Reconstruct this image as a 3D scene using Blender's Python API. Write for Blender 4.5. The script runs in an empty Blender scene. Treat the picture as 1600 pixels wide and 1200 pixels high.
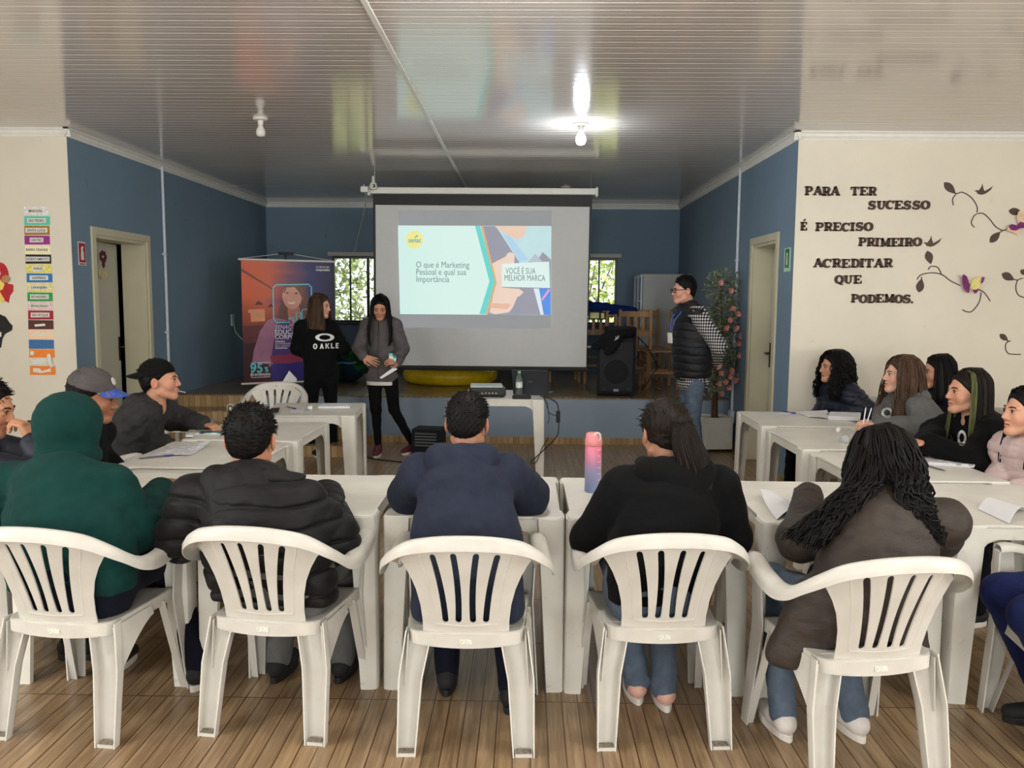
import bpy, bmesh, math, random
import numpy as np
from mathutils import Vector, Matrix, Euler
from mathutils.geometry import delaunay_2d_cdt
PI = math.pi
R = math.radians
random.seed(7)
rng = np.random.RandomState(7)
scene = bpy.context.scene
col = scene.collection

# ---------------------------------------------------------------- camera
CAM = Vector((0.0, 0.0, 1.58))
FPX = 1300.0
PITCH, YAW, ROLL = math.atan(133.0 / FPX), math.atan(22.0 / FPX), R(-0.45)
CAMROT = Matrix.Rotation(YAW, 3, 'Z') @ Matrix.Rotation(PI / 2 - PITCH, 3, 'X') @ Matrix.Rotation(-ROLL, 3, 'Z')
cam = bpy.data.cameras.new('camera')
cam.sensor_width = 36.0
cam.lens = FPX * 36.0 / 1600.0
cam.clip_start = 0.05
cam.clip_end = 200
camo = bpy.data.objects.new('camera', cam)
col.objects.link(camo)
camo.matrix_world = Matrix.Translation(CAM) @ CAMROT.to_4x4()
scene.camera = camo


def ray(px, py):
    return (CAMROT @ Vector(((px - 800) / FPX, -(py - 600) / FPX, -1.0)))


def atY(px, py, Y):
    d = ray(px, py)
    return CAM + d * (Y / d.y)


def atZ(px, py, Z):
    d = ray(px, py)
    return CAM + d * ((Z - CAM.z) / d.z)


def atX(px, py, X):
    d = ray(px, py)
    return CAM + d * (X / d.x)


def proj(p):
    v = CAMROT.transposed() @ (Vector(p) - CAM)
    return (800 + FPX * v.x / -v.z, 600 - FPX * v.y / -v.z)


# ---------------------------------------------------------------- view and world light
scene.view_settings.view_transform = 'Standard'
scene.view_settings.look = 'None'
scene.view_settings.gamma = 1
scene.view_settings.use_curve_mapping = False
scene.view_settings.exposure = 0.24
world = bpy.data.worlds.new('daylight')
scene.world = world
world.use_nodes = True
wn = world.node_tree
wn.nodes['Background'].inputs[0].default_value = (0.80, 0.90, 1.0, 1)
wn.nodes['Background'].inputs[1].default_value = 1.6


def area(name, loc, size, target, power, color):
    l = bpy.data.lights.new(name, 'AREA')
    l.shape = 'RECTANGLE'
    l.size, l.size_y = size
    l.energy = power
    l.color = color
    o = bpy.data.objects.new(name, l)
    col.objects.link(o)
    o.location = loc
    o.rotation_euler = (Vector(target) - Vector(loc)).to_track_quat('-Z', 'Y').to_euler()
    return o


# rear lights: daylight through the open door and windows behind the photographer
area('daylight_rear_left', (-3.6, -3.4, 1.75), (1.8, 1.5), (-1.5, 5.0, 1.3), 70, (0.99, 1.0, 0.95))
area('daylight_rear_door', (0.2, -3.4, 1.35), (1.5, 2.1), (0.0, 5.0, 1.2), 75, (0.99, 1.0, 0.95))
area('daylight_rear_right', (3.2, -3.4, 1.75), (1.8, 1.5), (2.5, 5.0, 1.3), 80, (0.99, 1.0, 0.94))
area('added_side_fill_left', (-5.2, 1.2, 1.7), (2.2, 1.3), (0.0, 2.0, 1.2), 75, (0.99, 1.0, 0.95))  # side fill, added to raise the ambient light in the hall
area('added_side_fill_right', (5.2, 1.0, 1.7), (2.2, 1.3), (0.0, 2.0, 1.2), 75, (0.99, 0.99, 0.93))  # matching added fill from the right side
for nm, x_, y_, e_ in (('added_fill_left', -2.6, 1.6, 60), ('added_fill_right', 2.4, 1.6, 60), ('added_fill_middle', 0.0, 3.2, 45)):  # unseen point lamps added to brighten the table tops from above
    l_ = bpy.data.lights.new(nm, 'POINT')
    l_.energy = e_
    l_.shadow_soft_size = 0.12
    l_.color = (0.99, 1.0, 0.95)
    o_ = bpy.data.objects.new(nm, l_)
    col.objects.link(o_)
    o_.location = (x_, y_, 2.78)

# ---------------------------------------------------------------- materials
MATS = {}


def srgb(h):
    if isinstance(h, str):
        h = h.lstrip('#')
        c = [int(h[i:i + 2], 16) / 255 for i in (0, 2, 4)]
    else:
        c = [v / 255 for v in h]
    return tuple((v / 12.92 if v <= 0.04045 else ((v + 0.055) / 1.055) ** 2.4) for v in c) + (1,)


class NT:
    """small helper around a node tree"""
    def __init__(self, name, rough=0.5, spec=0.5, metal=0.0):
        m = bpy.data.materials.new(name)
        m.use_nodes = True
        self.m, self.t = m, m.node_tree
        self.b = self.t.nodes['Principled BSDF']
        self.b.inputs['Roughness'].default_value = rough
        self.b.inputs['Specular IOR Level'].default_value = spec
        self.b.inputs['Metallic'].default_value = metal
        self._co = None

    def n(self, typ, **kw):
        nd = self.t.nodes.new(typ)
        ins = kw.pop('ins', {})
        for k, v in kw.items():
            setattr(nd, k, v)
        for k, v in ins.items():
            if hasattr(v, 'is_output') or isinstance(v, bpy.types.NodeSocket):
                self.t.links.new(v, nd.inputs[k])
            else:
                nd.inputs[k].default_value = v
        return nd

    def link(self, a, b):
        self.t.links.new(a, b)

    def co(self, kind='Object', scale=(1, 1, 1)):
        tc = self.n('ShaderNodeTexCoord')
        mp = self.n('ShaderNodeMapping', ins={'Vector': tc.outputs[kind]})
        mp.inputs['Scale'].default_value = scale
        return mp.outputs[0]

    def noise(self, scale, vec=None, detail=3, rough=0.5):
        nd = self.n('ShaderNodeTexNoise')
        nd.inputs['Scale'].default_value = scale
        nd.inputs['Detail'].default_value = detail
        nd.inputs['Roughness'].default_value = rough
        self.link(vec if vec is not None else self.co(), nd.inputs['Vector'])
        return nd.outputs['Fac']

    def ramp(self, fac, stops, interp='LINEAR'):
        r = self.n('ShaderNodeValToRGB')
        r.color_ramp.interpolation = interp
        el = r.color_ramp.elements
        while len(el) < len(stops):
            el.new(0.5)
        for e, (p, c) in zip(el, stops):
            e.position = p
            e.color = c if len(c) == 4 else tuple(c) + (1,)
        self.link(fac, r.inputs[0])
        return r.outputs[0]

    def math(self, op, a, b=0.0, c=0.0):
        nd = self.n('ShaderNodeMath', operation=op)
        for i, v in enumerate((a, b, c)):
            if isinstance(v, bpy.types.NodeSocket):
                self.link(v, nd.inputs[i])
            else:
                nd.inputs[i].default_value = v
        return nd.outputs[0]

    def mix(self, fac, a, b, mode='MIX'):
        nd = self.n('ShaderNodeMix', data_type='RGBA', blend_type=mode)
        for i, v in ((0, fac), (6, a), (7, b)):
            if isinstance(v, bpy.types.NodeSocket):
                self.link(v, nd.inputs[i])
            else:
                nd.inputs[i].default_value = v
        return nd.outputs[2]

    def base(self, c):
        if isinstance(c, bpy.types.NodeSocket):
            self.link(c, self.b.inputs['Base Color'])
        else:
            self.b.inputs['Base Color'].default_value = c

    def bump(self, h, strength=0.3, dist=0.01):
        bp = self.n('ShaderNodeBump')
        bp.inputs['Strength'].default_value = strength
        bp.inputs['Distance'].default_value = dist
        self.link(h, bp.inputs['Height'])
        self.link(bp.outputs[0], self.b.inputs['Normal'])


def mat(name, color, rough=0.5, spec=0.5, metal=0.0, var=0.12, nscale=14, bump=0.0, bscale=120, stretch=None, emit=None, trans=0, ior=1.45):
    """plain procedural material: colour gently varied by noise, optional fine bump"""
    if name in MATS:
        return MATS[name]
    M = NT(name, rough, spec, metal)
    c = srgb(color)
    hi = tuple(min(1, v * (1 + var)) for v in c[:3]) + (1,)
    lo = tuple(v * (1 - var) for v in c[:3]) + (1,)
    vec = M.co('Object', stretch or (1, 1, 1))
    M.base(M.ramp(M.noise(nscale, vec, 4), [(0.3, lo), (0.7, hi)]))
    if bump:
        M.bump(M.noise(bscale, vec, 3, 0.6), bump, 0.004)
    if emit:
        M.b.inputs['Emission Color'].default_value = srgb(emit[0])
        M.b.inputs['Emission Strength'].default_value = emit[1]
    if trans:
        M.b.inputs['Transmission Weight'].default_value = trans
        M.b.inputs['IOR'].default_value = ior
    MATS[name] = M.m
    return M.m


# ---------------------------------------------------------------- mesh helpers
def tag(o, label=None, cat=None, group=None, kind=None):
    for k, v in (('label', label), ('category', cat), ('group', group), ('kind', kind)):
        if v:
            o[k] = v
    return o


def empty(name, loc=(0, 0, 0), rz=0.0, label=None, cat=None, group=None):
    o = bpy.data.objects.new(name, None)
    o.empty_display_size = 0.1
    col.objects.link(o)
    o.location = loc
    o.rotation_euler = (0, 0, rz)
    return tag(o, label, cat, group)


class MB:
    """collects shapes of ONE object"""
    def __init__(self):
        self.v, self.f, self.mi = [], [], []

    def add(self, vs, fs, mi=0):
        n = len(self.v)
        self.v += [tuple(p) for p in vs]
        self.f += [tuple(i + n for i in f) for f in fs]
        self.mi += [mi] * len(fs)
        return self

    def box(self, lo, hi, M=None, mi=0):
        vs = [Vector((x, y, z)) for x in (lo[0], hi[0]) for y in (lo[1], hi[1]) for z in (lo[2], hi[2])]
        if M is not None:
            vs = [M @ p for p in vs]
        return self.add(vs, [(0, 1, 3, 2), (4, 6, 7, 5), (0, 4, 5, 1), (2, 3, 7, 6), (0, 2, 6, 4), (1, 5, 7, 3)], mi)

    def cbox(self, c, s, M=None, mi=0):
        return self.box([c[i] - s[i] / 2 for i in range(3)], [c[i] + s[i] / 2 for i in range(3)], M, mi)

    def tube(self, pts, rad, n=8, mi=0, cap=True, closed=False):
        pts = [Vector(p) for p in pts]
        m = len(pts)
        rads = rad if hasattr(rad, '__len__') else [rad] * m
        vs, fs = [], []
        up = Vector((0, 0, 1))
        prev = None
        for i, p in enumerate(pts):
            a = pts[(i - 1) % m] if (closed or i) else pts[0]
            b = pts[(i + 1) % m] if (closed or i < m - 1) else pts[-1]
            t = (b - a)
            t = t.normalized() if t.length > 1e-9 else Vector((0, 0, 1))
            if prev is None:
                s = t.cross(up)
                if s.length < 1e-3:
                    s = t.cross(Vector((1, 0, 0)))
                s.normalize()
            else:
                s = prev - t * prev.dot(t)
                s = s.normalized() if s.length > 1e-6 else t.orthogonal().normalized()
            prev = s
            q = t.cross(s)
            for k in range(n):
                an = 2 * PI * k / n
                vs.append(p + (s * math.cos(an) + q * math.sin(an)) * rads[i])
        for i in range(m if closed else m - 1):
            for k in range(n):
                a, b = i * n + k, i * n + (k + 1) % n
                c, d = ((i + 1) % m) * n + (k + 1) % n, ((i + 1) % m) * n + k
                fs.append((a, b, c, d))
        if cap and not closed:
            fs.append(tuple(range(n - 1, -1, -1)))
            fs.append(tuple((m - 1) * n + k for k in range(n)))
        return self.add(vs, fs, mi)

    def lathe(self, prof, n=24, c=(0, 0, 0), M=None, mi=0):
        """prof: list of (r, z)"""
        vs, fs = [], []
        for r, z in prof:
            for k in range(n):
                an = 2 * PI * k / n
                p = Vector((c[0] + r * math.cos(an), c[1] + r * math.sin(an), c[2] + z))
                vs.append(M @ p if M is not None else p)
        for i in range(len(prof) - 1):
            for k in range(n):
                fs.append((i * n + k, i * n + (k + 1) % n, (i + 1) * n + (k + 1) % n, (i + 1) * n + k))
        fs.append(tuple(range(n - 1, -1, -1)))
        fs.append(tuple((len(prof) - 1) * n + k for k in range(n)))
        return self.add(vs, fs, mi)

    def prism(self, poly, y0, y1, axis='Y', M=None, mi=0):
        """poly in 2D extruded; axis Y: (x,z); Z: (x,y); X: (y,z). Concave polygons are triangulated"""
        n = len(poly)
        tri = delaunay_2d_cdt([Vector(p) for p in poly], [], [list(range(n))], 1, 1e-6)
        V2, F2 = tri[0], tri[2]

        def up(p, h):
            q = {'Y': (p[0], h, p[1]), 'Z': (p[0], p[1], h), 'X': (h, p[0], p[1])}[axis]
            q = Vector(q)
            return M @ q if M is not None else q
        m = len(V2)
        vs = [up(p, y0) for p in V2] + [up(p, y1) for p in V2]
        fs = [tuple(f) for f in F2] + [tuple(i + m for i in reversed(f)) for f in F2]
        edge = {}
        for f in F2:
            for i in range(len(f)):
                e = (f[i], f[(i + 1) % len(f)])
                edge[e] = 1
        for (a, b) in list(edge):
            if (b, a) not in edge:
                fs.append((b, a, a + m, b + m))
        return self.add(vs, fs, mi)

    def grid(self, fn, nu, nv, thick=0.0, mi=0, closed_u=False):
        """fn(u,v)->point for u,v in 0..1; thick adds a back side"""
        P = [[Vector(fn(i / nu, j / nv)) for j in range(nv + 1)] for i in range(nu + 1)]
        vs = [p for r in P for p in r]
        W = nv + 1
        fs = [(i * W + j, (i + 1) * W + j, (i + 1) * W + j + 1, i * W + j + 1) for i in range(nu) for j in range(nv)]
        if thick:
            back = []
            for i in range(nu + 1):
                for j in range(nv + 1):
                    du = P[min(i + 1, nu)][j] - P[max(i - 1, 0)][j]
                    dv = P[i][min(j + 1, nv)] - P[i][max(j - 1, 0)]
                    nn = du.cross(dv)
                    nn = nn.normalized() if nn.length > 1e-12 else Vector((0, 0, 1))
                    back.append(P[i][j] - nn * thick)
            o = len(vs)
            vs += back
            fs += [tuple(k + o for k in reversed(f)) for f in fs]
            rim = [(i, 0) for i in range(nu)] + [(nu, j) for j in range(nv)] + [(i, nv) for i in range(nu, 0, -1)] + [(0, j) for j in range(nv, 0, -1)]
            idx = [i * W + j for i, j in rim]
            for a, b in zip(idx, idx[1:] + idx[:1]):
                fs.append((b, a, a + o, b + o))
        return self.add(vs, fs, mi)

    def mesh(self, name):
        me = bpy.data.meshes.new(name)
        me.from_pydata(self.v, [], self.f)
        return me

    def build(self, name, m, parent=None, smooth=False, bevel=0, loc=None, rot=None, fix=True, seg=2):
        me = self.mesh(name)
        ms = m if isinstance(m, (list, tuple)) else [m]
        for x in ms:
            me.materials.append(x)
        if len(ms) > 1:
            me.polygons.foreach_set('material_index', self.mi)
        if fix:
            bm = bmesh.new()
            bm.from_mesh(me)
            bmesh.ops.recalc_face_normals(bm, faces=bm.faces)
            bm.to_mesh(me)
            bm.free()
        o = bpy.data.objects.new(name, me)
        col.objects.link(o)
        if parent:
            o.parent = parent
        if smooth:
            smooth_mesh(me, smooth if smooth is not True else 40)
        if bevel:
            md = o.modifiers.new('bevel', 'BEVEL')
            md.width = bevel
            md.segments = seg
            md.limit_method = 'ANGLE'
            md.angle_limit = R(40)
        if loc is not None:
            o.location = loc
        if rot is not None:
            o.rotation_euler = rot
        return o


def smooth_mesh(me, angle=40):
    me.polygons.foreach_set('use_smooth', [True] * len(me.polygons))
    if angle < 180:
        me.set_sharp_from_angle(angle=R(angle))


def copy_tree(o, parent=None):
    c = o.copy()
    col.objects.link(c)
    c.parent = parent
    for ch in list(o.children):
        copy_tree(ch, c)
    return c


def panel(name, outline, holes, spacing, fn, thick, m, parent=None, smooth=50):
    """flat outline with holes, densely triangulated, bent by fn(x,y)->(point, normal), given thickness"""
    pts, edges = [], []

    def loop(l):
        s = len(pts)
        out = []
        for i in range(len(l)):
            a, b = Vector(l[i]), Vector(l[(i + 1) % len(l)])
            k = max(1, int((b - a).length / spacing))
            for j in range(k):
                out.append(a + (b - a) * (j / k))
        pts.extend(out)
        n = len(out)
        edges.extend([(s + i, s + (i + 1) % n) for i in range(n)])
        return out
    lo = [loop(outline)] + [loop(h) for h in holes]

    def inside(p, l):
        c = False
        n = len(l)
        for i in range(n):
            a, b = l[i], l[i - 1]
            if (a[1] > p[1]) != (b[1] > p[1]) and p[0] < (b[0] - a[0]) * (p[1] - a[1]) / (b[1] - a[1]) + a[0]:
                c = not c
        return c
    xs = [p[0] for p in lo[0]]
    ys = [p[1] for p in lo[0]]
    y = min(ys) + spacing / 2
    while y < max(ys):
        x = min(xs) + spacing / 2
        while x < max(xs):
            if inside((x, y), lo[0]) and not any(inside((x, y), h) for h in lo[1:]):
                pts.append(Vector((x, y)))
            x += spacing
        y += spacing
    V2, E2, F2 = delaunay_2d_cdt(pts, edges, [], 0, 1e-5)[:3]
    keep = []
    for f in F2:
        c = sum((V2[i] for i in f), Vector((0, 0))) / len(f)
        if inside(c, lo[0]) and not any(inside(c, h) for h in lo[1:]):
            keep.append(tuple(f))
    fr, bk = [], []
    for p in V2:
        P, N = fn(p[0], p[1])
        fr.append(Vector(P) + Vector(N) * thick / 2)
        bk.append(Vector(P) - Vector(N) * thick / 2)
    mb = MB()
    m0 = len(fr)
    fs = keep + [tuple(i + m0 for i in reversed(f)) for f in keep]
    ed = set()
    for f in keep:
        for i in range(len(f)):
            ed.add((f[i], f[(i + 1) % len(f)]))
    for (a, b) in ed:
        if (b, a) not in ed:
            fs.append((b, a, a + m0, b + m0))
    mb.add(fr + bk, fs)
    return mb.build(name, m, parent, smooth=smooth)


def slot(x0, y0, x1, y1, w, bend=0.0, n=8):
    """rounded slot outline from (x0,y0) to (x1,y1)"""
    a, b = Vector((x0, y0)), Vector((x1, y1))
    d = (b - a).normalized()
    s = Vector((-d.y, d.x))
    cl = [a + (b - a) * t + s * bend * 4 * t * (1 - t) for t in [i / n for i in range(n + 1)]]
    L = [p + s * w / 2 for p in cl]
    Rr = [p - s * w / 2 for p in cl]
    capb = [b + (s * math.cos(t) + d * math.sin(t)) * w / 2 for t in (PI / 4, PI / 2, 3 * PI / 4)]
    capa = [a + (-s * math.cos(t) - d * math.sin(t)) * w / 2 for t in (PI / 4, PI / 2, 3 * PI / 4)]
    return L + capb + Rr[::-1] + capa


# ---------------------------------------------------------------- implicit surfaces (people, clothes, cushions)
class Field:
    def __init__(self):
        self.p = []

    def cap(self, a, b, ra, rb=None, k=0.02, flat=None, fk=1.0, op='+', fx=None):
        """round cone; flat = axis along which the section is squashed by fk (>1 thinner)"""
        self.p.append(('c', np.array(a, float), np.array(b, float), ra, rb if rb is not None else ra, k,
                       None if flat is None else np.array(Vector(flat).normalized(), float), fk, op, fx))
        return self

    def ell(self, c, r, rot=None, k=0.02, op='+', fx=None):
        self.p.append(('e', np.array(c, float), np.array(r, float), None if rot is None else np.array(rot, float), 0, k, None, 1, op, fx))
        return self

    def chain(self, pts, rads, **kw):
        for i in range(len(pts) - 1):
            self.cap(pts[i], pts[i + 1], rads[i], rads[i + 1], **kw)
        return self

    def plane(self, c, n, k=0.01):
        """cut away the side the normal points to"""
        self.p.append(('p', np.array(c, float), np.array(Vector(n).normalized(), float), 0, 0, k, None, 1, '-', None))
        return self

    def bounds(self):
        lo, hi = np.full(3, 1e9), np.full(3, -1e9)
        for q in self.p:
            if q[8] == '-':
                continue
            if q[0] == 'c':
                for c, r in ((q[1], q[3]), (q[2], q[4])):
                    r = r * max(1, 1)
                    lo = np.minimum(lo, c - r)
                    hi = np.maximum(hi, c + r)
            else:
                r = np.full(3, q[2].max()) if q[3] is not None else q[2]
                lo = np.minimum(lo, q[1] - r)
                hi = np.maximum(hi, q[1] + r)
        return lo - 0.03, hi + 0.03

    def ev(self, P):
        d = None
        for q in self.p:
            if q[0] == 'c':
                a, b = q[1], q[2]
                ab = b - a
                L2 = max(float(ab @ ab), 1e-12)
                W = P - a
                t = np.clip((W @ ab) / L2, 0, 1)
                X = W - t[:, None] * ab
                if q[6] is not None:
                    h = X @ q[6]
                    X = X + (q[7] - 1) * h[:, None] * q[6]
                r = q[3] + (q[4] - q[3]) * t
                e = np.sqrt((X * X).sum(1)) - r
                if q[7] > 1:
                    e = e / (1 + (q[7] - 1) * 0.5)
                if q[9] is not None:
                    e = e + q[9](P, t, math.sqrt(L2))
            elif q[0] == 'e':
                X = P - q[1]
                if q[3] is not None:
                    X = X @ q[3]
                u = X / q[2]
                k0 = np.sqrt((u * u).sum(1)) + 1e-9
                w = u / q[2]
                k1 = np.sqrt((w * w).sum(1)) + 1e-9
                e = k0 * (k0 - 1) / k1
                if q[9] is not None:
                    e = e + q[9](P, None, 0)
            else:
                e = -((P - q[1]) @ q[2])          # inside removed side: e<0 where beyond plane
            k = q[5]
            if d is None:
                d = e
            elif q[8] == '+':
                h = np.clip(0.5 + 0.5 * (e - d) / k, 0, 1)
                d = e * (1 - h) + d * h - k * h * (1 - h)
            else:
                h = np.clip(0.5 - 0.5 * (d + e) / k, 0, 1)
                d = d * (1 - h) - e * h + k * h * (1 - h)
        return d

    def raw(self, res=0.008, disp=None, relax=1, pad=0.02, B=6):
        lo, hi = self.bounds()
        nb = np.ceil((hi - lo) / res / B).astype(int)
        n = nb * B + 1
        g = [lo[i] + res * np.arange(n[i]) for i in range(3)]
        c = [lo[i] + res * (np.arange(nb[i]) * B + B / 2) for i in range(3)]
        C = np.stack(np.meshgrid(*c, indexing='ij'), -1).reshape(-1, 3)
        dc = self.ev(C).reshape(nb)
        F = np.repeat(np.repeat(np.repeat(dc, B, 0), B, 1), B, 2)
        F = np.pad(F, ((0, 1),) * 3, mode='edge').astype(np.float64)
        thr = B * res * 0.9 + pad
        act = np.abs(dc) < thr * 1.25
        mask = np.zeros(n, bool)
        I = np.argwhere(act)
        for i, j, k in I:
            mask[i * B:i * B + B + 1, j * B:j * B + B + 1, k * B:k * B + B + 1] = True
        idx = np.argwhere(mask)
        P = lo + res * idx
        d = self.ev(P)
        if disp is not None:
            d = d + disp(P)
        F[mask] = d
        F[0] = F[-1] = 1
        F[:, 0] = F[:, -1] = 1
        F[:, :, 0] = F[:, :, -1] = 1
        V, Q = surface_nets(F)
        V = lo + res * V
        if relax:
            V = relax_mesh(V, Q, relax)
        return V, Q

    def mesh(self, name, m, parent=None, res=0.008, disp=None, relax=1, pad=0.02, B=6, attr=None):
        V, Q = self.raw(res, disp, relax, pad, B)
        return raw_mesh(name, V, Q, m, parent, attr(V) if attr is not None else None)


def raw_mesh(name, V, Q, m, parent=None, tint=None):
    me = bpy.data.meshes.new(name)
    me.vertices.add(len(V))
    me.vertices.foreach_set('co', V.astype(np.float32).ravel())
    me.loops.add(len(Q) * 4)
    me.loops.foreach_set('vertex_index', Q.astype(np.int32).ravel())
    me.polygons.add(len(Q))
    me.polygons.foreach_set('loop_start', np.arange(0, len(Q) * 4, 4, dtype=np.int32))
    me.update(calc_edges=True)
    me.polygons.foreach_set('use_smooth', [True] * len(Q))
    for x in (m if isinstance(m, (list, tuple)) else [m]):
        me.materials.append(x)
    if tint is not None:
        a = me.color_attributes.new('tint', 'FLOAT_COLOR', 'POINT')
        a.data.foreach_set('color', tint.astype(np.float32).ravel())
    o = bpy.data.objects.new(name, me)
    col.objects.link(o)
    if parent:
        o.parent = parent
    return o


def surface_nets(F):
    S = F < 0
    nx, ny, nz = F.shape
    cs = np.zeros((nx - 1, ny - 1, nz - 1), np.int8)
    for dx in (0, 1):
        for dy in (0, 1):
            for dz in (0, 1):
                cs += S[dx:nx - 1 + dx, dy:ny - 1 + dy, dz:nz - 1 + dz]
    cells = np.argwhere((cs > 0) & (cs < 8))
    vid = np.full((nx - 1, ny - 1, nz - 1), -1, np.int64)
    vid[tuple(cells.T)] = np.arange(len(cells))
    corner = np.array([(a, b, c) for a in (0, 1) for b in (0, 1) for c in (0, 1)])
    fv = np.stack([F[tuple((cells + o).T)] for o in corner], 1)
    acc = np.zeros((len(cells), 3))
    cnt = np.zeros(len(cells))
    for i in range(8):
        for j in range(i + 1, 8):
            if np.abs(corner[i] - corner[j]).sum() != 1:
                continue
            a, b = fv[:, i], fv[:, j]
            x = (a < 0) != (b < 0)
            t = np.where(x, a / np.where(x, a - b, 1), 0)
            p = corner[i] + t[:, None] * (corner[j] - corner[i])
            acc += p * x[:, None]
            cnt += x
    V = cells + acc / cnt[:, None]
    quads = []
    for ax in range(3):
        sl0 = [slice(1, -1)] * 3
        sl1 = [slice(1, -1)] * 3
        sl0[ax] = slice(0, -1)
        sl1[ax] = slice(1, None)
        A, Bb = S[tuple(sl0)], S[tuple(sl1)]
        E = np.argwhere(A != Bb)
        off = np.ones(3, int)
        off[ax] = 0
        Ei = E + off
        fl = A[tuple(E.T)]
        u, v = [(1, 2), (2, 0), (0, 1)][ax]
        eu, ev = np.zeros(3, int), np.zeros(3, int)
        eu[u] = 1
        ev[v] = 1
        q = [vid[tuple((Ei - eu - ev).T)], vid[tuple((Ei - ev).T)], vid[tuple(Ei.T)], vid[tuple((Ei - eu).T)]]
        q = np.stack(q, 1)
        q[~fl] = q[~fl][:, ::-1]
        quads.append(q)
    Q = np.concatenate(quads)
    return V, Q[(Q >= 0).all(1)]


def relax_mesh(V, Q, it):
    for _ in range(it):
        s = np.zeros_like(V)
        c = np.zeros(len(V))
        for a, b in ((0, 1), (1, 2), (2, 3), (3, 0)):
            for x, y in ((a, b), (b, a)):
                for ch in range(3):
                    s[:, ch] += np.bincount(Q[:, x], V[Q[:, y], ch], len(V))
                c += np.bincount(Q[:, x], minlength=len(V))
        V = V * 0.4 + 0.6 * s / np.maximum(c, 1)[:, None]
    return V


def wob(seed, scale, amp):
    """smooth pseudo noise for folds"""
    r = np.random.RandomState(seed)
    K = [(r.normal(size=3) * scale * s, r.uniform(0, 6.3), 1 / s) for s in (1, 1, 1.7, 1.7, 2.9, 2.9)]

    def f(P):
        o = 0
        for k, ph, a in K:
            o = o + a * np.sin(P @ k + ph + 1.5 * np.sin(P @ (k[[1, 2, 0]]) * 0.7))
        return o * amp / 3.0
    return f

# ================================================================ THE ROOM
XL, XR, YF, YB, HC = -3.83, 2.21, 7.0, 12.3, 2.955      # alcove side walls, opening plane, back wall, ceiling
XO, YR = 5.3, -3.6                                      # outer walls of the hall, rear wall
SY, SH = 9.02, 0.50                                     # stage front, stage height


def floor_mat(name='wood_look_tile', dark=1.0, gloss=0.28):
    M = NT(name, gloss, 0.45)
    tc = M.n('ShaderNodeTexCoord')
    sx = M.n('ShaderNodeSeparateXYZ', ins={0: tc.outputs['Object']})
    x, y = sx.outputs[0], sx.outputs[1]
    w, L = 0.0625, 0.5625
    tx = M.math('DIVIDE', M.math('ADD', x, 50.035), L)
    ty = M.math('DIVIDE', M.math('ADD', y, 50.30), L)
    fx = M.math('FRACT', M.math('MULTIPLY', tx, 9.0))
    # plank lines, tile lines
    ex = M.math('MULTIPLY', M.math('MINIMUM', fx, M.math('SUBTRACT', 1.0, fx)), w)
    ftx = M.math('FRACT', tx)
    etx = M.math('MULTIPLY', M.math('MINIMUM', ftx, M.math('SUBTRACT', 1.0, ftx)), L)
    fty = M.math('FRACT', ty)
    ety = M.math('MULTIPLY', M.math('MINIMUM', fty, M.math('SUBTRACT', 1.0, fty)), L)
    l1 = M.math('LESS_THAN', ex, 0.0026)
    l2 = M.math('LESS_THAN', M.math('MINIMUM', etx, ety), 0.003)
    # plank id
    cb = M.n('ShaderNodeCombineXYZ', ins={0: M.math('FLOOR', M.math('MULTIPLY', tx, 9.0)), 1: M.math('FLOOR', ty), 2: 0.0})
    wn_ = M.n('ShaderNodeTexWhiteNoise', noise_dimensions='3D', ins={'Vector': cb.outputs[0]})
    rnd = wn_.outputs['Value']
    off = M.n('ShaderNodeCombineXYZ', ins={0: M.math('MULTIPLY', x, 60.0), 1: M.math('ADD', M.math('MULTIPLY', y, 3.2), M.math('MULTIPLY', rnd, 37.0)), 2: 0.0})
    grain = M.noise(1.0, off.outputs[0], 5, 0.6)
    off2 = M.n('ShaderNodeCombineXYZ', ins={0: M.math('MULTIPLY', x, 14.0), 1: M.math('ADD', M.math('MULTIPLY', y, 1.1), M.math('MULTIPLY', rnd, 91.0)), 2: 0.0})
    g2 = M.noise(1.0, off2.outputs[0], 3, 0.5)
    mixv = M.math('ADD', M.math('MULTIPLY', grain, 0.6), M.math('MULTIPLY', g2, 0.4))
    c0 = M.ramp(mixv, [(0.30, srgb((104, 84, 60))), (0.5, srgb((146, 121, 92))), (0.68, srgb((174, 149, 118)))])
    tint = M.ramp(rnd, [(0.0, (0.88, 0.87, 0.86)), (1.0, (1.10, 1.09, 1.06))])
    c1 = M.mix(1.0, c0, tint, 'MULTIPLY')
    c2 = M.mix(l1, c1, srgb((96, 68, 44)))
    c3 = M.mix(l2, c2, srgb((88, 60, 38)))
    if dark != 1.0:
        c3 = M.mix(1.0, c3, (dark, dark, dark, 1), 'MULTIPLY')
    M.base(c3)
    h = M.math('SUBTRACT', M.math('MULTIPLY', grain, 0.12), M.math('MAXIMUM', l1, l2))
    M.bump(h, 0.25, 0.002)
    rg = M.math('ADD', gloss - 0.04, M.math('MULTIPLY', g2, 0.14))
    M.link(rg, M.b.inputs['Roughness'])
    return M.m


def wall_mat(name, color, var=0.05, rough=0.75, blotch=None):
    M = NT(name, rough, 0.3)
    c = srgb(color)
    hi = tuple(min(1, v * (1 + var)) for v in c[:3]) + (1,)
    lo = tuple(v * (1 - var) for v in c[:3]) + (1,)
    b = M.ramp(M.noise(1.3, None, 4, 0.6), [(0.3, lo), (0.7, hi)])
    s = M.ramp(M.noise(9, None, 6, 0.65), [(0.27, srgb(blotch) if blotch else lo), (0.36, (1, 1, 1, 1))])
    b = M.mix(0.25, b, s, 'MULTIPLY')
    M.base(b)
    M.bump(M.noise(90, None, 4, 0.6), 0.25, 0.004)
    return M.m


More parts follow.
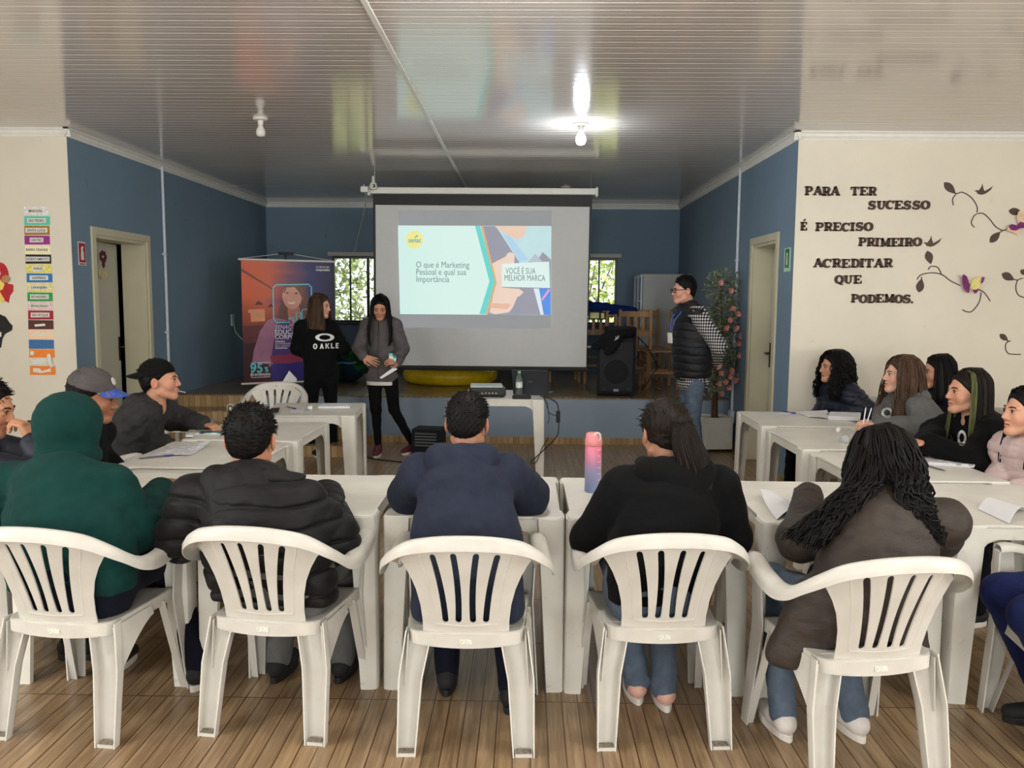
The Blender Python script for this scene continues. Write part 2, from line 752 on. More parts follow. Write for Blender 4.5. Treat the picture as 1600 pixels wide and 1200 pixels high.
m_floor = floor_mat()
m_stagefloor = floor_mat('wood_look_tile_stage', 0.86, 0.18)
m_cream = wall_mat('cream_wall_paint', (226, 219, 204), blotch=(190, 178, 150))
m_blue = wall_mat('blue_wall_paint', (118, 140, 160), 0.05, 0.6, blotch=(60, 84, 110))
m_bluestage = wall_mat('blue_stage_paint', (138, 154, 170), 0.05, 0.6, blotch=(80, 104, 130))
m_trim = mat('white_crown_pvc', (232, 230, 226), 0.35, var=0.03)
m_pipe = mat('white_conduit', (205, 212, 222), 0.35, var=0.04)
m_door = mat('cream_door_paint', (205, 198, 172), 0.45, var=0.05, nscale=3)
m_doorleaf = mat('pale_door_leaf', (198, 194, 178), 0.4, var=0.04, nscale=2)
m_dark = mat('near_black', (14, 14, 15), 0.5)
m_tilebase = None

# ceiling: PVC boards running across the room, each with a fine raised bead
Mc = NT('glossy_pvc_ceiling', 0.13, 0.6)
Mc.base(Mc.ramp(Mc.noise(0.8, None, 3), [(0.3, srgb((198, 190, 184))), (0.7, srgb((208, 200, 195)))]))
Mc.bump(Mc.noise(5.0, Mc.co('Object', (0.25, 3.0, 1)), 2, 0.5), 0.03, 0.01)
Mc.b.inputs['Coat Weight'].default_value = 0.5
Mc.b.inputs['Coat Roughness'].default_value = 0.10
m_ceil = Mc.m
prof = []
y = YR
while y < YB:
    for dy, dz in ((0.0, 0.0), (0.0035, 0.0045), (0.0065, 0.0045), (0.010, 0.0), (0.0505, 0.0), (0.0520, 0.0014), (0.0535, 0.0)):
        prof.append((y + dy, HC + dz))
    y += 0.1
prof.append((YB + 0.05, HC))


def ceil_strip(name, x0, x1, shift):
    mb = MB()
    vs, fs = [], []
    for (yy, zz) in prof:
        vs += [(x0, yy + shift, zz), (x1, yy + shift, zz)]
    for i in range(len(prof) - 1):
        fs.append((2 * i, 2 * i + 1, 2 * i + 3, 2 * i + 2))
    n = len(vs)
    mb.add(vs, [f[::-1] for f in fs])
    mb.add([(x0, YR - .1, HC + .02), (x1, YR - .1, HC + .02), (x1, YB + .1, HC + .02), (x0, YB + .1, HC + .02)], [(0, 3, 2, 1)])
    o = mb.build(name, m_ceil, fix=False)
    return tag(o, kind='structure')


ceil_strip('ceiling', -XO - 0.1, -0.77, 0.0)
ceil_strip('ceiling.001', -0.77, XO + 0.1, 0.034)
mb = MB()
mb.box((-0.785, YR, HC - 0.007), (-0.755, YB, HC + 0.006))
tag(mb.build('trim_1', m_trim, bevel=0.003), kind='structure')


def slab(name, lo, hi, m):
    return tag(MB().box(lo, hi).build(name, m), kind='structure')


slab('floor', (-XO - 0.1, YR - 0.1, -0.1), (XO + 0.1, YB + 0.1, 0.0), m_floor)
# cream walls either side of the alcove opening
slab('wall_front_left', (-XO - 0.1, YF, 0), (XL, YF + 0.01, HC + 0.02), m_cream)
slab('wall_front_right', (XR, YF, 0), (XO + 0.1, YF + 0.01, HC + 0.02), m_cream)


def wall_with_hole(name, lo, hi, holes, axis, m):
    """box wall with rectangular holes; axis = thin axis 'X' or 'Y'; holes (a0,a1,z0,z1)"""
    mb = MB()
    if axis == 'X':
        a0, a1 = lo[1], hi[1]
    else:
        a0, a1 = lo[0], hi[0]
    z0, z1 = lo[2], hi[2]
    xs = sorted({a0, a1, *[h[0] for h in holes], *[h[1] for h in holes]})
    zs = sorted({z0, z1, *[h[2] for h in holes], *[h[3] for h in holes]})
    for i in range(len(xs) - 1):
        for j in range(len(zs) - 1):
            cx, cz = (xs[i] + xs[i + 1]) / 2, (zs[j] + zs[j + 1]) / 2
            if any(h[0] < cx < h[1] and h[2] < cz < h[3] for h in holes):
                continue
            if axis == 'X':
                mb.box((lo[0], xs[i], zs[j]), (hi[0], xs[i + 1], zs[j + 1]))
            else:
                mb.box((xs[i], lo[1], zs[j]), (xs[i + 1], hi[1], zs[j + 1]))
    bm = bmesh.new()
    me = mb.mesh(name)
    bm.from_mesh(me)
    bmesh.ops.remove_doubles(bm, verts=bm.verts, dist=1e-5)
    dead = {}
    for f in bm.faces:
        key = tuple(round(c, 4) for c in f.calc_center_median())
        dead.setdefault(key, []).append(f)
    bmesh.ops.delete(bm, geom=[f for l in dead.values() if len(l) > 1 for f in l], context='FACES_ONLY')
    bm.to_mesh(me)
    bm.free()
    me.materials.append(m)
    o = bpy.data.objects.new(name, me)
    col.objects.link(o)
    return tag(o, kind='structure')


# doors in the blue side walls: positions along the wall
dl0, dl1 = atX(146, 345, XL).y, atX(227, 356, XL).y      # inner edges of the casing, left wall
dr0, dr1 = atX(1216, 352, XR).y, atX(1178, 363, XR).y
DH = 2.12
WT = 0.24
wall_with_hole('wall_left', (XL - WT, YF + 0.01, 0), (XL, YB + 0.1, HC + 0.02), [(dl0, dl1, 0, DH)], 'X', m_blue)
wall_with_hole('wall_right', (XR, YF + 0.01, 0), (XR + WT, YB + 0.1, HC + 0.02), [(dr0, dr1, 0, DH)], 'X', m_blue)
# thin cream return where the right cream wall meets the blue wall
slab('trim_2', (XR - 0.004, YF - 0.004, 0), (XR + 0.008, YF, HC - 0.06), m_cream)
slab('trim_3', (XL - 0.012, YF - 0.004, 0), (XL + 0.004, YF, HC - 0.06), m_cream)

# back wall with two windows
WZ0, WZ1 = atY(540, 504, YB).z, atY(540, 400, YB).z
wl0, wl1 = atY(519, 450, YB).x, atY(519, 450, YB).x + 1.05
wr1 = atY(964, 450, YB).x
wr0 = wr1 - 1.05
wall_with_hole('wall_back', (XL - WT, YB, 0), (XR + WT, YB + 0.15, HC + 0.02), [(wl0, wl1, WZ0, WZ1), (wr0, wr1, WZ0, WZ1)], 'Y', m_blue)

m_alu = mat('brown_grey_window_frame', (52, 50, 52), 0.4, metal=0.3)
m_blind = mat('grey_blind_box', (196, 192, 184), 0.5, var=0.04)
g = NT('window_glass', 0.02, 0.5)
g.b.inputs['Transmission Weight'].default_value = 1.0
g.b.inputs['IOR'].default_value = 1.02
g.base((1, 1, 1, 1))
m_glass = g.m
for i, (a, b) in enumerate(((wl0, wl1), (wr0, wr1))):
    w = empty('window_%d' % (i + 1), ((a + b) / 2, YB, WZ0))
    w['kind'] = 'structure'
    h, W2 = WZ1 - WZ0, (b - a) / 2
    mb = MB()
    for lo, hi in (((-W2, .02, 0), (W2, .08, .035)), ((-W2, .02, h - .035), (W2, .08, h)), ((-W2, .02, .035), (-W2 + .03, .08, h - .035)),
                   ((W2 - .03, .02, .035), (W2, .08, h - .035)), ((-.02, .03, .035), (.02, .07, h - .035))):
        mb.box(lo, hi)
    for sx in (-W2 / 2, W2 / 2):
        mb.box((sx - .012, .035, .035), (sx + .012, .06, h - .035))
    mb.build('window_frame', m_alu, w, bevel=0.003)
    MB().box((-W2 + .03, .048, .035), (W2 - .03, .052, h - .035)).build('pane', m_glass, w)
    MB().box((-W2 - .05, -.05, h - .0), (W2 + .05, -.002, h + .055)).build('blind_box', m_blind, w, bevel=0.004)
    MB().box((-W2 - .03, -.03, -.03), (W2 + .03, .0, 0)).build('window_sill', m_alu, w, bevel=0.004)

# crown mouldings along the ceiling
CP = [(0, 0), (0.045, 0), (0.045, -0.012), (0.030, -0.022), (0.024, -0.042), (0.012, -0.058), (0.012, -0.070), (0, -0.070)]


def crown(n, p0, p1, inward):
    a, b = Vector(p0), Vector(p1)
    iv = Vector(inward)
    vs, fs = [], []
    for e in (a, b):
        for (u, w) in CP:
            vs.append(e + iv * u + Vector((0, 0, w)))
    k = len(CP)
    for i in range(k):
        fs.append((i, (i + 1) % k, k + (i + 1) % k, k + i))
    fs += [tuple(range(k)), tuple(range(2 * k - 1, k - 1, -1))]
    tag(MB().add(vs, fs).build('trim_%d' % n, m_trim), kind='structure')


zc = HC + 0.002
crown(4, (-XO, YF, zc), (XL + 0.045, YF, zc), (0, -1, 0))
crown(5, (XR - 0.045, YF, zc), (XO, YF, zc), (0, -1, 0))
crown(6, (XL, YF - 0.045, zc), (XL, YB, zc), (1, 0, 0))
crown(7, (XR, YF - 0.045, zc), (XR, YB, zc), (-1, 0, 0))
crown(8, (XL, YB, zc), (XR, YB, zc), (0, -1, 0))

# hall behind the photographer: side walls and rear wall with openings
wall_with_hole('wall_outer_left', (-XO - 0.15, YR, 0), (-XO, YF, HC + 0.02), [(0.0, 2.4, 1.0, 2.3)], 'X', m_cream)
wall_with_hole('wall_outer_right', (XO, YR, 0), (XO + 0.15, YF, HC + 0.02), [(-0.2, 2.2, 1.0, 2.3)], 'X', m_cream)
wall_with_hole('wall_rear', (-XO - 0.15, YR - 0.15, 0), (XO + 0.15, YR, HC + 0.02),
               [(-4.5, -2.7, 1.0, 2.5), (-0.6, 1.0, 0, 2.4), (2.3, 4.1, 1.0, 2.5)], 'Y', m_cream)

# skirting of the wood-look tile
Mt = NT('wood_look_skirting', 0.35, 0.4)
tc = Mt.n('ShaderNodeTexCoord')
sx_ = Mt.n('ShaderNodeSeparateXYZ', ins={0: tc.outputs['Object']})
along = Mt.math('ADD', sx_.outputs[0], sx_.outputs[1])
fr_ = Mt.math('FRACT', Mt.math('DIVIDE', Mt.math('ADD', along, 50.0), 0.0625))
ln = Mt.math('LESS_THAN', fr_, 0.07)
wn2 = Mt.n('ShaderNodeTexWhiteNoise', noise_dimensions='1D', ins={'W': Mt.math('FLOOR', Mt.math('DIVIDE', Mt.math('ADD', along, 50.0), 0.0625))})
cc = Mt.ramp(wn2.outputs['Value'], [(0, srgb((158, 126, 86))), (1, srgb((192, 162, 118)))])
gr = Mt.ramp(Mt.noise(1, Mt.co('Object', (40, 40, 5)), 4), [(0.3, (0.85, 0.84, 0.82)), (0.7, (1.05, 1.05, 1.05))])
Mt.base(Mt.mix(ln, Mt.mix(1, cc, gr, 'MULTIPLY'), srgb((92, 64, 40))))
m_tilebase = Mt.m


def skirt(name, lo, hi):
    tag(MB().box(lo, hi).build(name, m_tilebase), kind='structure')


skirt('baseboard_left', (XL, YF + .0, 0), (XL + 0.01, dl0 - 0.06, 0.085))
skirt('baseboard_left.001', (XL, dl1 + 0.06, 0), (XL + 0.01, SY - 0.9, 0.085))
skirt('baseboard_right', (XR - 0.01, YF + .01, 0), (XR, dr0 - 0.06, 0.085))
skirt('baseboard_right.001', (XR - 0.01, dr1 + 0.06, 0), (XR, SY, 0.085))
skirt('baseboard_front_right', (XR + .012, YF - .01, 0), (XO, YF, 0.085))
skirt('baseboard_front_left', (-XO, YF - .01, 0), (XL - .012, YF, 0.085))

# doors
m_handle = mat('dark_lock_plate', (40, 36, 32), 0.4, metal=0.6)
m_steel = mat('steel', (150, 148, 142), 0.3, metal=0.9)


def door(n, wallx, y0, y1, side):
    """side -1: left wall (opening towards -X), +1: right wall"""
    d = empty('door_%d' % n, (wallx, (y0 + y1) / 2, 0))
    d['kind'] = 'structure'
    hw = (y1 - y0) / 2
    t = 0.065
    s = side
    fr = MB()

    def bx(x0, x1, a, b, z0, z1, q=fr):
        q.box((min(x0, x1), a, z0), (max(x0, x1), b, z1))
    # casing on the room face and reveal boards lining the opening
    o_ = -s * 0.018
    bx(0, o_, -hw - t, -hw + .003, 0, DH + t)
    bx(0, o_, hw - .003, hw + t, 0, DH + t)
    bx(0, o_, -hw + .003, hw - .003, DH - .003, DH + t)
    bx(-s * .0, s * (WT - .0), hw - .03, hw + .001, 0, DH)
    bx(-s * .0, s * (WT - .0), -hw - .001, -hw + .03, 0, DH)
    bx(-s * .0, s * (WT - .0), -hw + .03, hw - .03, DH - .03, DH + .001)
    fr.build('door_frame', m_door, d, bevel=0.003)
    # leaf hinged at the near side, left slightly ajar on the left door
    lf = MB()
    th = 0.035
    ang = R(7 if s < 0 else 1.5)
    Mx = Matrix.Translation((s * (WT - 0.06), -hw + .032, 0)) @ Matrix.Rotation(-s * -ang * -1, 4, 'Z')
    Mx = Matrix.Translation((s * (WT - 0.06), -hw + .032, 0)) @ Matrix.Rotation(-s * ang, 4, 'Z')
    W = 2 * hw - .07
    lf.box((-th / 2, 0, 0.012), (th / 2, W, DH - .034), Mx)
    leaf = lf.build('door_leaf', m_doorleaf, d, bevel=0.003)
    hb = MB()
    xx = -s * (th / 2)
    hb.box((min(xx, xx - s * .006), W - .055, 0.93), (max(xx, xx - s * .006), W - .02, 1.17), Mx)
    hb.tube([Mx @ Vector((xx, W - .038, 1.07)), Mx @ Vector((xx - s * .05, W - .038, 1.07)), Mx @ Vector((xx - s * .052, W - .14, 1.068))], 0.009, 8)
    hb.build('door_handle', m_handle, leaf, smooth=True)
    # the darkness beyond is a near-black box added below
    return d, Mx, th


dA = door(1, XL, dl0, dl1, -1)
dB = door(2, XR, dr0, dr1, 1)
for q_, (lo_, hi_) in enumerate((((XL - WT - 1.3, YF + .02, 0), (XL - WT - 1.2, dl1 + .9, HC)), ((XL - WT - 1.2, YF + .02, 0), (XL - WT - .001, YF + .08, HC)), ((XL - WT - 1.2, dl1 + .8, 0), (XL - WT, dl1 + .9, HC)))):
    slab('wall_dark_box_left' + ('.%03d' % q_ if q_ else ''), lo_, hi_, m_dark)  # box added behind the left doorway, near-black colour stands for its darkness
slab('wall_dark_box_right', (XR + WT + 0.05, dr0 - .4, 0), (XR + WT + 0.1, dr1 + .4, HC), m_dark)  # near-black sheet added behind the right door to read as darkness

# stage with blue front and steps at the left
slab('floor_stage', (XL + 0.9, SY, 0.0), (XR, YB, SH), m_bluestage)
st_top = MB().box((XL + 0.9, SY - 0.012, SH), (XR, YB, SH + 0.012)).build('floor_stage_tiles', m_stagefloor)
tag(st_top, kind='structure')
skirt('baseboard_stage', (XL + 1.25, SY - 0.012, 0), (XR, SY, 0.075))
# steps: top landing and two treads against the left wall, running to x = -1.9
sx1 = -1.75
d1 = 0.30
for k, (y0, z1) in enumerate(((SY - 3 * d1, SH / 4), (SY - 2 * d1, SH / 2), (SY - d1, SH * 3 / 4))):
    lo = (XL, y0, 0)
    hi = (sx1 - 0.12 * (2 - k) if False else sx1, SY, z1)
    MBk = MB().box((XL, y0, 0), (sx1, SY, z1 - .012))
    tag(MBk.build('trim_%d' % (20 + k), m_tilebase), kind='structure')
    tag(MB().box((XL, y0 - .01, z1 - .012), (sx1 + .01, SY, z1)).build('floor_step_%d' % (k + 1), m_stagefloor), kind='structure')
tag(MB().box((XL, SY, 0), (XL + .9, YB, SH)).build('trim_24', m_tilebase), kind='structure')
tag(MB().box((XL, SY - .012, SH), (XL + .9, YB, SH + .012)).build('floor_stage_landing', m_stagefloor), kind='structure')

# conduits
def pipe(name, x, pts, clips, label):
    e = empty(name, pts[0], 0, label, 'pipe')
    o = Vector(pts[0])
    MB().tube([Vector(p) - o for p in pts], 0.016, 10).build('pipe', m_pipe, e, smooth=True)
    for z in clips:
        MB().box((-.02, -.028, z - .012 - o.z), (.012, .028, z + .012 - o.z)).build('clip', m_pipe, e, bevel=0.003)
    return e


py1 = atX(250, 252, XL).y
pipe('conduit', XL, [(XL + .018, py1, 0.1), (XL + .018, py1, HC - .02)], (1.2, 2.02), 'white plastic conduit running up the left blue wall beside the doorway')
py2 = atX(1160, 256, XR).y
e = pipe('conduit', XR, [(XR - .018, py2, 0.42), (XR - .018, py2, HC - .02)], (1.12, 2.0), 'white plastic conduit running up the right blue wall behind the flowers')
MB().box((-.03, -.055, -.14), (.016, .055, 0.0)).build('socket_box', m_pipe, e, bevel=0.006)

# ---- outside: garden seen through the windows
m_leaf1 = mat('leaves_painted_lit', (190, 205, 110), 0.6, var=0.45, nscale=3)  # sunlight put into the leaf colour
m_leaf2 = mat('leaves_painted_shaded', (140, 150, 96), 0.6, var=0.45, nscale=3)  # same leaves with shade put into the colour
m_bark = mat('pale_bark', (120, 104, 84), 0.8, var=0.3)
tag(MB().box((-14, YB + 1.2, -0.3), (14, 34, -0.2)).build('ground_outside', mat('dry_grass', (150, 146, 96), 0.9, var=0.3)), kind='structure')


def shrub(x, y, r, h, m, label, n=1500, seed=1):
    rs = np.random.RandomState(seed)
    e = empty('garden_tree', (x, y, -.2), 0, label, 'tree', 'trees in the garden behind the back windows')
    mb = MB()
    for _ in range(n):
        u = rs.normal(size=3)
        u /= np.linalg.norm(u)
        rr = rs.uniform(.55, 1) ** .5
        c = Vector((u[0] * r * rr, u[1] * r * rr * .7, h * .55 + u[2] * h * .5 * rr))
        a = Vector(rs.normal(size=3)).normalized() * rs.uniform(.05, .10)
        b = a.cross(Vector(rs.normal(size=3))).normalized() * rs.uniform(.02, .04)
        mb.add([c - a, c + b, c + a, c - b], [(0, 1, 2, 3)])
    mb.build('foliage', m, e, fix=False)
    tb = MB()
    tb.tube([(0, 0, 0), (.05, 0, h * .3), (-.05, .05, h * .7)], [.07, .05, .02], 8)
    for k in range(4):
        an = k * 1.7
        tb.tube([(0, 0, h * .3), (r * .5 * math.cos(an), r * .4 * math.sin(an), h * .75)], [.03, .01], 6)
    tb.build('trunk', m_bark, e, smooth=True)


shrub(-4.2, 15.4, 1.3, 3.6, m_leaf2, 'tall darker garden tree seen at the left of the left window', 2600, 1)
shrub(-1.75, 14.9, 1.0, 3.4, m_leaf1, 'bright yellow green tree seen through the left window', 2600, 2)
shrub(-2.7, 18.5, 2.2, 5.0, m_leaf2, 'far pale tree behind the others through the left window', 2400, 3)
shrub(1.0, 15.2, 1.3, 3.6, m_leaf1, 'bright leafy tree seen through the right window', 2600, 4)
shrub(2.9, 17.5, 2.0, 4.6, m_leaf2, 'farther darker tree seen through the right window', 2400, 5)
sun = bpy.data.lights.new('sun', 'SUN')
sun.energy = 4.0
sun.angle = R(1)
sun.color = (1, .95, .85)
so = bpy.data.objects.new('sun', sun)
col.objects.link(so)
so.rotation_euler = Vector((-0.5, 1.0, -1.1)).to_track_quat('-Z', 'Y').to_euler()

# ================================================================ PLASTIC CHAIRS AND TABLES
Mp = NT('white_moulded_plastic', 0.36, 0.5)
Mp.base(Mp.ramp(Mp.noise(6, None, 5, 0.6), [(0.3, srgb((196, 192, 184))), (0.62, srgb((208, 204, 197)))]))
Mp.bump(Mp.noise(220, None, 2), 0.05, 0.002)
m_plastic = Mp.m
Mp2 = NT('aged_white_plastic', 0.4, 0.45)
b_ = Mp2.ramp(Mp2.noise(4, None, 5, 0.6), [(0.3, srgb((212, 209, 200))), (0.65, srgb((226, 223, 215)))])
scr = Mp2.ramp(Mp2.noise(16, Mp2.co('Object', (1, 6, 1)), 6, 0.7), [(0.30, srgb((176, 170, 156))), (0.40, (1, 1, 1, 1))])
Mp2.base(Mp2.mix(0.45, b_, scr, 'MULTIPLY'))
m_tableplastic = Mp2.m
m_label = mat('printed_label', (214, 216, 205), 0.4, var=0.25, nscale=160)
m_rubber = mat('foot_grime', (128, 118, 104), 0.8, var=0.4, nscale=60)

CH = 0.805            # height of the back
SEAT = 0.425


def back_pt(x, z):
    """surface of the chair back: leans rearwards, wraps forwards at the sides"""
    t = (z - 0.40) / (CH - 0.40)
    yb = -0.205 - 0.115 * t - 0.02 * t * t
    y = yb + (0.55 + 0.85 * max(t, 0)) * x * x
    return Vector((x, y, z))


def back_fn(x, z):
    e = 1e-3
    p = back_pt(x, z)
    n = (back_pt(x + e, z) - p).cross(back_pt(x, z + e) - p).normalized()
    return p, n


def c_leg(mb, tops, bots, n_seg=10, th=0.005, notch=None):
    """open channel leg: section polyline (list of xy) blended from top to bottom"""
    secs = []
    for i in range(n_seg + 1):
        t = i / n_seg
        z = tops[1] * (1 - t) + bots[1] * t
        pts = [Vector((a[0] * (1 - t) + b[0] * t, a[1] * (1 - t) + b[1] * t, z)) for a, b in zip(tops[0], bots[0])]
        secs.append(pts)
    m = len(tops[0])

    def fn(u, v):
        i = min(int(round(u * n_seg)), n_seg)
        j = min(int(round(v * (m - 1))), m - 1)
        return secs[i][j]
    mb.grid(fn, n_seg, m - 1, thick=th)


def leg_section(cx, cy, w, d, side, fb):
    """U channel seen from above, open towards the rear (fb=-1) or inwards; returns xy list"""
    pts = []
    hw = w / 2
    r = min(w, d) * 0.42
    # start at inner rear edge, go forward, round the corner, across, round the corner, back
    pts.append((cx - side * hw, cy + fb * 0.0))
    pts.append((cx - side * hw, cy - fb * (d - r)))
    for k in range(1, 4):
        a = k / 4 * PI / 2
        pts.append((cx - side * (hw - r) - side * r * math.cos(a), cy - fb * (d - r) - fb * r * math.sin(a)))
    pts.append((cx - side * (hw - r), cy - fb * d))
    pts.append((cx + side * (hw - r), cy - fb * d))
    for k in range(1, 4):
        a = k / 4 * PI / 2
        pts.append((cx + side * (hw - r) + side * r * math.sin(a), cy - fb * (d - r) - fb * r * math.cos(a)))
    pts.append((cx + side * hw, cy - fb * (d - r)))
    pts.append((cx + side * hw, cy + fb * 0.0))
    return pts


def make_chair(label, group, m=None, nslots=4):
    m = m or m_plastic
    root = empty('plastic_armchair', (0, 0, 0), 0, label, 'chair', group)
    # ---- backrest: fan-shaped panel with four long slots
    out = []
    top = CH - 0.040
    # left edge from bottom up, curving outward
    edge = [(0.150, 0.415), (0.150, 0.47), (0.156, 0.53), (0.170, 0.59), (0.190, 0.64), (0.212, 0.68), (0.222, 0.692), (0.226, 0.708), (0.205, 0.732)]
    outl = [(-x, z) for x, z in edge] + [(-0.12, top + 0.004), (0, top + 0.012), (0.12, top + 0.004)] + [(x, z) for x, z in reversed(edge)]
    holes = []
    xs = [(-0.108, -0.070), (-0.038, -0.025), (0.038, 0.025), (0.108, 0.070)]
    for (xt, xb) in xs:
        holes.append(slot(xb, 0.474, xt, 0.728 if abs(xt) < .05 else 0.720, 0.0215, bend=0.006 * (1 if xt > 0 else -1)))
    bk = panel('backrest', outl, holes, 0.02, back_fn, 0.006, m, root)
    # embossed border around the slots
    rim = MB()
    bp = [(-0.158, 0.735), (-0.130, 0.62), (-0.114, 0.50), (-0.108, 0.458), (0, 0.452), (0.108, 0.458), (0.114, 0.50), (0.130, 0.62), (0.158, 0.735), (0.0, 0.747)]
    P = []
    for i in range(len(bp)):
        a, b = Vector(bp[i]), Vector(bp[(i + 1) % len(bp)])
        for k in range(4):
            q = a + (b - a) * k / 4
            p_, n_ = back_fn(q.x, q.y)
            P.append(p_ - n_ * -0.0025 if False else p_ + n_ * 0.0)
    rim.tube(P, 0.0048, 6, closed=True)
    rim.build('border_bead', m, bk, smooth=True)
    # ---- top rail sweeping round into the armrests (one band each half; rail is part of the backrest)
    def rail_path(s):
        """s in 0..1 from the middle of the back (0) to the front end of the arm (1), right side"""
        # control points x, y, z
        C = [(0, -0.345, CH - .012), (0.10, -0.338, CH - .018), (0.19, -0.308, CH - .042), (0.250, -0.25, CH - .096), (0.272, -0.165, CH - .155), (0.273, -0.06, CH - .184), (0.268, 0.06, CH - .176), (0.258, 0.17, CH - .155), (0.250, 0.215, CH - .160)]
        n = len(C) - 1
        t = s * n
        i = min(int(t), n - 1)
        f = t - i

        def g(k):
            return Vector(C[max(0, min(n, k))])
        if i == 0:
            p0 = Vector((-C[1][0], C[1][1], C[1][2]))
        else:
            p0 = g(i - 1)
        p1, p2, p3 = g(i), g(i + 1), g(i + 2)
        return 0.5 * ((2 * p1) + (p2 - p0) * f + (2 * p0 - 5 * p1 + 4 * p2 - p3) * f * f + (3 * p1 - p0 - 3 * p2 + p3) * f ** 3)

    def band_pt(s, v, sgn):
        # cross-section: outer lip hanging down, top, inner edge. widths vary
        if True:
            p = rail_path(s)
            q = rail_path(min(1, s + 0.01))
            q0 = rail_path(max(0, s - 0.01))
            if s < 0.01:
                q0 = Vector((-q.x, q.y, q.z))
            t = (q - q0).normalized()
            horiz = Vector((t.y, -t.x, 0))
            horiz = horiz.normalized() if horiz.length > 1e-4 else Vector((0, -1, 0))   # outward
            k = min(1, max(0, (s - 0.22) / 0.25))        # 0 = back rail (upright), 1 = armrest (flat)
            # section in (out, up)
            A = [(-0.010, -0.036), (-0.010, -0.016), (-0.004, 0.004), (0.006, 0.012), (0.018, 0.006), (0.024, -0.012), (0.026, -0.030)]
            Bs = [(-0.030, -0.010), (-0.028, 0.002), (-0.018, 0.010), (0.000, 0.013), (0.018, 0.010), (0.029, 0.0), (0.031, -0.034)]
            j = v * 6
            a = min(int(j), 5)
            f = j - a
            oa = [A[a][c] * (1 - f) + A[a + 1][c] * f for c in (0, 1)]
            ob = [Bs[a][c] * (1 - f) + Bs[a + 1][c] * f for c in (0, 1)]
            o = [oa[c] * (1 - k) + ob[c] * k for c in (0, 1)]
            tp = 1 - 0.25 * max(0, (s - 0.88) / 0.12)
            w = p + horiz * o[0] * tp + Vector((0, 0, o[1]))
            return Vector((w.x * sgn, w.y, w.z))
    rl = MB()

    def full(u, v):
        s = -1 + 2 * u
        return band_pt(abs(s), v, 1 if s >= 0 else -1)
    rl.grid(full, 92, 12, thick=0.004)
    rl.build('armrest_rail', m, root, smooth=60)
    # ---- seat: dished square with rounded corners and skirt
    sx, sy = 0.222, 0.215

    def seat_fn(x, y):
        dz = -0.016 * (1 - (x / sx) ** 2) * (1 - (y / sy) ** 2)
        roll = -0.03 * max(0, (y - 0.15) / 0.07) ** 2
        e = 1e-3
        return Vector((x, y, SEAT + dz + roll)), Vector((0, 0, 1))
    r = 0.05
    so = []
    for cx, cy, a0 in ((sx - r, sy - r, 0), (-sx + r, sy - r, 90), (-sx + 0.075 + 0, -sy + r, 180), (sx - 0.075, -sy + r, 270)):
        for k in range(5):
            a = R(a0 + k * 22.5)
            so.append((cx + r * math.cos(a), cy + r * math.sin(a)))
    panel('seat', so, [slot(x, -.06, x, .06, .012) for x in (-.09, -.03, .03, .09)], 0.025, seat_fn, 0.006, m, root)
    sk = MB()
    loop = so

    def skf(u, v):
        n = len(loop)
        t = u * n
        i = int(t) % n
        f = t - int(t)
        a, b = Vector(loop[i]), Vector(loop[(i + 1) % n])
        p = a + (b - a) * f
        rear = p.y < -0.1
        z0 = seat_fn(p.x, p.y)[0].z
        return Vector((p.x, p.y, z0 + 0.002 - v * (0.045)))
    sk.grid(skf, 60, 2, thick=0.005)
    sk.build('seat_skirt', m, root, smooth=50)
    # rear cross band under the back with the maker's label
    rb = MB()
    rb.grid(lambda u, v: Vector(((u - .5) * 0.31, -0.218 + 0.55 * ((u - .5) * .31) ** 2 - 0.003 * (1 - v), 0.425 - v * 0.048 - 0.006 * (1 - (2 * u - 1) ** 2))), 12, 2, thick=0.007)
    band_o = rb.build('rear_band', m, root, smooth=50)
    MB().box((-0.022, -0.2295, 0.388), (0.022, -0.227, 0.404)).build('sticker', m_label, band_o)
    # ---- rear legs
    for s in (-1, 1):
        lg = MB()
        top = leg_section(s * 0.165, -0.205, 0.095, 0.055, s, -1)
        bot = leg_section(s * 0.204, -0.275, 0.066, 0.045, s, -1)
        # curved: split in two spans
        mid = leg_section(s * 0.193, -0.235, 0.084, 0.055, s, -1)
        c_leg(lg, (top, 0.425), (mid, 0.26), 6)
        c_leg(lg, (mid, 0.26), (bot, 0.0), 8)
        # floor plate in the foot
        lg.box((s * 0.204 - .03, -0.272, 0.0), (s * 0.204 + .03, -0.236, 0.012))
        lo = lg.build('leg', m, root, smooth=40)
        MB().box((s * 0.204 - .027, -0.270, 0.0125), (s * 0.204 + .027, -0.240, 0.0135)).build('foot_grime', m_rubber, lo)
        # side gusset from seat corner to leg
        gs = MB()
        gs.grid(lambda u, v: Vector((s * (0.205 + 0.012 * v + .012 * u), -0.20 + 0.22 * u, 0.41 - v * (0.16 * (1 - u) ** 1.5 + 0.03))), 8, 6, thick=0.005)
        gs.build('side_web', m, root, smooth=50)
    # ---- front legs: L section from the arm down to the floor
    for s in (-1, 1):
        lg = MB()

        def fl(u, v):
            z = (CH - .162) * (1 - u)
            # at seat level kink
            if z > 0.40:
                t = (z - 0.40) / (CH - .162 - .40)
                yc, w, xo = 0.185 + 0.005 * t, 0.085 - 0.02 * t, 0.238 + 0.012 * t
            else:
                t = z / 0.40
                yc, w, xo = 0.215 - 0.03 * t, 0.052 + 0.033 * t, 0.262 - 0.024 * t
            # section: from inner front, corner, back along the side
            j = v * 4
            if j <= 1.5:
                f = j / 1.5
                return Vector((s * (xo - 0.05 * (1 - f)), yc + w / 2, z))
            f = (j - 1.5) / 2.5
            return Vector((s * xo, yc + w / 2 - w * f, z))
        lg.grid(fl, 24, 8, thick=0.006)
        lg.build('leg', m, root, smooth=40)
        # inner sloping strut seen from behind
        st = MB()

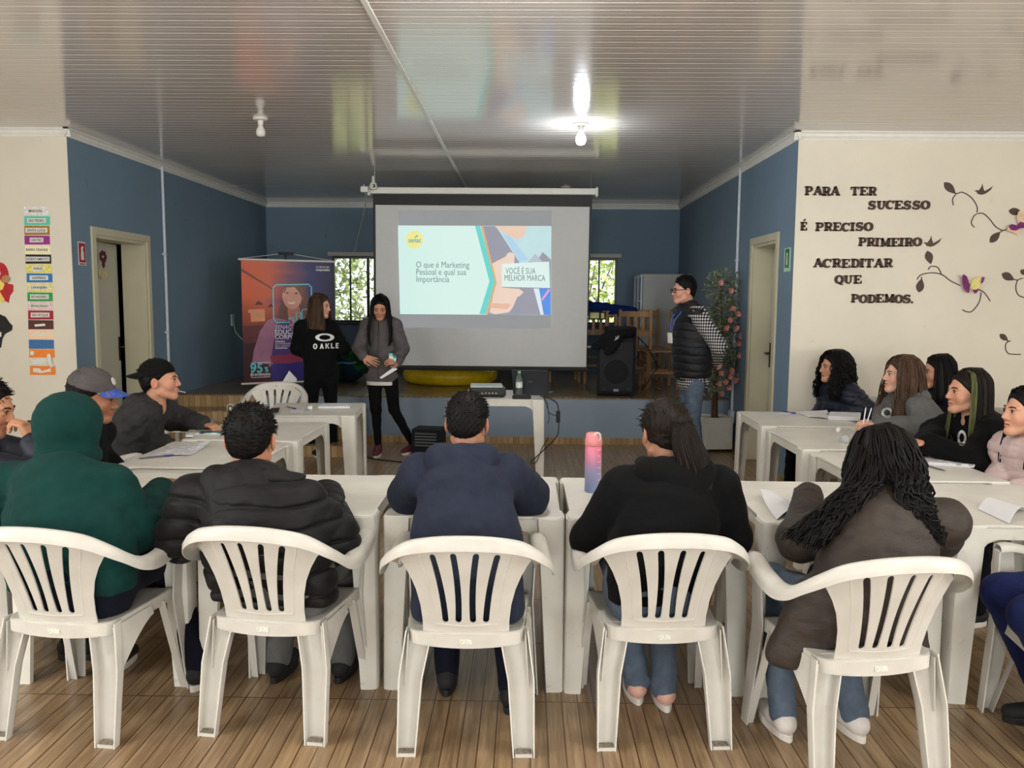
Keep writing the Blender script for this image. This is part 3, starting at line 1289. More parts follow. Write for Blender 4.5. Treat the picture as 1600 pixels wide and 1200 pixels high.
        def sf(u, v):
            z = 0.40 * (1 - u)
            y = 0.10 + 0.105 * u
            return Vector((s * (0.232 + 0.026 * u - 0.03 * v), y - 0.0, z))
        st.grid(sf, 8, 2, thick=0.005)
        st.build('strut', m, root, smooth=40)
    return root


def bm_fix(o):
    return o


TH = 0.72


def make_table(label, group, sx=0.715, sy=0.76, m=None, z=TH):
    """square stackable plastic table: slab with stepped edges, aprons, four channel legs"""
    m = m or m_tableplastic
    root = empty('plastic_table', (0, 0, 0), 0, label, 'table', group)
    hx, hy = sx / 2, sy / 2
    c, st = 0.105, 0.010
    pts = []
    # outline with corners standing slightly proud of the straight sides
    q = [(hx, hy)]
    def corner(ax, ay):
        X, Y = hx * ax, hy * ay
        r = 0.022
        seq = [(X - ax * st, Y - ay * (c + .02)), (X, Y - ay * (c - .005)), (X, Y - ay * r), (X - ax * r * .3, Y - ay * r * .3), (X - ax * r, Y), (X - ax * (c - .005), Y), (X - ax * (c + .02), Y - ay * st)]
        if ax * ay < 0:
            seq = seq[::-1]
        return seq
    for ax, ay in ((1, 1), (-1, 1), (-1, -1), (1, -1)):
        pts += corner(ax, ay)
    top = MB()
    top.prism(pts, z - 0.012, z, 'Z')
    # raised inner panel line
    to = top.build('tabletop', m, root, bevel=0.004)
    ap = MB()
    # aprons with arched lower edge near the legs
    for ax, half, other in (('Y', hx, hy), ('X', hy, hx)):
        for s in (-1, 1):
            L = half - 0.02
            prof = [(-L, z - .01), (L, z - .01), (L, z - .14), (L - .055, z - .135), (L - .075, z - .105), (L - .10, z - .075), (L - .14, z - .060), (-L + .14, z - .060), (-L + .10, z - .075), (-L + .075, z - .105), (-L + .055, z - .135), (-L, z - .14)]
            d = (other - st - .008) * s
            ap.prism(prof, d - .003, d + .003, ax)
    ap.build('apron', m, to, bevel=0.0015)
    for ax in (1, -1):
        for ay in (1, -1):
            lg = MB()

            def sec(cx, cy, w):
                # quarter-round channel with outer corner at (cx,cy)
                k = []
                k.append((cx - ax * w, cy - ay * .012))
                k.append((cx - ax * w, cy))
                k.append((cx - ax * w * .55, cy + ay * .0))
                k.append((cx - ax * w * .22, cy - ay * w * .02))
                k.append((cx - ax * w * .06, cy - ay * w * .10))
                k.append((cx - ax * w * .0, cy - ay * w * .26))
                k.append((cx, cy - ay * w * .6))
                k.append((cx, cy - ay * w))
                k.append((cx - ax * .012, cy - ay * w))
                if ax * ay < 0:
                    k = k[::-1]
                return k
            t = sec(ax * (hx - .001), ay * (hy - .001), .098)
            b = sec(ax * (hx + .002), ay * (hy + .002), .060)
            # secs in c_leg are blended linearly
            c_leg(lg, (t, z - 0.008), (b, 0.0), 12, th=0.006)
            lo = lg.build('leg', m, root, smooth=35)
            MB().cbox((ax * (hx - .028), ay * (hy - .028), .006), (.045, .045, .010)).build('foot_plate', m_rubber, lo)
    return root


def clone(proto, loc, rz, label, group=None, name=None):
    o = copy_tree(proto)
    if name:
        o.name = name
    o.location = loc
    o.rotation_euler = (0, 0, rz)
    o['label'] = label
    if group:
        o['group'] = group
    return o


GC = 'white plastic armchairs around the tables'
GT = 'white plastic tables set in a U'
chair = make_chair('white plastic armchair under the person in the navy hoodie, middle of the near row', GC)


def chair_at(px_l, px_r, label, rz=0.0, first=False):
    a, b = atZ(px_l[0], px_l[1], 0), atZ(px_r[0], px_r[1], 0)
    mid = (a + b) / 2
    c, s = math.cos(rz), math.sin(rz)
    off = Vector((0 * c - (-0.262) * s, 0 * s + (-0.262) * c, 0))     # rear feet lie at y=-0.262
    p = Vector((mid.x, mid.y, 0)) - off
    if first:
        chair.location = p
        chair.rotation_euler = (0, 0, rz)
        return chair
    return clone(chair, p, rz, label, GC)


ch3 = chair_at((641, 1180), (812, 1182), '', R(1), True)
ch2 = chair_at((325, 1156), (491, 1156), 'white plastic armchair under the person in the black puffer jacket', R(-7))
ch1 = chair_at((0, 1160), (165, 1161), 'white plastic armchair under the person in the green hoodie, left end of near row', R(-6))
ch4 = chair_at((952, 1168), (1122, 1173), 'white plastic armchair under the girl with the ponytail', R(3))
ch5 = chair_at((1287, 1232), (1466, 1238), 'white plastic armchair under the person in the brown jacket, nearest the camera', R(9))
ch6 = clone(chair, (1.99, 2.86, 0), R(82), 'white plastic armchair at the right edge beside the blue trousers', GC)

# near row tables
table = make_table('white plastic table in front of the navy hoodie, middle of near row', GT)
TD = 0.76
ty = 3.225 + TD / 2
table.location = (-0.203, ty, 0)
T2 = clone(table, (-0.955, ty, 0), 0, 'white plastic table in front of the person in the black puffer jacket', GT)
T1 = clone(table, (-1.715, ty, 0), 0, 'white plastic table in front of the person in the green hoodie', GT)
T4 = clone(table, (0.528, ty - .01, 0), 0, 'white plastic table carrying the pink and blue bottle', GT)
T5 = clone(table, (1.29, ty - .03, 0), 0, 'white plastic table in front of the person in the brown jacket', GT)
T6 = clone(table, (2.05, ty - .05, 0), R(-1), 'white plastic table at the right end of the near row', GT)
# left column
L1 = clone(table, (-1.74, 4.10 + .38, 0), 0, 'left column table with the open booklet and blue pen, behind the green hoodie', GT)
L2 = clone(table, (-1.72, 5.30, 0), R(-1), 'left column table with the colour brochure and small card, second of three', GT)
L3 = clone(table, (-1.64, 6.36, 0), R(5), 'left column table beneath the standing girl in black, farthest from camera', GT)
# right column
R1 = clone(table, (1.985, 4.36, 0), R(1), 'right column table with white papers and black pen beside the pink jacket', GT)
R2 = clone(table, (1.975, 5.20, 0), 0, 'right column table in the middle with crumpled plastic wrap', GT)
R3 = clone(table, (2.00, 6.10, 0), R(-1), 'right column table in front of the curly haired girl, nearest the cream wall', GT)
# projector table
P1 = clone(table, (-0.20, 7.47, 0), 0, 'white plastic table carrying the projector and the laptop before the stage', GT)

# chairs away from the near row
clone(chair, (-2.27, 7.22, 0), R(178), 'empty white plastic armchair facing the camera at the far left column table', GC)
st_ = empty('plastic_stool', (-3.03, 7.38, 0), R(3), 'low white plastic stool standing by the steps on the left', 'stool')
MB().prism([(-.17, -.19), (.17, -.19), (.20, -.16), (.20, .16), (.17, .19), (-.17, .19), (-.20, .16), (-.20, -.16)], .43, .45, 'Z').build('seat', m_plastic, st_, bevel=.006)
MB().box((-.185, -.175, .385), (.185, .175, .43)).build('apron', m_plastic, st_, bevel=.006)
for sx_ in (-1, 1):
    for sy_ in (-1, 1):
        MB().tube([(sx_ * .155, sy_ * .145, .43), (sx_ * .175, sy_ * .165, 0)], [.030, .020], 10).build('leg', m_plastic, st_, smooth=True)

# ================================================================ PEOPLE
Ms = NT('skin', 0.5, 0.35)
at_ = Ms.n('ShaderNodeVertexColor')
at_.layer_name = 'tint'
Ms.base(Ms.mix(0.25, at_.outputs[0], Ms.ramp(Ms.noise(60, None, 4), [(0.3, (0.75, 0.72, 0.7)), (0.7, (1, 1, 1))]), 'MULTIPLY'))
Ms.b.inputs['Subsurface Weight'].default_value = 0.08
Ms.b.inputs['Subsurface Radius'].default_value = (0.01, 0.004, 0.002)
Ms.bump(Ms.noise(250, None, 3), 0.06, 0.002)
m_skin = Ms.m
m_eye = mat('eye_white', (150, 142, 136), 0.35, var=0.02)
m_iris = mat('eye_iris', (38, 24, 16), 0.15)


def hair_mat(name, c1, c2, rough=0.55, spec=0.16, sc=(60, 60, 6)):
    M = NT(name, rough, spec)
    M.base(M.ramp(M.noise(1.0, M.co('Object', sc), 4, 0.6), [(0.3, srgb(c1)), (0.7, srgb(c2))]))
    M.bump(M.noise(1.0, M.co('Object', (sc[0] * 3, sc[1] * 3, sc[2] * 2)), 3, 0.6), 0.35, 0.004)
    return M.m


def cloth(name, color, rough=0.88, var=0.14, weave=420, fold=0.35, spec=0.12, sheen=0.02):
    M = NT(name, rough, spec)
    c = srgb(color)
    c = tuple(v * .62 for v in c[:3]) + (1,)
    hi = tuple(min(1, v * (1 + var)) for v in c[:3]) + (1,)
    lo = tuple(v * (1 - var) for v in c[:3]) + (1,)
    M.base(M.ramp(M.noise(18, None, 5, 0.6), [(0.3, lo), (0.7, hi)]))
    M.b.inputs['Sheen Weight'].default_value = sheen
    w = M.math('ADD', M.math('MULTIPLY', M.noise(weave, None, 2), 0.12), M.math('MULTIPLY', M.noise(7, M.co('Object', (1, 1, 2.2)), 4, 0.55), 1.0))
    M.bump(w, fold, 0.02)
    return M.m


h_black = hair_mat('black_hair', (5, 4, 4), (15, 12, 11))
h_dark = hair_mat('dark_brown_hair', (10, 8, 7), (34, 25, 21))
h_brown = hair_mat('brown_hair', (42, 30, 23), (84, 62, 47))


def to_arr(M):
    return np.array(M)


def xf(V, M):
    A = np.array(M)
    return V @ A[:3, :3].T + A[:3, 3]


def head_raw(res=0.0038, seed=0, fem=0.0, mouth=0.0):
    F = Field()
    F.ell((0, -.014, .030), (.073, .094, .086))
    F.ell((0, .034, -.026), (.056, .056, .074), k=.03)
    for s in (-1, 1):
        F.cap((s * .050, .004, -.066), (s * .016, .064, -.097), .018 - .003 * fem, .017, k=.025)
        F.ell((s * .036, .055, -.032), (.024, .024, .026), k=.02)
        F.cap((s * .008, .086, .017), (s * .042, .072, .017), .010, .009, k=.014)
    F.ell((0, .070, -.096), (.020, .020, .017), k=.02)
    for s in (-1, 1):
        F.ell((s * .031, .097, -.002), (.017, .013, .010), k=.012, op='-')
        F.ell((s * .031, .079, -.002), (.0145, .0105, .0115), k=.003)
    F.cap((0, .086, .010), (0, .104, -.030), .0075, .0105, k=.010)
    for s in (-1, 1):
        F.ell((s * .0115, .094, -.035), (.008, .010, .007), k=.007)
        F.cap((0, .0925, -.0575), (s * .020, .080, -.061), .0058, .004, k=.005)
        F.cap((0, .0905, -.0690), (s * .018, .080, -.066), .0070, .004, k=.005)
    F.ell((0, .098, -.0632), (.026, .020, .0016 + mouth), k=.004, op='-')
    for s in (-1, 1):
        rt = Matrix.Rotation(s * 0.35, 3, 'Z')
        F.ell((s * .078, -.012, -.012), (.0085, .020, .032), rot=np.array(rt), k=.006)
        F.ell((s * .088, -.006, -.009), (.008, .011, .020), rot=np.array(rt), k=.005, op='-')
    F.cap((0, -.026, -.06), (0, -.034, -.16), .050 - .006 * fem, .054 - .006 * fem, k=.03)
    return F.raw(res, relax=1)


_HEADS = {}


def head_cached(fem):
    if fem not in _HEADS:
        _HEADS[fem] = head_raw(fem=fem)
    return _HEADS[fem]


def head_tint(V, skin):
    c = np.array(srgb(skin))[:3]
    T = np.ones((len(V), 4))
    T[:, :3] = c
    x, y, z = V.T
    lip = np.exp(-(((z + .0635) / .0085) ** 2) - ((x / .021) ** 2) ** 2) * (y > .07)
    lipc = c * np.array([.86, .52, .50])
    T[:, :3] = T[:, :3] * (1 - .8 * lip[:, None]) + lipc * .8 * lip[:, None]
    ch = np.exp(-(((np.abs(x) - .042) / .02) ** 2) - ((z + .035) / .02) ** 2) * (y > .03)
    T[:, :3] *= 1 - ch[:, None] * np.array([.02, .14, .14])
    ear = np.exp(-(((np.abs(x) - .083) / .008) ** 2)) * (np.abs(z + .012) < .04)
    T[:, :3] *= 1 - ear[:, None] * np.array([.0, .16, .16])
    return T


def hand_add(F, wrist, d, nrm, side, curl=0.5, sc=1.0, spread=1.0, thumb=0.5, curls=None):
    """d: direction wrist->knuckles, nrm: palm normal (side the fingers curl to), side +1 thumb along d x nrm"""
    d = Vector(d).normalized()
    nrm = Vector(nrm)
    nrm = (nrm - d * nrm.dot(d)).normalized()
    sv = d.cross(nrm).normalized() * side          # towards the thumb
    w = Vector(wrist)
    L = .085 * sc
    for k, (o, ln) in enumerate(((.028, .95), (.010, 1.0), (-.009, .97), (-.026, .86))):
        kn = w + d * (L * ln) + sv * (o * sc)
        F.cap(w + d * .012 + sv * (o * .55 * sc), kn, .0135 * sc, .0105 * sc, k=.012)
        cu = curls[k] if curls else curl
        dirv = d + sv * (o * 3.0 * spread)
        dirv.normalize()
        lens = [(.042, .026, .021), (.046, .030, .022), (.043, .028, .022), (.034, .021, .019)][k]
        p = kn
        ang = 0
        for j, l in enumerate(lens):
            ang += cu * (0.9, 1.1, 0.8)[j]
            dv = (dirv * math.cos(ang) + nrm * math.sin(ang)).normalized()
            q = p + dv * l * sc
            F.cap(p, q, (.0092 - .0008 * j) * sc, (.0086 - .0010 * j) * sc, k=.0025)
            p = q
    b = w + d * .022 * sc + sv * .024 * sc
    t1 = (d * .65 + sv * .75 + nrm * .25 * thumb).normalized()
    p1 = b + t1 * .036 * sc
    F.cap(b, p1, .0145 * sc, .0115 * sc, k=.012)
    t2 = (d * .85 + sv * (.35 - .4 * thumb) + nrm * .55 * thumb).normalized()
    p2 = p1 + t2 * .030 * sc
    F.cap(p1, p2, .0105 * sc, .0095 * sc, k=.004)
    t3 = (d * .9 + sv * (.1 - .5 * thumb) + nrm * .7 * thumb).normalized()
    F.cap(p2, p2 + t3 * .024 * sc, .0092 * sc, .0075 * sc, k=.003)


def ik(sh, wr, l1, l2, hint):
    v = wr - sh
    D = v.length
    if D > (l1 + l2) * .999:
        wr = sh + v.normalized() * (l1 + l2) * .999
        v = wr - sh
        D = v.length
    a = (l1 * l1 - l2 * l2 + D * D) / (2 * D)
    h = math.sqrt(max(0, l1 * l1 - a * a))
    ax = v.normalized()
    hn = Vector(hint) - ax * Vector(hint).dot(ax)
    hn.normalize()
    return sh + ax * a + hn * h, wr


def seam(x, pitch, amp):
    d = (x / pitch - np.round(x / pitch)) * pitch
    return amp * np.exp(-(d / (.11 * pitch)) ** 2) * .9 - amp * .30 * np.abs(np.sin(np.pi * x / pitch)) ** .7 + amp * .1


def quilt(pitch, amp):
    def f(P, t, L):
        if t is None:
            return 0
        return seam(t * L, pitch, amp)
    return f


def zquilt(pitch, amp, z0=0.0):
    def f(P, t, L):
        return seam(P[:, 2] - z0 + .004 * np.sin(P[:, 0] * 25), pitch, amp)
    return f


class Person:
    def __init__(self, label, x, y, face, head, hrot=(0, 0, 0), skin=(176, 130, 104), fem=0.0, hsc=1.0, floor=0.0, group=None):
        """x,y: floor position of the pelvis; face: heading (0 = towards the stage); head: world position of head centre;
        hrot: (yaw, pitch, roll) of head relative to heading 0 (world), degrees"""
        self.root = empty('person', (x, y, floor), face, label, 'person', group)
        self.face = face
        self.W = Matrix.Translation((x, y, floor)) @ Matrix.Rotation(face, 4, 'Z')
        self.Wi = self.W.inverted()
        self.skin, self.fem = skin, fem
        self.h = self.L(head)
        self.HM = Matrix.Translation(self.h) @ Matrix.Rotation(R(hrot[0]) - face, 4, 'Z') @ Matrix.Rotation(R(hrot[1]), 4, 'X') @ Matrix.Rotation(R(hrot[2]), 4, 'Y') @ Matrix.Scale(hsc, 4)
        self.skel = {}

    def L(self, w):
        return self.Wi @ Vector(w)

    def H(self, p):
        return self.HM @ Vector(p)

    def pose(self, pelvis, neck=None, shw=.17, shz=-.045, shy=.0, wr=None, el=None, hint=None, knees=None, ankles=None, la=(.27, .245), shl=None, belly=0.0):
        S = self.skel
        S['pelvis'] = Vector(pelvis)
        S['neck'] = Vector(neck) if neck is not None else self.H((0, -.034, -.165))
        n, p = S['neck'], S['pelvis']
        S['waist'] = p + (n - p) * .36 + Vector((0, -.015, 0))
        S['chest'] = p + (n - p) * .72 + Vector((0, -.02, 0))
        for i, s in ((0, -1), (1, 1)):
            sh = n + Vector((s * shw, shy, shz)) if shl is None else Vector(shl[i])
            S['sh%d' % i] = sh
            if el is not None and el[i] is not None:
                S['el%d' % i] = Vector(el[i])
                S['wr%d' % i] = Vector(wr[i])
            else:
                e, w = ik(sh, Vector(wr[i]), la[0], la[1], hint[i] if hint else (s * .6, -.3, -1))
                S['el%d' % i], S['wr%d' % i] = e, w
            S['hip%d' % i] = p + Vector((s * .085, 0, 0))
            S['kn%d' % i] = Vector(knees[i])
            S['an%d' % i] = Vector(ankles[i])
        return self

    def body(self, hands=None, fine=True):
        S = self.skel
        V, Q = head_cached(self.fem)
        T = head_tint(V, self.skin)
        V = xf(V, self.HM)
        parts = [(V, Q, T)]
        F = Field()
        F.cap(self.H((0, -.03, -.10)), S['neck'], .046, .055, k=.02)
        F.cap(S['neck'], S['chest'], .06, .12, k=.05, flat=(0, 1, 0), fk=1.4)
        F.cap(S['chest'], S['waist'], .12, .11, k=.05, flat=(0, 1, 0), fk=1.4)
        F.cap(S['waist'], S['pelvis'], .11, .12, k=.05, flat=(0, 1, 0), fk=1.3)
        for i in (0, 1):
            F.cap(S['neck'] + (S['sh%d' % i] - S['neck']) * .4, S['sh%d' % i], .045, .04, k=.04)
            F.cap(S['sh%d' % i], S['el%d' % i], .040, .033, k=.02)
            F.cap(S['el%d' % i], S['wr%d' % i], .034, .024, k=.02)
            F.cap(S['hip%d' % i], S['kn%d' % i], .062, .045, k=.03)
            F.cap(S['kn%d' % i], S['an%d' % i], .045, .030, k=.02)
        v, q = F.raw(0.011, relax=1)
        c = np.array(srgb(self.skin))
        parts.append((v, q, np.tile(c, (len(v), 1))))
        for hd in (hands or []):
            i = hd.pop('i')
            G = Field()
            w = S['wr%d' % i]
            e = S['el%d' % i]
            dv = (w - e).normalized()
            G.cap(w - dv * .06, w + dv * .01, .025, .0215)
            d = Vector(hd.pop('d', dv))
            hand_add(G, w, d, hd.pop('n', (0, 0, -1)), hd.pop('side', -1 if i else 1), **hd)
            v, q = G.raw(0.0036, relax=1)
            parts.append((v, q, np.tile(c, (len(v), 1))))
        n = 0
        Vs, Qs, Ts = [], [], []
        for v, q, t in parts:
            Vs.append(v)
            Qs.append(q + n)
            Ts.append(t)
            n += len(v)
        self.b = raw_mesh('body', np.concatenate(Vs), np.concatenate(Qs), m_skin, self.root, np.concatenate(Ts))
        return self

    def face_bits(self, brow=h_black, look=(0, 0), shut=0.0):
        for s in (-1, 1):
            e = MB()
            c = Vector((s * .031, .0775, -.002))
            prof = [(0.0001, .0118), (.004, .0112), (.0085, .0085), (.0112, .004), (.0118, 0)]
            Mx = self.HM @ Matrix.Translation(c) @ Matrix.Rotation(R(look[0]), 4, 'Z') @ Matrix.Rotation(R(-90 + look[1]), 4, 'X')
            k = 1 - .55 * shut
            e.lathe([(r, z) for r, z in prof], 12, M=Mx @ Matrix.Scale(1.02, 4), mi=0)
            e.lathe([(0.0001, .0123), (.0038, .0121), (.0062, .0108)], 10, M=Mx @ Matrix.Scale(1.03, 4), mi=1)
            e.build('eye', [m_eye, m_iris], self.root, smooth=True)
        for s in (-1, 1):
            b = MB()
            b.tube([self.H((s * .014, .0945, .016)), self.H((s * .028, .0925, .0215)), self.H((s * .042, .082, .019)), self.H((s * .050, .072, .013))], [.0028, .0034, .0028, .0012], 6)
            # upper lash line
            b.tube([self.H((s * .046, .080, .014)), self.H((s * .046, .082, .003))], .0008, 3)
            b.tube([self.H((s * .017, .0865, .002)), self.H((s * .031, .0925, .0085 - .006 * shut)), self.H((s * .045, .0835, .002))], [.0012, .0022, .0014], 5)
            b.build('eyebrow', brow, self.root, smooth=True)
        return self

    def top(self, name, m, t=.014, res=.0075, folds=.0035, seed=3, hemcut=None, puff=None, hem=None, sleeve=(.060, .050, .050, .038), chest=(.15, .165, .155), fk=1.45,
            collar=.03, cuff=True, sleeves=True, hemflare=.0, extra=None, zq=None):
        S = self.skel
        F = Field()
        fx = None
        sfx = quilt(*puff) if puff else None
        n = S['neck']
        hemp = Vector(hem) if hem is not None else S['pelvis'] + Vector((0, 0, -.02))
        F.cap(n + Vector((0, 0, -.03)), S['chest'], .075 + t, chest[0] + t, k=.06, flat=(0, 1, 0), fk=fk, fx=fx)
        F.cap(S['chest'], S['waist'], chest[0] + t, chest[1] + t, k=.05, flat=(0, 1, 0), fk=fk, fx=fx)
        F.cap(S['waist'], hemp, chest[1] + t, chest[2] + t + hemflare, k=.05, flat=(0, 1, 0), fk=fk - .1, fx=fx)
        for i in (0, 1):
            sh, el, wr = S['sh%d' % i], S['el%d' % i], S['wr%d' % i]
            F.cap(n + (sh - n) * .35 + Vector((0, 0, -.01)), sh, .055 + t, .052 + t, k=.05)
            if sleeves:
                F.cap(sh, el, sleeve[0] + t, sleeve[1] + t, k=.03, fx=sfx)
                dv = (wr - el).normalized()
                F.cap(el, wr - dv * .015, sleeve[2] + t, sleeve[3] + t * .6, k=.025, fx=sfx)
                if cuff:
                    F.cap(wr - dv * .045, wr - dv * .005, .031 + t * .3, .029 + t * .3, k=.006)
        if collar:
            for k in range(10):
                a, b = k / 10 * 2 * PI, (k + 1) / 10 * 2 * PI
                rr = .062
                F.cap(n + Vector((rr * math.cos(a), rr * math.sin(a), .012)), n + Vector((rr * math.cos(b), rr * math.sin(b), .012)), collar * .55, k=.015)
        if extra:
            extra(F, S)
        w1 = wob(seed, 22, folds)
        w2 = wob(seed + 9, 55, folds * .5)
        if hemcut is not None:
            F.plane((0, 0, hemcut), (0, 0, -1), k=.012)
        if getattr(self, 'clip', None):
            F.plane(self.clip[0], self.clip[1], k=.012)

        def disp(P):
            d = w1(P * np.array([.7, .7, 1.3])) + w2(P)
            if zq:
                d = d + seam(P[:, 2] - zq[2] + .006 * np.sin(P[:, 0] * 22), zq[0], zq[1])
            return d
        o = F.mesh(name, m, self.root, res=res, disp=disp)
        self.topo = o
        return o

    def hood_down(self, m, sz=1.0, res=.007, drop=.13, parent=None, back=-.10):
        S = self.skel
        n = S['neck']
        F = Field()
        F.ell(n + Vector((0, -.055 * sz, .012)), (.105 * sz, .062, .075), k=.03)
        for s in (-1, 1):
            F.cap(n + Vector((s * .088 * sz, .035, .035)), n + Vector((s * .085 * sz, -.05, .03)), .032, .045, k=.04)
            F.cap(n + Vector((s * .082 * sz, -.06, .025)), n + Vector((0, back, -drop)), .046, .026, k=.035)
        F.cap(n + Vector((0, -.08, .0)), n + Vector((0, back, -drop)), .05, .022, k=.05)
        # opening above
        F.ell(n + Vector((0, .012, .075)), (.068 * sz, .062, .075), k=.02, op='-')
        F.cap(n + Vector((0, back * .6 - .058, .01)), n + Vector((0, back - .030, -drop * .9)), .006, .004, k=.012, op='-')
        w1 = wob(77, 30, .004)
        return F.mesh('hood', m, parent or self.topo, res=res, disp=w1)

    def trousers(self, m, r=(.085, .062, .060, .050), res=.009, folds=.004, waist=(.14, .135), short=0.0, name='trousers', seed=5, top=.10):
        S = self.skel
        F = Field()
        p = S['pelvis']
        F.cap(p + (S['waist'] - p).normalized() * top, p + Vector((0, 0, .0)), waist[0], waist[1], k=.04, flat=(0, 1, 0), fk=1.35)
        for i in (0, 1):
            h, kn, an = S['hip%d' % i], S['kn%d' % i], S['an%d' % i]
            F.cap(h, kn, r[0], r[1], k=.035)
            F.cap(kn, an + (kn - an).normalized() * short, r[2], r[3], k=.02)
        if getattr(self, 'clip', None):
            F.plane(self.clip[0], self.clip[1], k=.012)
        return F.mesh(name, m, self.root, res=res, disp=wob(seed, 26, folds))

    def shoes(self, m, msole, dirs=None, size=1.0, up=0.0):
        S = self.skel
        for i in (0, 1):
            an = S['an%d' % i]
            a = dirs[i] if dirs else 0.0
            Mx = Matrix.Translation((an.x, an.y, an.z - .088)) @ Matrix.Rotation(a, 4, 'Z')

            def T(x, y, z):
                return Mx @ Vector((x * size, y * size, z * size))
            F = Field()
            F.cap(T(0, -.03, .055), T(0, .04, .052), .036, .036, k=.03)
            F.cap(T(0, .04, .050), T(0, .145, .038), .038, .030, k=.03)
            F.cap(T(0, -.015, .06), T(0, -.005, .10), .036, .036, k=.02)
            F.ell(T(0, 0, .135), (.03, .03, .03), k=.01, op='-')
            F.plane(T(0, 0, .022), (0, 0, -1), k=.004)
            sh = F.mesh('shoe', m, self.root, res=.006, relax=1)
            sole = MB()
            out = []
            for k in range(24):
                t = k / 24 * 2 * PI
                yy = .052 + .118 * math.sin(t)
                xx = .038 * math.cos(t) * (1 + .12 * math.sin(t))
                out.append(T(xx, yy, 0))
            z0 = T(0, 0, 0).z
            sole.prism([(q.x, q.y) for q in out], z0, z0 + .028 * size, 'Z')
            sole.build('sole', msole, sh, bevel=.004)
            lc = MB()
            for k in range(4):
                yy = .055 + k * .018
                lc.tube([T(-.02, yy, .082 - .006 * k), T(0, yy + .004, .0905 - .0065 * k), T(.02, yy, .082 - .006 * k)], .0022, 5)
            lc.build('laces', msole, sh, smooth=True)

    # ---------------------------------------------------------- hair
    def hair_short(self, m, n=420, ln=.018, fade=True, fringe=0.0, seed=1, high=0.0, spiky=.35, parent=None):
        F = Field()
        F.ell((0, -.020, .036 + high * .4), (.081, .099, .089 + high), k=.01)
        F.ell((0, -.045, -.01), (.070, .062, .075), k=.02)
        F.plane((0, .072 + fringe, .050), (0, 1, -.55), k=.015)
        F.plane((0, .022, .012), (0, 1, -1.3), k=.012)
        F.plane((0, -.04, -.066), (0, .25, -1), k=.012)
        w = wob(seed, 190, .0022)
        V, Q = F.raw(.0042, disp=lambda P: w(P * np.array([1, .6, 1])), relax=1)
        o = raw_mesh('hair', xf(V, self.HM), Q, m, parent or self.root)
        rs = np.random.RandomState(seed)
        mb = MB()
        up = V[V[:, 2] > (.02 if fade else -.03)]
        up = up[np.abs(up[:, 0] ** 2 / .081 ** 2 + (up[:, 1] + .02) ** 2 / .099 ** 2 + (up[:, 2] - .036 - high * .4) ** 2 / (.089 + high) ** 2 - 1) < .12]
        for _ in range(n):
            p = Vector(up[rs.randint(len(up))])
            nrm = Vector((p.x, p.y + .02, p.z - .02)).normalized()
            flow = Vector((0.15, .5, -.25)) + Vector(rs.normal(size=3)) * .35
            d = (nrm * spiky + flow * .6).normalized()
            l = ln * rs.uniform(.6, 1.3)
            mb.tube([self.H(p), self.H(p + d * l * .6), self.H(p + d * l + Vector((0, 0, -.002)))], [.0022, .0016, .0004], 4, cap=False)
        mb.build('strands', m, o, smooth=True, fix=False)
        self.hair = o
        return o

    def hair_long(self, m, prof, th0=-125, th1=125, n=170, r=.0042, curl=0.0, cf=6.0, seed=2, sq=1.12, jit=.010, ends=.03, shift=None, part=0.0, vol=True, steps=18, parent=None, m2=None, streak=None):
        """prof: list of (radius, z) from crown to tips, head-local; theta 0 = back of the head"""
        rs = np.random.RandomState(seed)

        def at(th, s, dr=0.0):
            k = s * (len(prof) - 1)
            i = min(int(k), len(prof) - 2)
            f = k - i
            f = f * f * (3 - 2 * f) * .4 + f * .6
            rr = prof[i][0] * (1 - f) + prof[i + 1][0] * f + dr
            z = prof[i][1] * (1 - f) + prof[i + 1][1] * f
            a = R(th * (1 + .16 * max(0, 1 - s * 2.2) ** 2))
            # hair swings slightly back from the face lower down
            p = Vector((rr * math.sin(a), -rr * sq * math.cos(a) - .012, z))
            top = Vector((part, -.005 - .062 * math.cos(a), prof[0][1] - .10 * (max(0, -math.cos(a))) ** 2 * .35))
            w = max(0, 1 - s * 6)
            p = p * (1 - w) + top * w
            if shift:
                p += Vector(shift(th, s))
            return self.H(p)
        base = MB()
        if vol:
            base.grid(lambda u, v: at(th0 + (th1 - th0) * u, v * .97, -.010 - .004 * math.sin(u * 60) * (v > .1)), 44, 26, thick=.012)
        o = base.build('hair', m, parent or self.root, smooth=True)
        F = Field()
        F.ell((0, -.018, .031), (.083, .104, .092), k=.01)
        F.plane((0, .069, .047), (0, 1, -.50), k=.012)
        F.plane((0, .030, .0), (0, 1, -.9), k=.012)
        F.plane((0, -.03, -.060), (0, .2, -1), k=.012)
        V, Q = F.raw(.0045, disp=lambda p: .0014 * np.sin(p[:, 0] * 500 + 3 * np.sin(p[:, 1] * 60)), relax=1)
        raw_mesh('crown_hair', xf(V, self.HM), Q, m, o)
        mb = MB()
        mb2 = MB()
        for k in range(90):
            sg = 1 if k % 2 else -1
            x0 = sg * rs.uniform(.0, .056)
            u0 = abs(x0) / .056
            q0 = Vector((x0 + part * .5, .072 - .020 * u0 * u0 - rs.uniform(0, .03), .092 - .022 * u0 * u0 + rs.uniform(0, .018)))
            q1 = Vector((sg * (.062 + .018 * rs.rand()), .055 - .035 * rs.rand(), .070 - .02 * rs.rand()))
            q2 = Vector((sg * (.088 + .006 * rs.rand()), .018 - .03 * rs.rand(), .012))
            q3 = Vector((sg * (.094 + .01 * rs.rand()), -.01 - .03 * rs.rand(), -.06))
            pts = []
            for j in range(9):
                s_ = j / 8
                pts.append(self.H(q0 * (1 - s_) ** 3 + q1 * 3 * s_ * (1 - s_) ** 2 + q2 * 3 * s_ * s_ * (1 - s_) + q3 * s_ ** 3))
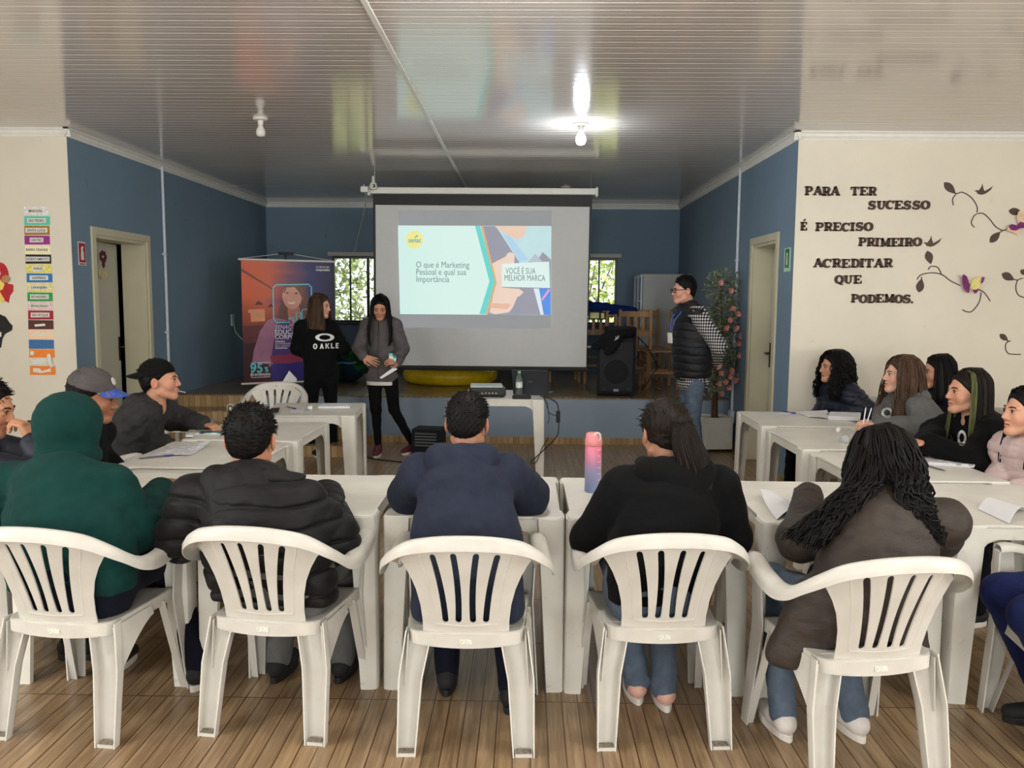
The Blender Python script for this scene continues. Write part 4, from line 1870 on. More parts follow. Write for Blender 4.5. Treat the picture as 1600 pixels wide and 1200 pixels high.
            mb.tube(pts, [r * .3] + [r * .8] * 7 + [r * .4], 5, cap=False)
        for k in range(n):
            th = rs.uniform(th0, th1)
            dr = rs.uniform(-jit, jit * .8)
            L = 1 - rs.uniform(0, ends) * (1 if rs.rand() > .2 else 3)
            ph, ph2 = rs.uniform(0, 6.28), rs.uniform(.8, 1.25)
            pts, rad = [], []
            dth = rs.normal() * 4
            for j in range(steps + 1):
                s = j / steps * L
                q = at(th + dth * s, s, dr)
                ca = curl * min(1, max(0, (s - .15) * 2.5)) * (1 + .3 * math.sin(k))
                if ca:
                    an = ph + s * cf * 2 * PI * ph2
                    q = q + Vector((math.cos(an), math.sin(an), .3 * math.sin(an * 1.0 + 1))) * ca
                pts.append(q)
                e = min(1, (1 - j / steps) * 5)
                rad.append(r * (.35 + .65 * e) * (0.7 if j == 0 else 1))
            (mb2 if (streak and streak(th)) else mb).tube(pts, rad, 5, cap=False)
        mb.build('strands', m, o, smooth=True, fix=False)
        if mb2.v:
            mb2.build('streak', m2, o, smooth=True, fix=False)
        self.hair = o
        return o

# ---------------------------------------------------------------- clothes
c_navyhood = cloth('navy_fleece', (50, 56, 74))
c_green = cloth('dark_green_fleece', (20, 66, 62))
c_black = cloth('black_fleece', (17, 17, 19))
c_blackpuff = cloth('black_nylon', (25, 23, 25), rough=.6, spec=.22, fold=.25)
c_brown = cloth('brown_nylon', (66, 55, 48), rough=.55, spec=.35, fold=.6)
c_charcoal = cloth('charcoal_fleece', (68, 67, 68))
c_greyjk = cloth('grey_wool', (112, 106, 106), var=.1)
c_navypuff = cloth('navy_nylon', (28, 34, 54), rough=.5, spec=.35)
c_pink = cloth('pale_pink_nylon', (250, 222, 220), rough=.5, spec=.35)
c_denim = cloth('blue_denim', (108, 122, 142), var=.2)
c_leg = cloth('black_leggings', (20, 20, 24))
c_navytr = cloth('navy_trousers', (24, 26, 42))
c_blue = cloth('royal_blue_trousers', (36, 46, 98))
c_greyhood = cloth('mid_grey_fleece', (122, 122, 122))
m_whitesole = mat('white_rubber', (214, 208, 200), 0.6)
m_blacksole = mat('black_rubber', (22, 22, 22), 0.6)
m_burg = mat('burgundy_canvas', (92, 30, 44), 0.8)
m_blackshoe = mat('black_shoe_mesh', (20, 20, 22), 0.8)
m_whiteshoe = mat('white_leather', (206, 200, 196), 0.5)
m_pinkshoe = mat('blush_leather', (206, 160, 144), 0.5)


def seat_legs(P, w=.12, ky=.42, kz=.50, ay=.40, feet=None):
    kn = [(-w, ky, kz), (w, ky, kz)]
    an = feet or [(-w, ay, .088), (w, ay, .088)]
    return dict(knees=kn, ankles=an)


def row_person(label, ch, hpx, hY, skin, elpx, elY, wrists, hrot=(0, 0, 0), fem=0.0, hsc=1.0, py=-.04, feet=None, shw=.17, shz=-.05, ky=.40, w=.11, nk=(0, -.05, -.155), face=None):
    """someone seated in chair ch; head centre, elbows given as image points at a depth"""
    cx, cy = ch.location.x, ch.location.y
    f = ch.rotation_euler.z if face is None else face
    head = atY(hpx[0], hpx[1], hY)
    c, s = math.cos(f), math.sin(f)
    P = Person(label, cx + -s * py, cy + c * py, f, head, hrot, skin, fem, hsc)
    P.clip = ((0, -.165 - py, .40), (0, -1, -.27))
    el = [P.L(atY(e[0], e[1], elY[i] if hasattr(elY, '__len__') else elY)) for i, e in enumerate(elpx)]
    wr = [P.L(v) for v in wrists]
    P.pose((0, 0.0, .535), neck=P.H(nk), shw=shw, shz=shz, wr=wr, el=el, **seat_legs(P, w, ky, feet=feet))
    return P


# 1 navy hoodie, middle
P = row_person('person in a navy hoodie with short black hair, seated back to camera in the middle', ch3, (731, 660), 3.24, (172, 122, 96),
               [(640, 772), (826, 775)], 3.30, [(-.36, 3.62, .775), (.02, 3.64, .775)], hrot=(-8, -10, 0), py=-.075, shw=.165, feet=[(-.10, .30, .088), (.16, .16, .088)])
P.body([dict(i=0, n=(0, 0, -1), curl=.35), dict(i=1, n=(0, 0, -1), curl=.5)])
P.hair_short(h_black, seed=3, ln=.013, spiky=.2)
P.top('hoodie', c_navyhood, t=.018, sleeve=(.068, .066, .064, .042), chest=(.150, .178, .188), hem=(0, -.03, .50), seed=11, hemcut=.44)
P.hood_down(c_navyhood, 1.05, drop=.19, back=-.200)
P.trousers(c_navytr)
P.shoes(m_blackshoe, m_blacksole, [0, R(-12)])

# 2 black puffer jacket
P = row_person('person in a black hooded puffer jacket with short dark hair, seated back to camera', ch2, (393, 684), 3.12, (186, 128, 98),
               [(283, 838), (522, 842)], 3.10, [(-1.18, 3.42, .76), (-.84, 3.45, .76)], hrot=(0, -3, 0), hsc=1.10, py=-.085, shw=.205, shz=-.055, feet=[(-.14, .30, .088), (.12, .34, .088)])
P.body([dict(i=0), dict(i=1)])
P.hair_short(h_black, seed=5, n=600, ln=.015, spiky=.3)
P.top('puffer_jacket', c_blackpuff, t=.030, sleeve=(.070, .068, .066, .046), chest=(.165, .200, .205), hem=(0, -.03, .50), seed=12, puff=(.075, .003), hemcut=.47, zq=(.080, .013, .03), folds=.003, res=.0062)
P.hood_down(c_blackpuff, 1.15, drop=.17, back=-.185)
sq = MB()
hb_ = P.skel['neck']
for zz in (.035, -.01, -.055):
    sq.tube([hb_ + Vector((-.05, -.135, zz)), hb_ + Vector((0, -.147, zz - .004)), hb_ + Vector((.05, -.135, zz))], .003, 5)
P.trousers(c_greyhood, seed=6, waist=(.20, .215), r=(.10, .070, .062, .052))
P.shoes(m_blackshoe, m_blacksole)

# 1 green hoodie, hood up
P = row_person('person in a dark green hoodie, hood up, seated back to camera', ch1, (112, 672), 3.16, (150, 104, 80),
               [(-52, 830), (212, 826)], 3.10, [(-2.0, 3.45, .765), (-1.55, 3.45, .765)], hrot=(-14, -6, 0), hsc=1.05, py=-.08, shw=.20, shz=-.055, feet=[(-.12, .36, .088), (.30, .30, .088)])
P.body([dict(i=0), dict(i=1)])
P.face_bits()
P.top('hoodie', c_green, t=.026, sleeve=(.074, .066, .064, .042), chest=(.172, .208, .205), hem=(0, -.03, .54), seed=21, folds=.005, hemcut=.515)
F = Field()
F.ell(P.H((0, -.018, .030)), (.118, .132, .122), rot=np.array(P.HM.to_3x3().normalized()), k=.02)
F.cap(P.H((0, -.02, -.04)), P.H((0, -.03, -.14)), .105, .112, k=.03)
F.cap(P.H((.05, .05, -.09)), P.H((-.05, .05, -.09)), .036, .036, k=.04)
F.cap(P.H((0, .20, .0)), P.H((0, .06, -.0)), .105, .088, k=.02, op='-')
0 and F.chain([P.H((.0, .06, .128)), P.H((.0, -.05, .158)), P.H((0, -.13, .10)), P.H((0, -.165, .0))], [.004] * 4, k=.006)
F.mesh('hood', c_green, P.topo, res=.0065, disp=wob(31, 28, .004))
P.trousers(c_navytr, seed=7, waist=(.20, .215), r=(.105, .075, .066, .052))
P.shoes(m_blackshoe, m_whitesole)
tx_sock = None

# 4 ponytail girl
P = row_person('girl with a dark ponytail in a black hoodie, seated back to camera', ch4, (1038, 674), 3.16, (170, 122, 98),
               [(926, 842), (1140, 836)], 3.12, [(.36, 3.40, .765), (.68, 3.44, .765)], hrot=(14, -8, 0), fem=1.0, hsc=1.06, py=-.085, shw=.18, feet=[(-.03, .20, .088), (.07, .14, .088)], w=.09)
P.body([dict(i=0), dict(i=1)])
P.top('hoodie', c_black, t=.020, sleeve=(.068, .062, .060, .040), chest=(.150, .168, .175), hem=(0, -.03, .54), seed=23, hemcut=.49)
P.hood_down(c_black, 1.15, drop=.19, back=-.175)
P.hair_short(h_dark, seed=9, n=260, ln=.03, fade=False, spiky=.12)
F = Field()
F.ell((0, -.020, .030), (.086, .103, .092), k=.01)
F.plane((0, .062, .050), (0, 1, -.6), k=.015)
F.plane((0, .03, -.02), (0, 1, -1.1), k=.012)
F.plane((0, -.03, -.060), (0, .2, -1), k=.012)
F.ell((0, -.115, .040), (.028, .03, .028), k=.015)
V, Q = F.raw(.0045, disp=lambda p: .0018 * np.sin(p[:, 0] * 420 + 3 * np.sin(p[:, 1] * 40)), relax=1)
raw_mesh('gathered_hair', xf(V, P.HM), Q, h_dark, P.hair)
pt = MB()
rs = np.random.RandomState(4)
for k in range(230):
    a, rr = rs.uniform(0, 6.28), rs.uniform(0, 1) ** .5
    o1, o2 = rr * math.cos(a), rr * math.sin(a)
    L = rs.uniform(.8, 1.1)
    pts = [P.H((o1 * .016, -.112 + o2 * .01, .046 + o2 * .012)), P.H((.010 + o1 * .040, -.142 + o2 * .02, .015)),
           P.H((.022 + o1 * .055, -.150 + o2 * .026, -.05)), P.H((.038 + o1 * .060, -.150 + o2 * .028, -.11 * L)), P.H((.060 + o1 * .050, -.145 + o2 * .026, -.17 * L)), P.H((.072 + o1 * .03, -.142 + o2 * .02, -.215 * L))]
    pt.tube(pts, [.004, .005, .0055, .005, .004, .0012], 5, cap=False)
pt.build('ponytail', h_dark, P.hair, smooth=True, fix=False)
P.trousers(c_denim, seed=8, waist=(.185, .195), short=-.02, r=(.10, .064, .060, .050))
P.shoes(m_pinkshoe, m_whitesole)

# 5 long curly hair, brown jacket
P = row_person('person with long curly black hair in a dark brown jacket, seated back to camera', ch5, (1376, 722), 3.02, (168, 120, 94),
               [(1250, 842), (1466, 836)], 3.02, [(1.16, 3.36, .79), (1.52, 3.38, .77)], hrot=(12, -14, 0), fem=1.0, hsc=1.08, py=-.05, shw=.19, shz=-.06, feet=[(-.16, .16, .088), (.10, .12, .088)])
P.body([dict(i=0), dict(i=1)])


def tail(F, S):
    for s in (-1, 1):
        F.cap((s * .14, .02, .55), (s * .20, .02, .38), .085, .070, k=.05)
        F.cap((s * .19, .0, .52), (s * .24, .02, .37), .05, .055, k=.04)
    F.ell((0, .02, .40), (.13, .25, .065), k=.02, op='-')


P.top('puffy_coat', c_brown, t=.024, sleeve=(.070, .058, .056, .044), chest=(.165, .160, .155), hem=(0, .0, .50), seed=25, folds=.004, extra=tail, collar=.05, hemcut=.34)
P.hair_long(h_black, [(.012, .120), (.060, .110), (.094, .062), (.112, .0), (.120, -.06), (.126, -.12), (.130, -.17), (.125, -.215)], -150, 150, n=170, r=.0046, curl=.009, cf=4.0, seed=6, sq=1.08, jit=.012, ends=.08)
rs = np.random.RandomState(16)
for side, N in ((-1, 130), (1, 110)):
    lk = MB()
    for k in range(N):
        u, q = rs.rand(), rs.rand()
        ph = rs.uniform(0, 6.28)
        yb = 2.765 + .05 * q
        if side < 0:
            cs = [P.L(atY(1340 + 40 * u, 696, yb + .20)), P.L(atY(1318 + 62 * u, 760, yb + .02)), P.L(atY(1272 + 62 * u, 800 + 14 * q, yb)), P.L(atY(1216 + 60 * u + 20 * q, 838 + 20 * u, yb - .0))]
        else:
            cs = [P.L(atY(1380 + 40 * u, 696, yb + .20)), P.L(atY(1400 + 48 * u, 760, yb + .02)), P.L(atY(1406 + 55 * u, 805, yb)), P.L(atY(1415 + 66 * u, 838 + 22 * q, yb))]
        pts = []
        for j in range(17):
            s_ = j / 16 * 3
            i_ = min(int(s_), 2)
            f_ = s_ - i_
            f_ = f_ * f_ * (3 - 2 * f_) * .5 + f_ * .5
            c = cs[i_].lerp(cs[i_ + 1], f_)
            an = ph + s_ * 8.5
            a = .013 * min(1, s_)
            pts.append(c + Vector((math.cos(an) * a, math.sin(an) * a * .5, math.sin(an + 1) * a)))
        lk.tube(pts, [.0045] * 13 + [.0045, .004, .003, .001], 5, cap=False)
    lk.build('curls', h_black, P.hair, smooth=True, fix=False)
P.trousers(c_denim, seed=9)
P.shoes(m_whiteshoe, m_whitesole)

# 6 right edge, checked shirt and blue trousers
P = Person('person in royal blue trousers and dark checked shirt, cut off by the right edge', 2.23, 2.87, R(82), (2.30, 2.92, 1.20), (80, -5, 0), (150, 106, 82))
P.pose((0, 0, .535), wr=[(-.08, .22, .66), (.08, .24, .66)], el=[(-.24, .0, .76), (.25, .02, .80)], **seat_legs(P, .12, .46, feet=[(-.10, .22, .088), (.12, .26, .088)]))
P.body([dict(i=0), dict(i=1)])
P.face_bits()
P.hair_short(h_black, seed=13)
Mk = NT('dark_checked_flannel', .85, .2)
sp = Mk.n('ShaderNodeSeparateXYZ', ins={0: Mk.co()})
cx_ = Mk.math('LESS_THAN', Mk.math('FRACT', Mk.math('MULTIPLY', sp.outputs[1], 14.0)), .45)
cz_ = Mk.math('LESS_THAN', Mk.math('FRACT', Mk.math('MULTIPLY', sp.outputs[2], 14.0)), .45)
Mk.base(Mk.ramp(Mk.math('MULTIPLY', Mk.math('ADD', cx_, cz_), .5), [(0, srgb((92, 104, 112))), (.5, srgb((54, 62, 72))), (1, srgb((26, 30, 38)))]))
P.top('checked_shirt', Mk.m, t=.020, seed=27)
P.trousers(c_blue, r=(.095, .075, .072, .060), folds=.004, seed=12)
P.shoes(m_blackshoe, m_blacksole)

# 7 left edge, hand at the mouth
hd = atY(-22, 636, 3.45)
P = Person('person in a navy jacket holding a hand to the mouth at left edge', hd.x - .10, 3.50, R(-78), hd, (-78, -14, 0), (184, 130, 100), hsc=1.06)
hnd = atY(50, 690, 3.42)
P.pose((0, -.02, .535), wr=[P.L((hd.x + .30, 3.68, .765)), P.L(hnd)], el=[P.L((hd.x + .12, 3.75, .80)), P.L((hd.x + .36, 3.32, .82))], shw=.18, **seat_legs(P, .12, .42))
dd = Vector(P.L(atY(36, 660, 3.43))) - Vector(P.L(hnd))
P.body([dict(i=0), dict(i=1, d=dd, n=P.L(hd) - P.L(hnd), curl=.95, thumb=.8)])
P.face_bits()
P.hair_short(h_black, seed=14)
P.top('jacket', c_navypuff, t=.022, seed=28, cuff=False)
P.trousers(c_leg)
P.shoes(m_blackshoe, m_blacksole)
PEN_P7 = (P.W @ P.skel['wr1']).copy()


def cap_on(P, m, name, brim=True, bm=None, back=False, brim_dir=1):
    F = Field()
    F.ell((0, -.016, .040), (.084, .102, .088), k=.01)
    F.plane((0, 0, .034), (0, -.10 * brim_dir, -1), k=.004)
    F.ell((0, -.012, .02), (.077, .096, .080), k=.003, op='-')
    V, Q = F.raw(.0042, relax=1)
    c = raw_mesh(name, xf(V, P.HM), Q, m, P.root)
    st_ = MB()
    for a in range(0, 180, 30):
        pts = []
        for k in range(9):
            t = R(12 + k * 19.5)
            x, z = math.cos(t), math.sin(t)
            pts.append(P.H((.0845 * x * math.cos(R(a)), -.016 + .1025 * x * math.sin(R(a)), .040 + .0885 * z)))
        st_.tube(pts, .0009, 4)
    st_.lathe([(.008, 0), (.007, .004), (.0001, .006)], 10, M=P.HM @ Matrix.Translation((0, -.016, .127)))
    st_.build('seams', m, c, smooth=True)
    if brim:
        b = MB()
        s = brim_dir

        def bf(u, v):
            a = R(-62 + 124 * u)
            r0x, r0y = .080, .098
            x = math.sin(a) * r0x * (1 - .0 * v)
            y = math.cos(a) * r0y
            y2 = y + v * .070 * math.cos(a) ** .6
            return P.H((x * (1 - .06 * v), s * (y2 - .016 * s) if s > 0 else -(y2 + .016), .043 + .008 * math.cos(a) - v * .018 - .016 * (abs(math.sin(a)) ** 2)))
        b.grid(bf, 16, 6, thick=.004)
        b.build('brim', bm or m, c, smooth=60)
    return c


# 8 grey cap
hd = atY(146, 618, 4.12)
P = Person('person in a grey cap with blue patterned brim, sitting behind the green hoodie', hd.x - .16, 4.20, R(-88), hd, (-82, -12, 4), (160, 108, 80), hsc=1.12)
P.pose((0, 0, .535), shw=.18, wr=[(-.07, .20, .66), (.07, .22, .66)], el=[(-.23, -.02, .74), (.23, -.02, .74)], **seat_legs(P, .11, .40))
P.body([dict(i=0), dict(i=1)])
P.face_bits()
P.hair_short(h_black, seed=15, n=100, ln=.008)
m_capgrey = cloth('grey_washed_cotton', (104, 98, 98))
Mb = NT('blue_camouflage_brim', .8, .2)
Mb.base(Mb.ramp(Mb.noise(38, None, 3), [(.42, srgb((92, 96, 120))), (.46, srgb((54, 84, 176))), (.60, srgb((40, 58, 150))), (.64, srgb((120, 124, 140)))], 'CONSTANT'))
cp = cap_on(P, m_capgrey, 'cap', True, Mb.m)
MB().lathe([(.0001, .003), (.016, .003), (.019, .0)], 20, M=P.HM @ Matrix.Translation((0, .074, .082)) @ Matrix.Rotation(R(-62), 4, 'X')).build('badge', m_whiteshoe, cp, smooth=True)
P.top('jacket', c_black, t=.026, seed=29, collar=.06)
P.hood_down(c_black, 1.1)
P.trousers(c_leg)
P.shoes(m_blackshoe, m_blacksole)

# 9 black cap backwards, charcoal hoodie
hd = atY(250, 594, 5.0)
P = Person('person in a black backward cap and charcoal hoodie with a lollipop stick in the mouth', hd.x - .22, 5.0, R(-84), hd, (-80, 3, 0), (196, 142, 116), hsc=1.06)
P.pose((0, 0, .535), neck=P.H((0, -.07, -.15)), shw=.18, wr=[P.L((hd.x + .16, 5.25, .765)), P.L(atY(262, 692, 4.95))], el=[P.L((hd.x - .10, 5.35, .80)), P.L(atY(200, 700, 4.85))], **seat_legs(P, .11, .42))
P.body([dict(i=0), dict(i=1, d=(0, 1, -.1), n=(0, 0, -1), curl=.6)])
P.face_bits()
P.hair_short(h_black, seed=17, n=160, ln=.012)
cap_on(P, cloth('black_cotton_cap', (22, 22, 22)), 'cap', True, None, brim_dir=-1)
P.top('hoodie', c_charcoal, t=.026, seed=30, sleeve=(.074, .066, .062, .042), chest=(.155, .16, .15), folds=.009)
P.hood_down(c_charcoal, 1.3, drop=.08)
P.trousers(c_leg)
P.shoes(m_blackshoe, m_blacksole)
st = MB()
st.tube([P.H((0, .088, -.064)), P.H((.004, .135, -.080))], .0022, 6)
st.build('lollipop_stick', m_whiteshoe, P.root, smooth=True)


# ---------------------------------------------------------------- standing people
def stander(label, px, Y, face, htop_py, hrot, skin, fem, hsc=1.0, floor=0.0, lean=(0, 0)):
    t = atY(px[0], htop_py, Y)
    base = atY(px[1], 600, Y)
    hc = Vector((t.x, Y + lean[1], t.z - .122 * hsc))
    return Person(label, base.x, Y, face, hc, hrot, skin, fem, hsc), t.z


# 10 girl in black sweatshirt
P, zt = stander('standing girl in a black printed sweatshirt, long brown hair, hands behind her back', (500, 502), 8.25, R(-165), 459, (-104, -4, 0), (214, 164, 140), 1.0, 1.0)
Lf = P.L
P.pose((0, 0, .86), neck=P.H((0, -.036, -.16)), shw=.142, shz=-.055, wr=[(-.02, -.19, .90), (.03, -.21, .93)], el=[(-.225, -.08, 1.07), (.225, -.08, 1.07)],
       knees=[(-.09, .02, .47), (.10, .0, .47)], ankles=[Lf((P.root.location.x + .10, 8.30, .088)), Lf((P.root.location.x - .09, 8.22, .088))])
P.body([dict(i=0, d=(1, -.1, -.4), n=(0, 1, 0)), dict(i=1, d=(-1, -.1, -.4), n=(0, 1, 0))])
P.face_bits(h_brown)
P.top('sweatshirt', c_black, t=.018, sleeve=(.056, .052, .050, .038), chest=(.125, .135, .145), hem=(0, 0, .84), seed=31, hemcut=.80, folds=.003)
P.trousers(c_leg, r=(.088, .062, .060, .048), seed=32, waist=(.15, .15))
P.shoes(m_blackshoe, m_whitesole, [R(-20), R(15)])
P.hair_long(h_brown, [(.012, .118), (.056, .108), (.084, .062), (.092, .0), (.092, -.06), (.100, -.12), (.115, -.18), (.110, -.235)], -122, 122, n=150, r=.0040, curl=.003, cf=2, seed=8, ends=.05, shift=lambda th, s: (0, .06 * s * max(0, (abs(th) - 70) / 50), 0))
TEXT_P10 = P

# 11 girl in grey jacket
P, zt = stander('standing girl in a grey jacket reading from a booklet, long dark hair', (594, 597), 8.33, R(174), 461, (-176, -20, 0), (190, 138, 112), 1.0, 1.0)
Lf = P.L
bx = P.root.location.x
P11H = (Vector((bx - .06, 8.08, 1.055)), Vector((bx + .19, 8.08, .94)))
P.pose((0, 0, .84), neck=P.H((0, -.040, -.15)), shw=.140, shz=-.055, wr=[Lf(P11H[1]), Lf((bx - .145, 8.10, 1.01))], el=[Lf((bx + .215, 8.30, 1.08)), Lf((bx - .215, 8.28, 1.08))],
       knees=[Lf((bx + .12, 8.32, .46)), Lf((bx - .06, 8.30, .46))], ankles=[Lf((bx + .30, 8.40, .088)), Lf((bx - .03, 8.25, .088))])
P.body([dict(i=0, d=Lf((bx + .17, 8.02, .97)) - Lf((bx + .20, 8.09, .94)), n=(.8, 0, -.3), curl=.75), dict(i=1, d=(-.9, .1, -.35), n=(0, -1, -.2), curl=.15, spread=1.5)])
P.face_bits(h_black, look=(0, -25), shut=.6)
P.top('jacket', c_greyjk, t=.020, sleeve=(.054, .050, .048, .038), chest=(.122, .130, .150), hem=(0, 0, .80), seed=33, zq=(.055, .003, 0), puff=(.06, .003), collar=.045, hemcut=.745, folds=.003)
zp = MB()
zp.tube([P.skel['neck'] + Vector((0, .095, -.02)), P.skel['chest'] + Vector((0, .142, .0)), P.skel['waist'] + Vector((0, .150, 0)), P.skel['pelvis'] + Vector((0, .150, -.06))], .0035, 6)
zp.build('zip', m_dark, P.topo, smooth=True)
uh = MB()
uh.lathe([(.155, 0), (.158, .03), (.150, .05)], 28, M=Matrix.Translation(P.skel['pelvis'] + Vector((0, 0, -.13))) @ Matrix.Scale(.72, 4, (0, 1, 0)))
uh.build('shirt_hem', m_whiteshoe, P.root, smooth=True)
P.trousers(c_leg, r=(.082, .055, .052, .036), seed=34, waist=(.14, .14), short=.01)
P.shoes(m_burg, m_whitesole, [R(-25), R(5)])
P.hair_long(h_black, [(.012, .118), (.056, .108), (.084, .062), (.090, .0), (.092, -.06), (.110, -.12), (.125, -.20), (.125, -.29), (.110, -.34)], -128, 128, n=230, r=.0044, curl=.0015, cf=1, seed=10, ends=.05, shift=lambda th, s: (0, .13 * s * s * max(0, (abs(th) - 55) / 60), 0))

# 12 man
Mq = NT('checked_shirt_cotton', .8, .2)
sp = Mq.n('ShaderNodeSeparateXYZ', ins={0: Mq.co()})
a_ = Mq.math('LESS_THAN', Mq.math('FRACT', Mq.math('MULTIPLY', Mq.math('ADD', sp.outputs[0], sp.outputs[1]), 36.0)), .5)
b_ = Mq.math('LESS_THAN', Mq.math('FRACT', Mq.math('MULTIPLY', sp.outputs[2], 36.0)), .5)
Mq.base(Mq.ramp(Mq.math('MULTIPLY', Mq.math('ADD', a_, b_), .5), [(0, srgb((206, 204, 202))), (.3, srgb((96, 94, 96))), (.8, srgb((20, 20, 24)))], 'CONSTANT'))
P, zt = stander('standing man with glasses, black vest over checked shirt and blue jeans', (1069, 1082), 7.9, R(102), 432, (99, -3, 0), (206, 152, 130), 0.0, 1.06)
P.pose((0, 0, .93), neck=P.H((0, -.045, -.16)), shw=.19, shz=-.045, wr=[(-.02, -.22, .98), (.03, -.25, 1.0)], el=[(-.25, -.14, 1.16), (.25, -.16, 1.16)],
       knees=[(-.10, .03, .50), (.10, -.0, .50)], ankles=[(-.12, -.02, .088), (.12, -.06, .088)])
P.body([dict(i=0, d=(1, -.1, -.3), n=(0, 1, 0)), dict(i=1, d=(-1, -.1, -.3), n=(0, 1, 0))])
P.face_bits(h_black)
P.hair_short(h_black, seed=19, n=420, ln=.014, spiky=.15, fringe=-.012, high=.010)
P.top('checked_shirt', Mq.m, t=.016, sleeve=(.068, .062, .058, .044), chest=(.16, .175, .165), hem=(0, 0, .86), seed=35, fk=1.25)
shirt = P.topo
m_vest = cloth('black_quilted_vest', (28, 27, 31), rough=.55, spec=.3)
P.top('vest', m_vest, t=.034, chest=(.16, .178, .165), hem=(0, 0, .93), seed=36, fk=1.22, sleeves=False, zq=(.075, .007, .02), collar=.05, folds=.003)
P.trousers(c_denim, r=(.098, .074, .070, .060), seed=37, waist=(.165, .16), folds=.006)
P.shoes(m_blackshoe, m_blacksole)
gl = MB()
for s in (-1, 1):
    pts = [P.H((s * .033 + .024 * math.cos(t) * (1 + .1 * math.cos(2 * t)), .1015 - abs(math.cos(t)) * .002, -.001 + .019 * math.sin(t))) for t in [k / 18 * 2 * PI for k in range(18)]]
    gl.tube(pts, .0034, 6, closed=True)
    gl.tube([P.H((s * .058, .099, .006)), P.H((s * .079, .06, .007)), P.H((s * .084, -.01, .005)), P.H((s * .083, -.025, -.008))], .0032, 6)
gl.tube([P.H((-.010, .1025, .004)), P.H((0, .105, .006)), P.H((.010, .1025, .004))], .002, 6)
gl.build('glasses', m_dark, P.root, smooth=True)
m_lan = mat('blue_lanyard', (38, 86, 170), .6)
ln_ = MB()
n_ = P.skel['neck']
for s in (-1, 1):
    ln_.tube([n_ + Vector((s * .065, -.03, .05)), n_ + Vector((s * .075, .075, .0)), n_ + Vector((s * .05, .150, -.10)), n_ + Vector((s * .004, .176, -.22))], .006, 6)
lo = ln_.build('lanyard', m_lan, P.root, smooth=True)
MB().box((-.03, -.002, -.10), (.03, .002, 0)).build('badge_card', m_whiteshoe, lo, bevel=.001, loc=n_ + Vector((0, .186, -.23)), rot=(R(-6), 0, R(25)))

# ---------------------------------------------------------------- right side, seated in profile
def side_person(label, hpx, Y, X=None, face=92, hr=None, skin=(196, 144, 118), hsc=1.04, dx=.12, **kw):
    hd = atY(hpx[0], hpx[1], Y)
    return Person(label, hd.x + dx, Y, R(face), hd, hr or (face, -2, 0), skin, 1.0, hsc), hd


# 13 curly girl in navy puffer
P, hd = side_person('girl with curly black hair in a navy puffer jacket, seated by the cream wall', (1303, 574), 6.66, face=108, hr=(98, 2, 0), dx=.10)
P.pose((0, 0, .535), neck=P.H((0, -.05, -.155)), shw=.16, wr=[(-.07, .20, .66), (.07, .22, .66)], el=[(-.23, -.02, .74), (.23, -.02, .74)], **seat_legs(P, .11, .38))
P.body([dict(i=0), dict(i=1)])
P.face_bits()
P.top('puffer_jacket', c_navypuff, t=.028, seed=41, puff=(.06, .007), zq=(.065, .007, 0), collar=.03, folds=.004)
cz = MB()
n_ = P.skel['neck']
cz.lathe([(.062, 0), (.066, .03), (.064, .062), (.058, .062), (.056, 0)], 20, M=Matrix.Translation(n_ + Vector((0, .012, 0))))
cz.build('burgundy_collar', cloth('burgundy_lining', (84, 34, 50)), P.topo, smooth=50)
P.trousers(c_leg)
P.shoes(m_blackshoe, m_whitesole)
P.hair_long(h_black, [(.012, .132), (.066, .124), (.104, .075), (.120, .01), (.128, -.06), (.138, -.13), (.140, -.19), (.130, -.25)], -128, 128, n=190, r=.0045, curl=.012, cf=5, seed=12, ends=.08, jit=.016)

# 15 black hair behind
P, hd = side_person('girl with straight black hair in a navy jacket, half hidden behind the wavy haired girl', (1466, 581), 6.10, face=95, hr=(88, -2, 0))
P.pose((0, 0, .535), neck=P.H((0, -.05, -.155)), shw=.16, wr=[(-.07, .20, .66), (.07, .22, .66)], el=[(-.23, -.02, .74), (.23, -.02, .74)], **seat_legs(P, .11, .38))
P.body([dict(i=0), dict(i=1)])
P.face_bits()
P.top('jacket', c_navypuff, t=.028, seed=42)
zb = MB()
n_ = P.skel['neck']
zb.tube([n_ + Vector((-.11, -.03, -.02)), n_ + Vector((-.135, -.09, -.06)), n_ + Vector((-.12, -.13, -.10))], .003, 5)
zb.build('piping', m_whiteshoe, P.topo, smooth=True)
P.trousers(c_leg)
P.shoes(m_blackshoe, m_whitesole)
P.hair_long(h_black, [(.012, .118), (.060, .110), (.090, .062), (.096, .0), (.102, -.06), (.112, -.12), (.120, -.18), (.112, -.22)], -128, 128, n=130, r=.0042, curl=.0015, cf=1, seed=14, ends=.05)

# 14 wavy brown hair, grey hoodie
P, hd = side_person('girl with long wavy brown hair in a grey hoodie holding a pencil', (1408, 586), 5.52, face=96, hr=(90, 4, 0), skin=(214, 166, 144), dx=.14)
HN14 = atY(1354, 661, 5.30)
P.pose((0, 0, .535), neck=P.H((0, -.05, -.155)), shw=.165, wr=[P.L(HN14 + Vector((.07, 0, -.015))), P.L((hd.x - .16, 5.45, .80))], el=[P.L((hd.x + .10, 5.24, .80)), P.L((hd.x + .03, 5.74, .84))], **seat_legs(P, .11, .40))
P.body([dict(i=0, d=P.L(HN14) - P.L(HN14 + Vector((.09, 0, -.03))), n=(.3, .2, -1), curl=.8), dict(i=1, d=(-.2, .4, -.2), n=(0, .1, -1), curl=.7)])
P.face_bits(h_brown)
P.top('hoodie', c_greyhood, t=.024, seed=43, folds=.008, sleeve=(.068, .062, .060, .042))
P.hood_down(c_greyhood, 1.1, drop=.10)
P.trousers(c_leg)
P.shoes(m_blackshoe, m_whitesole)
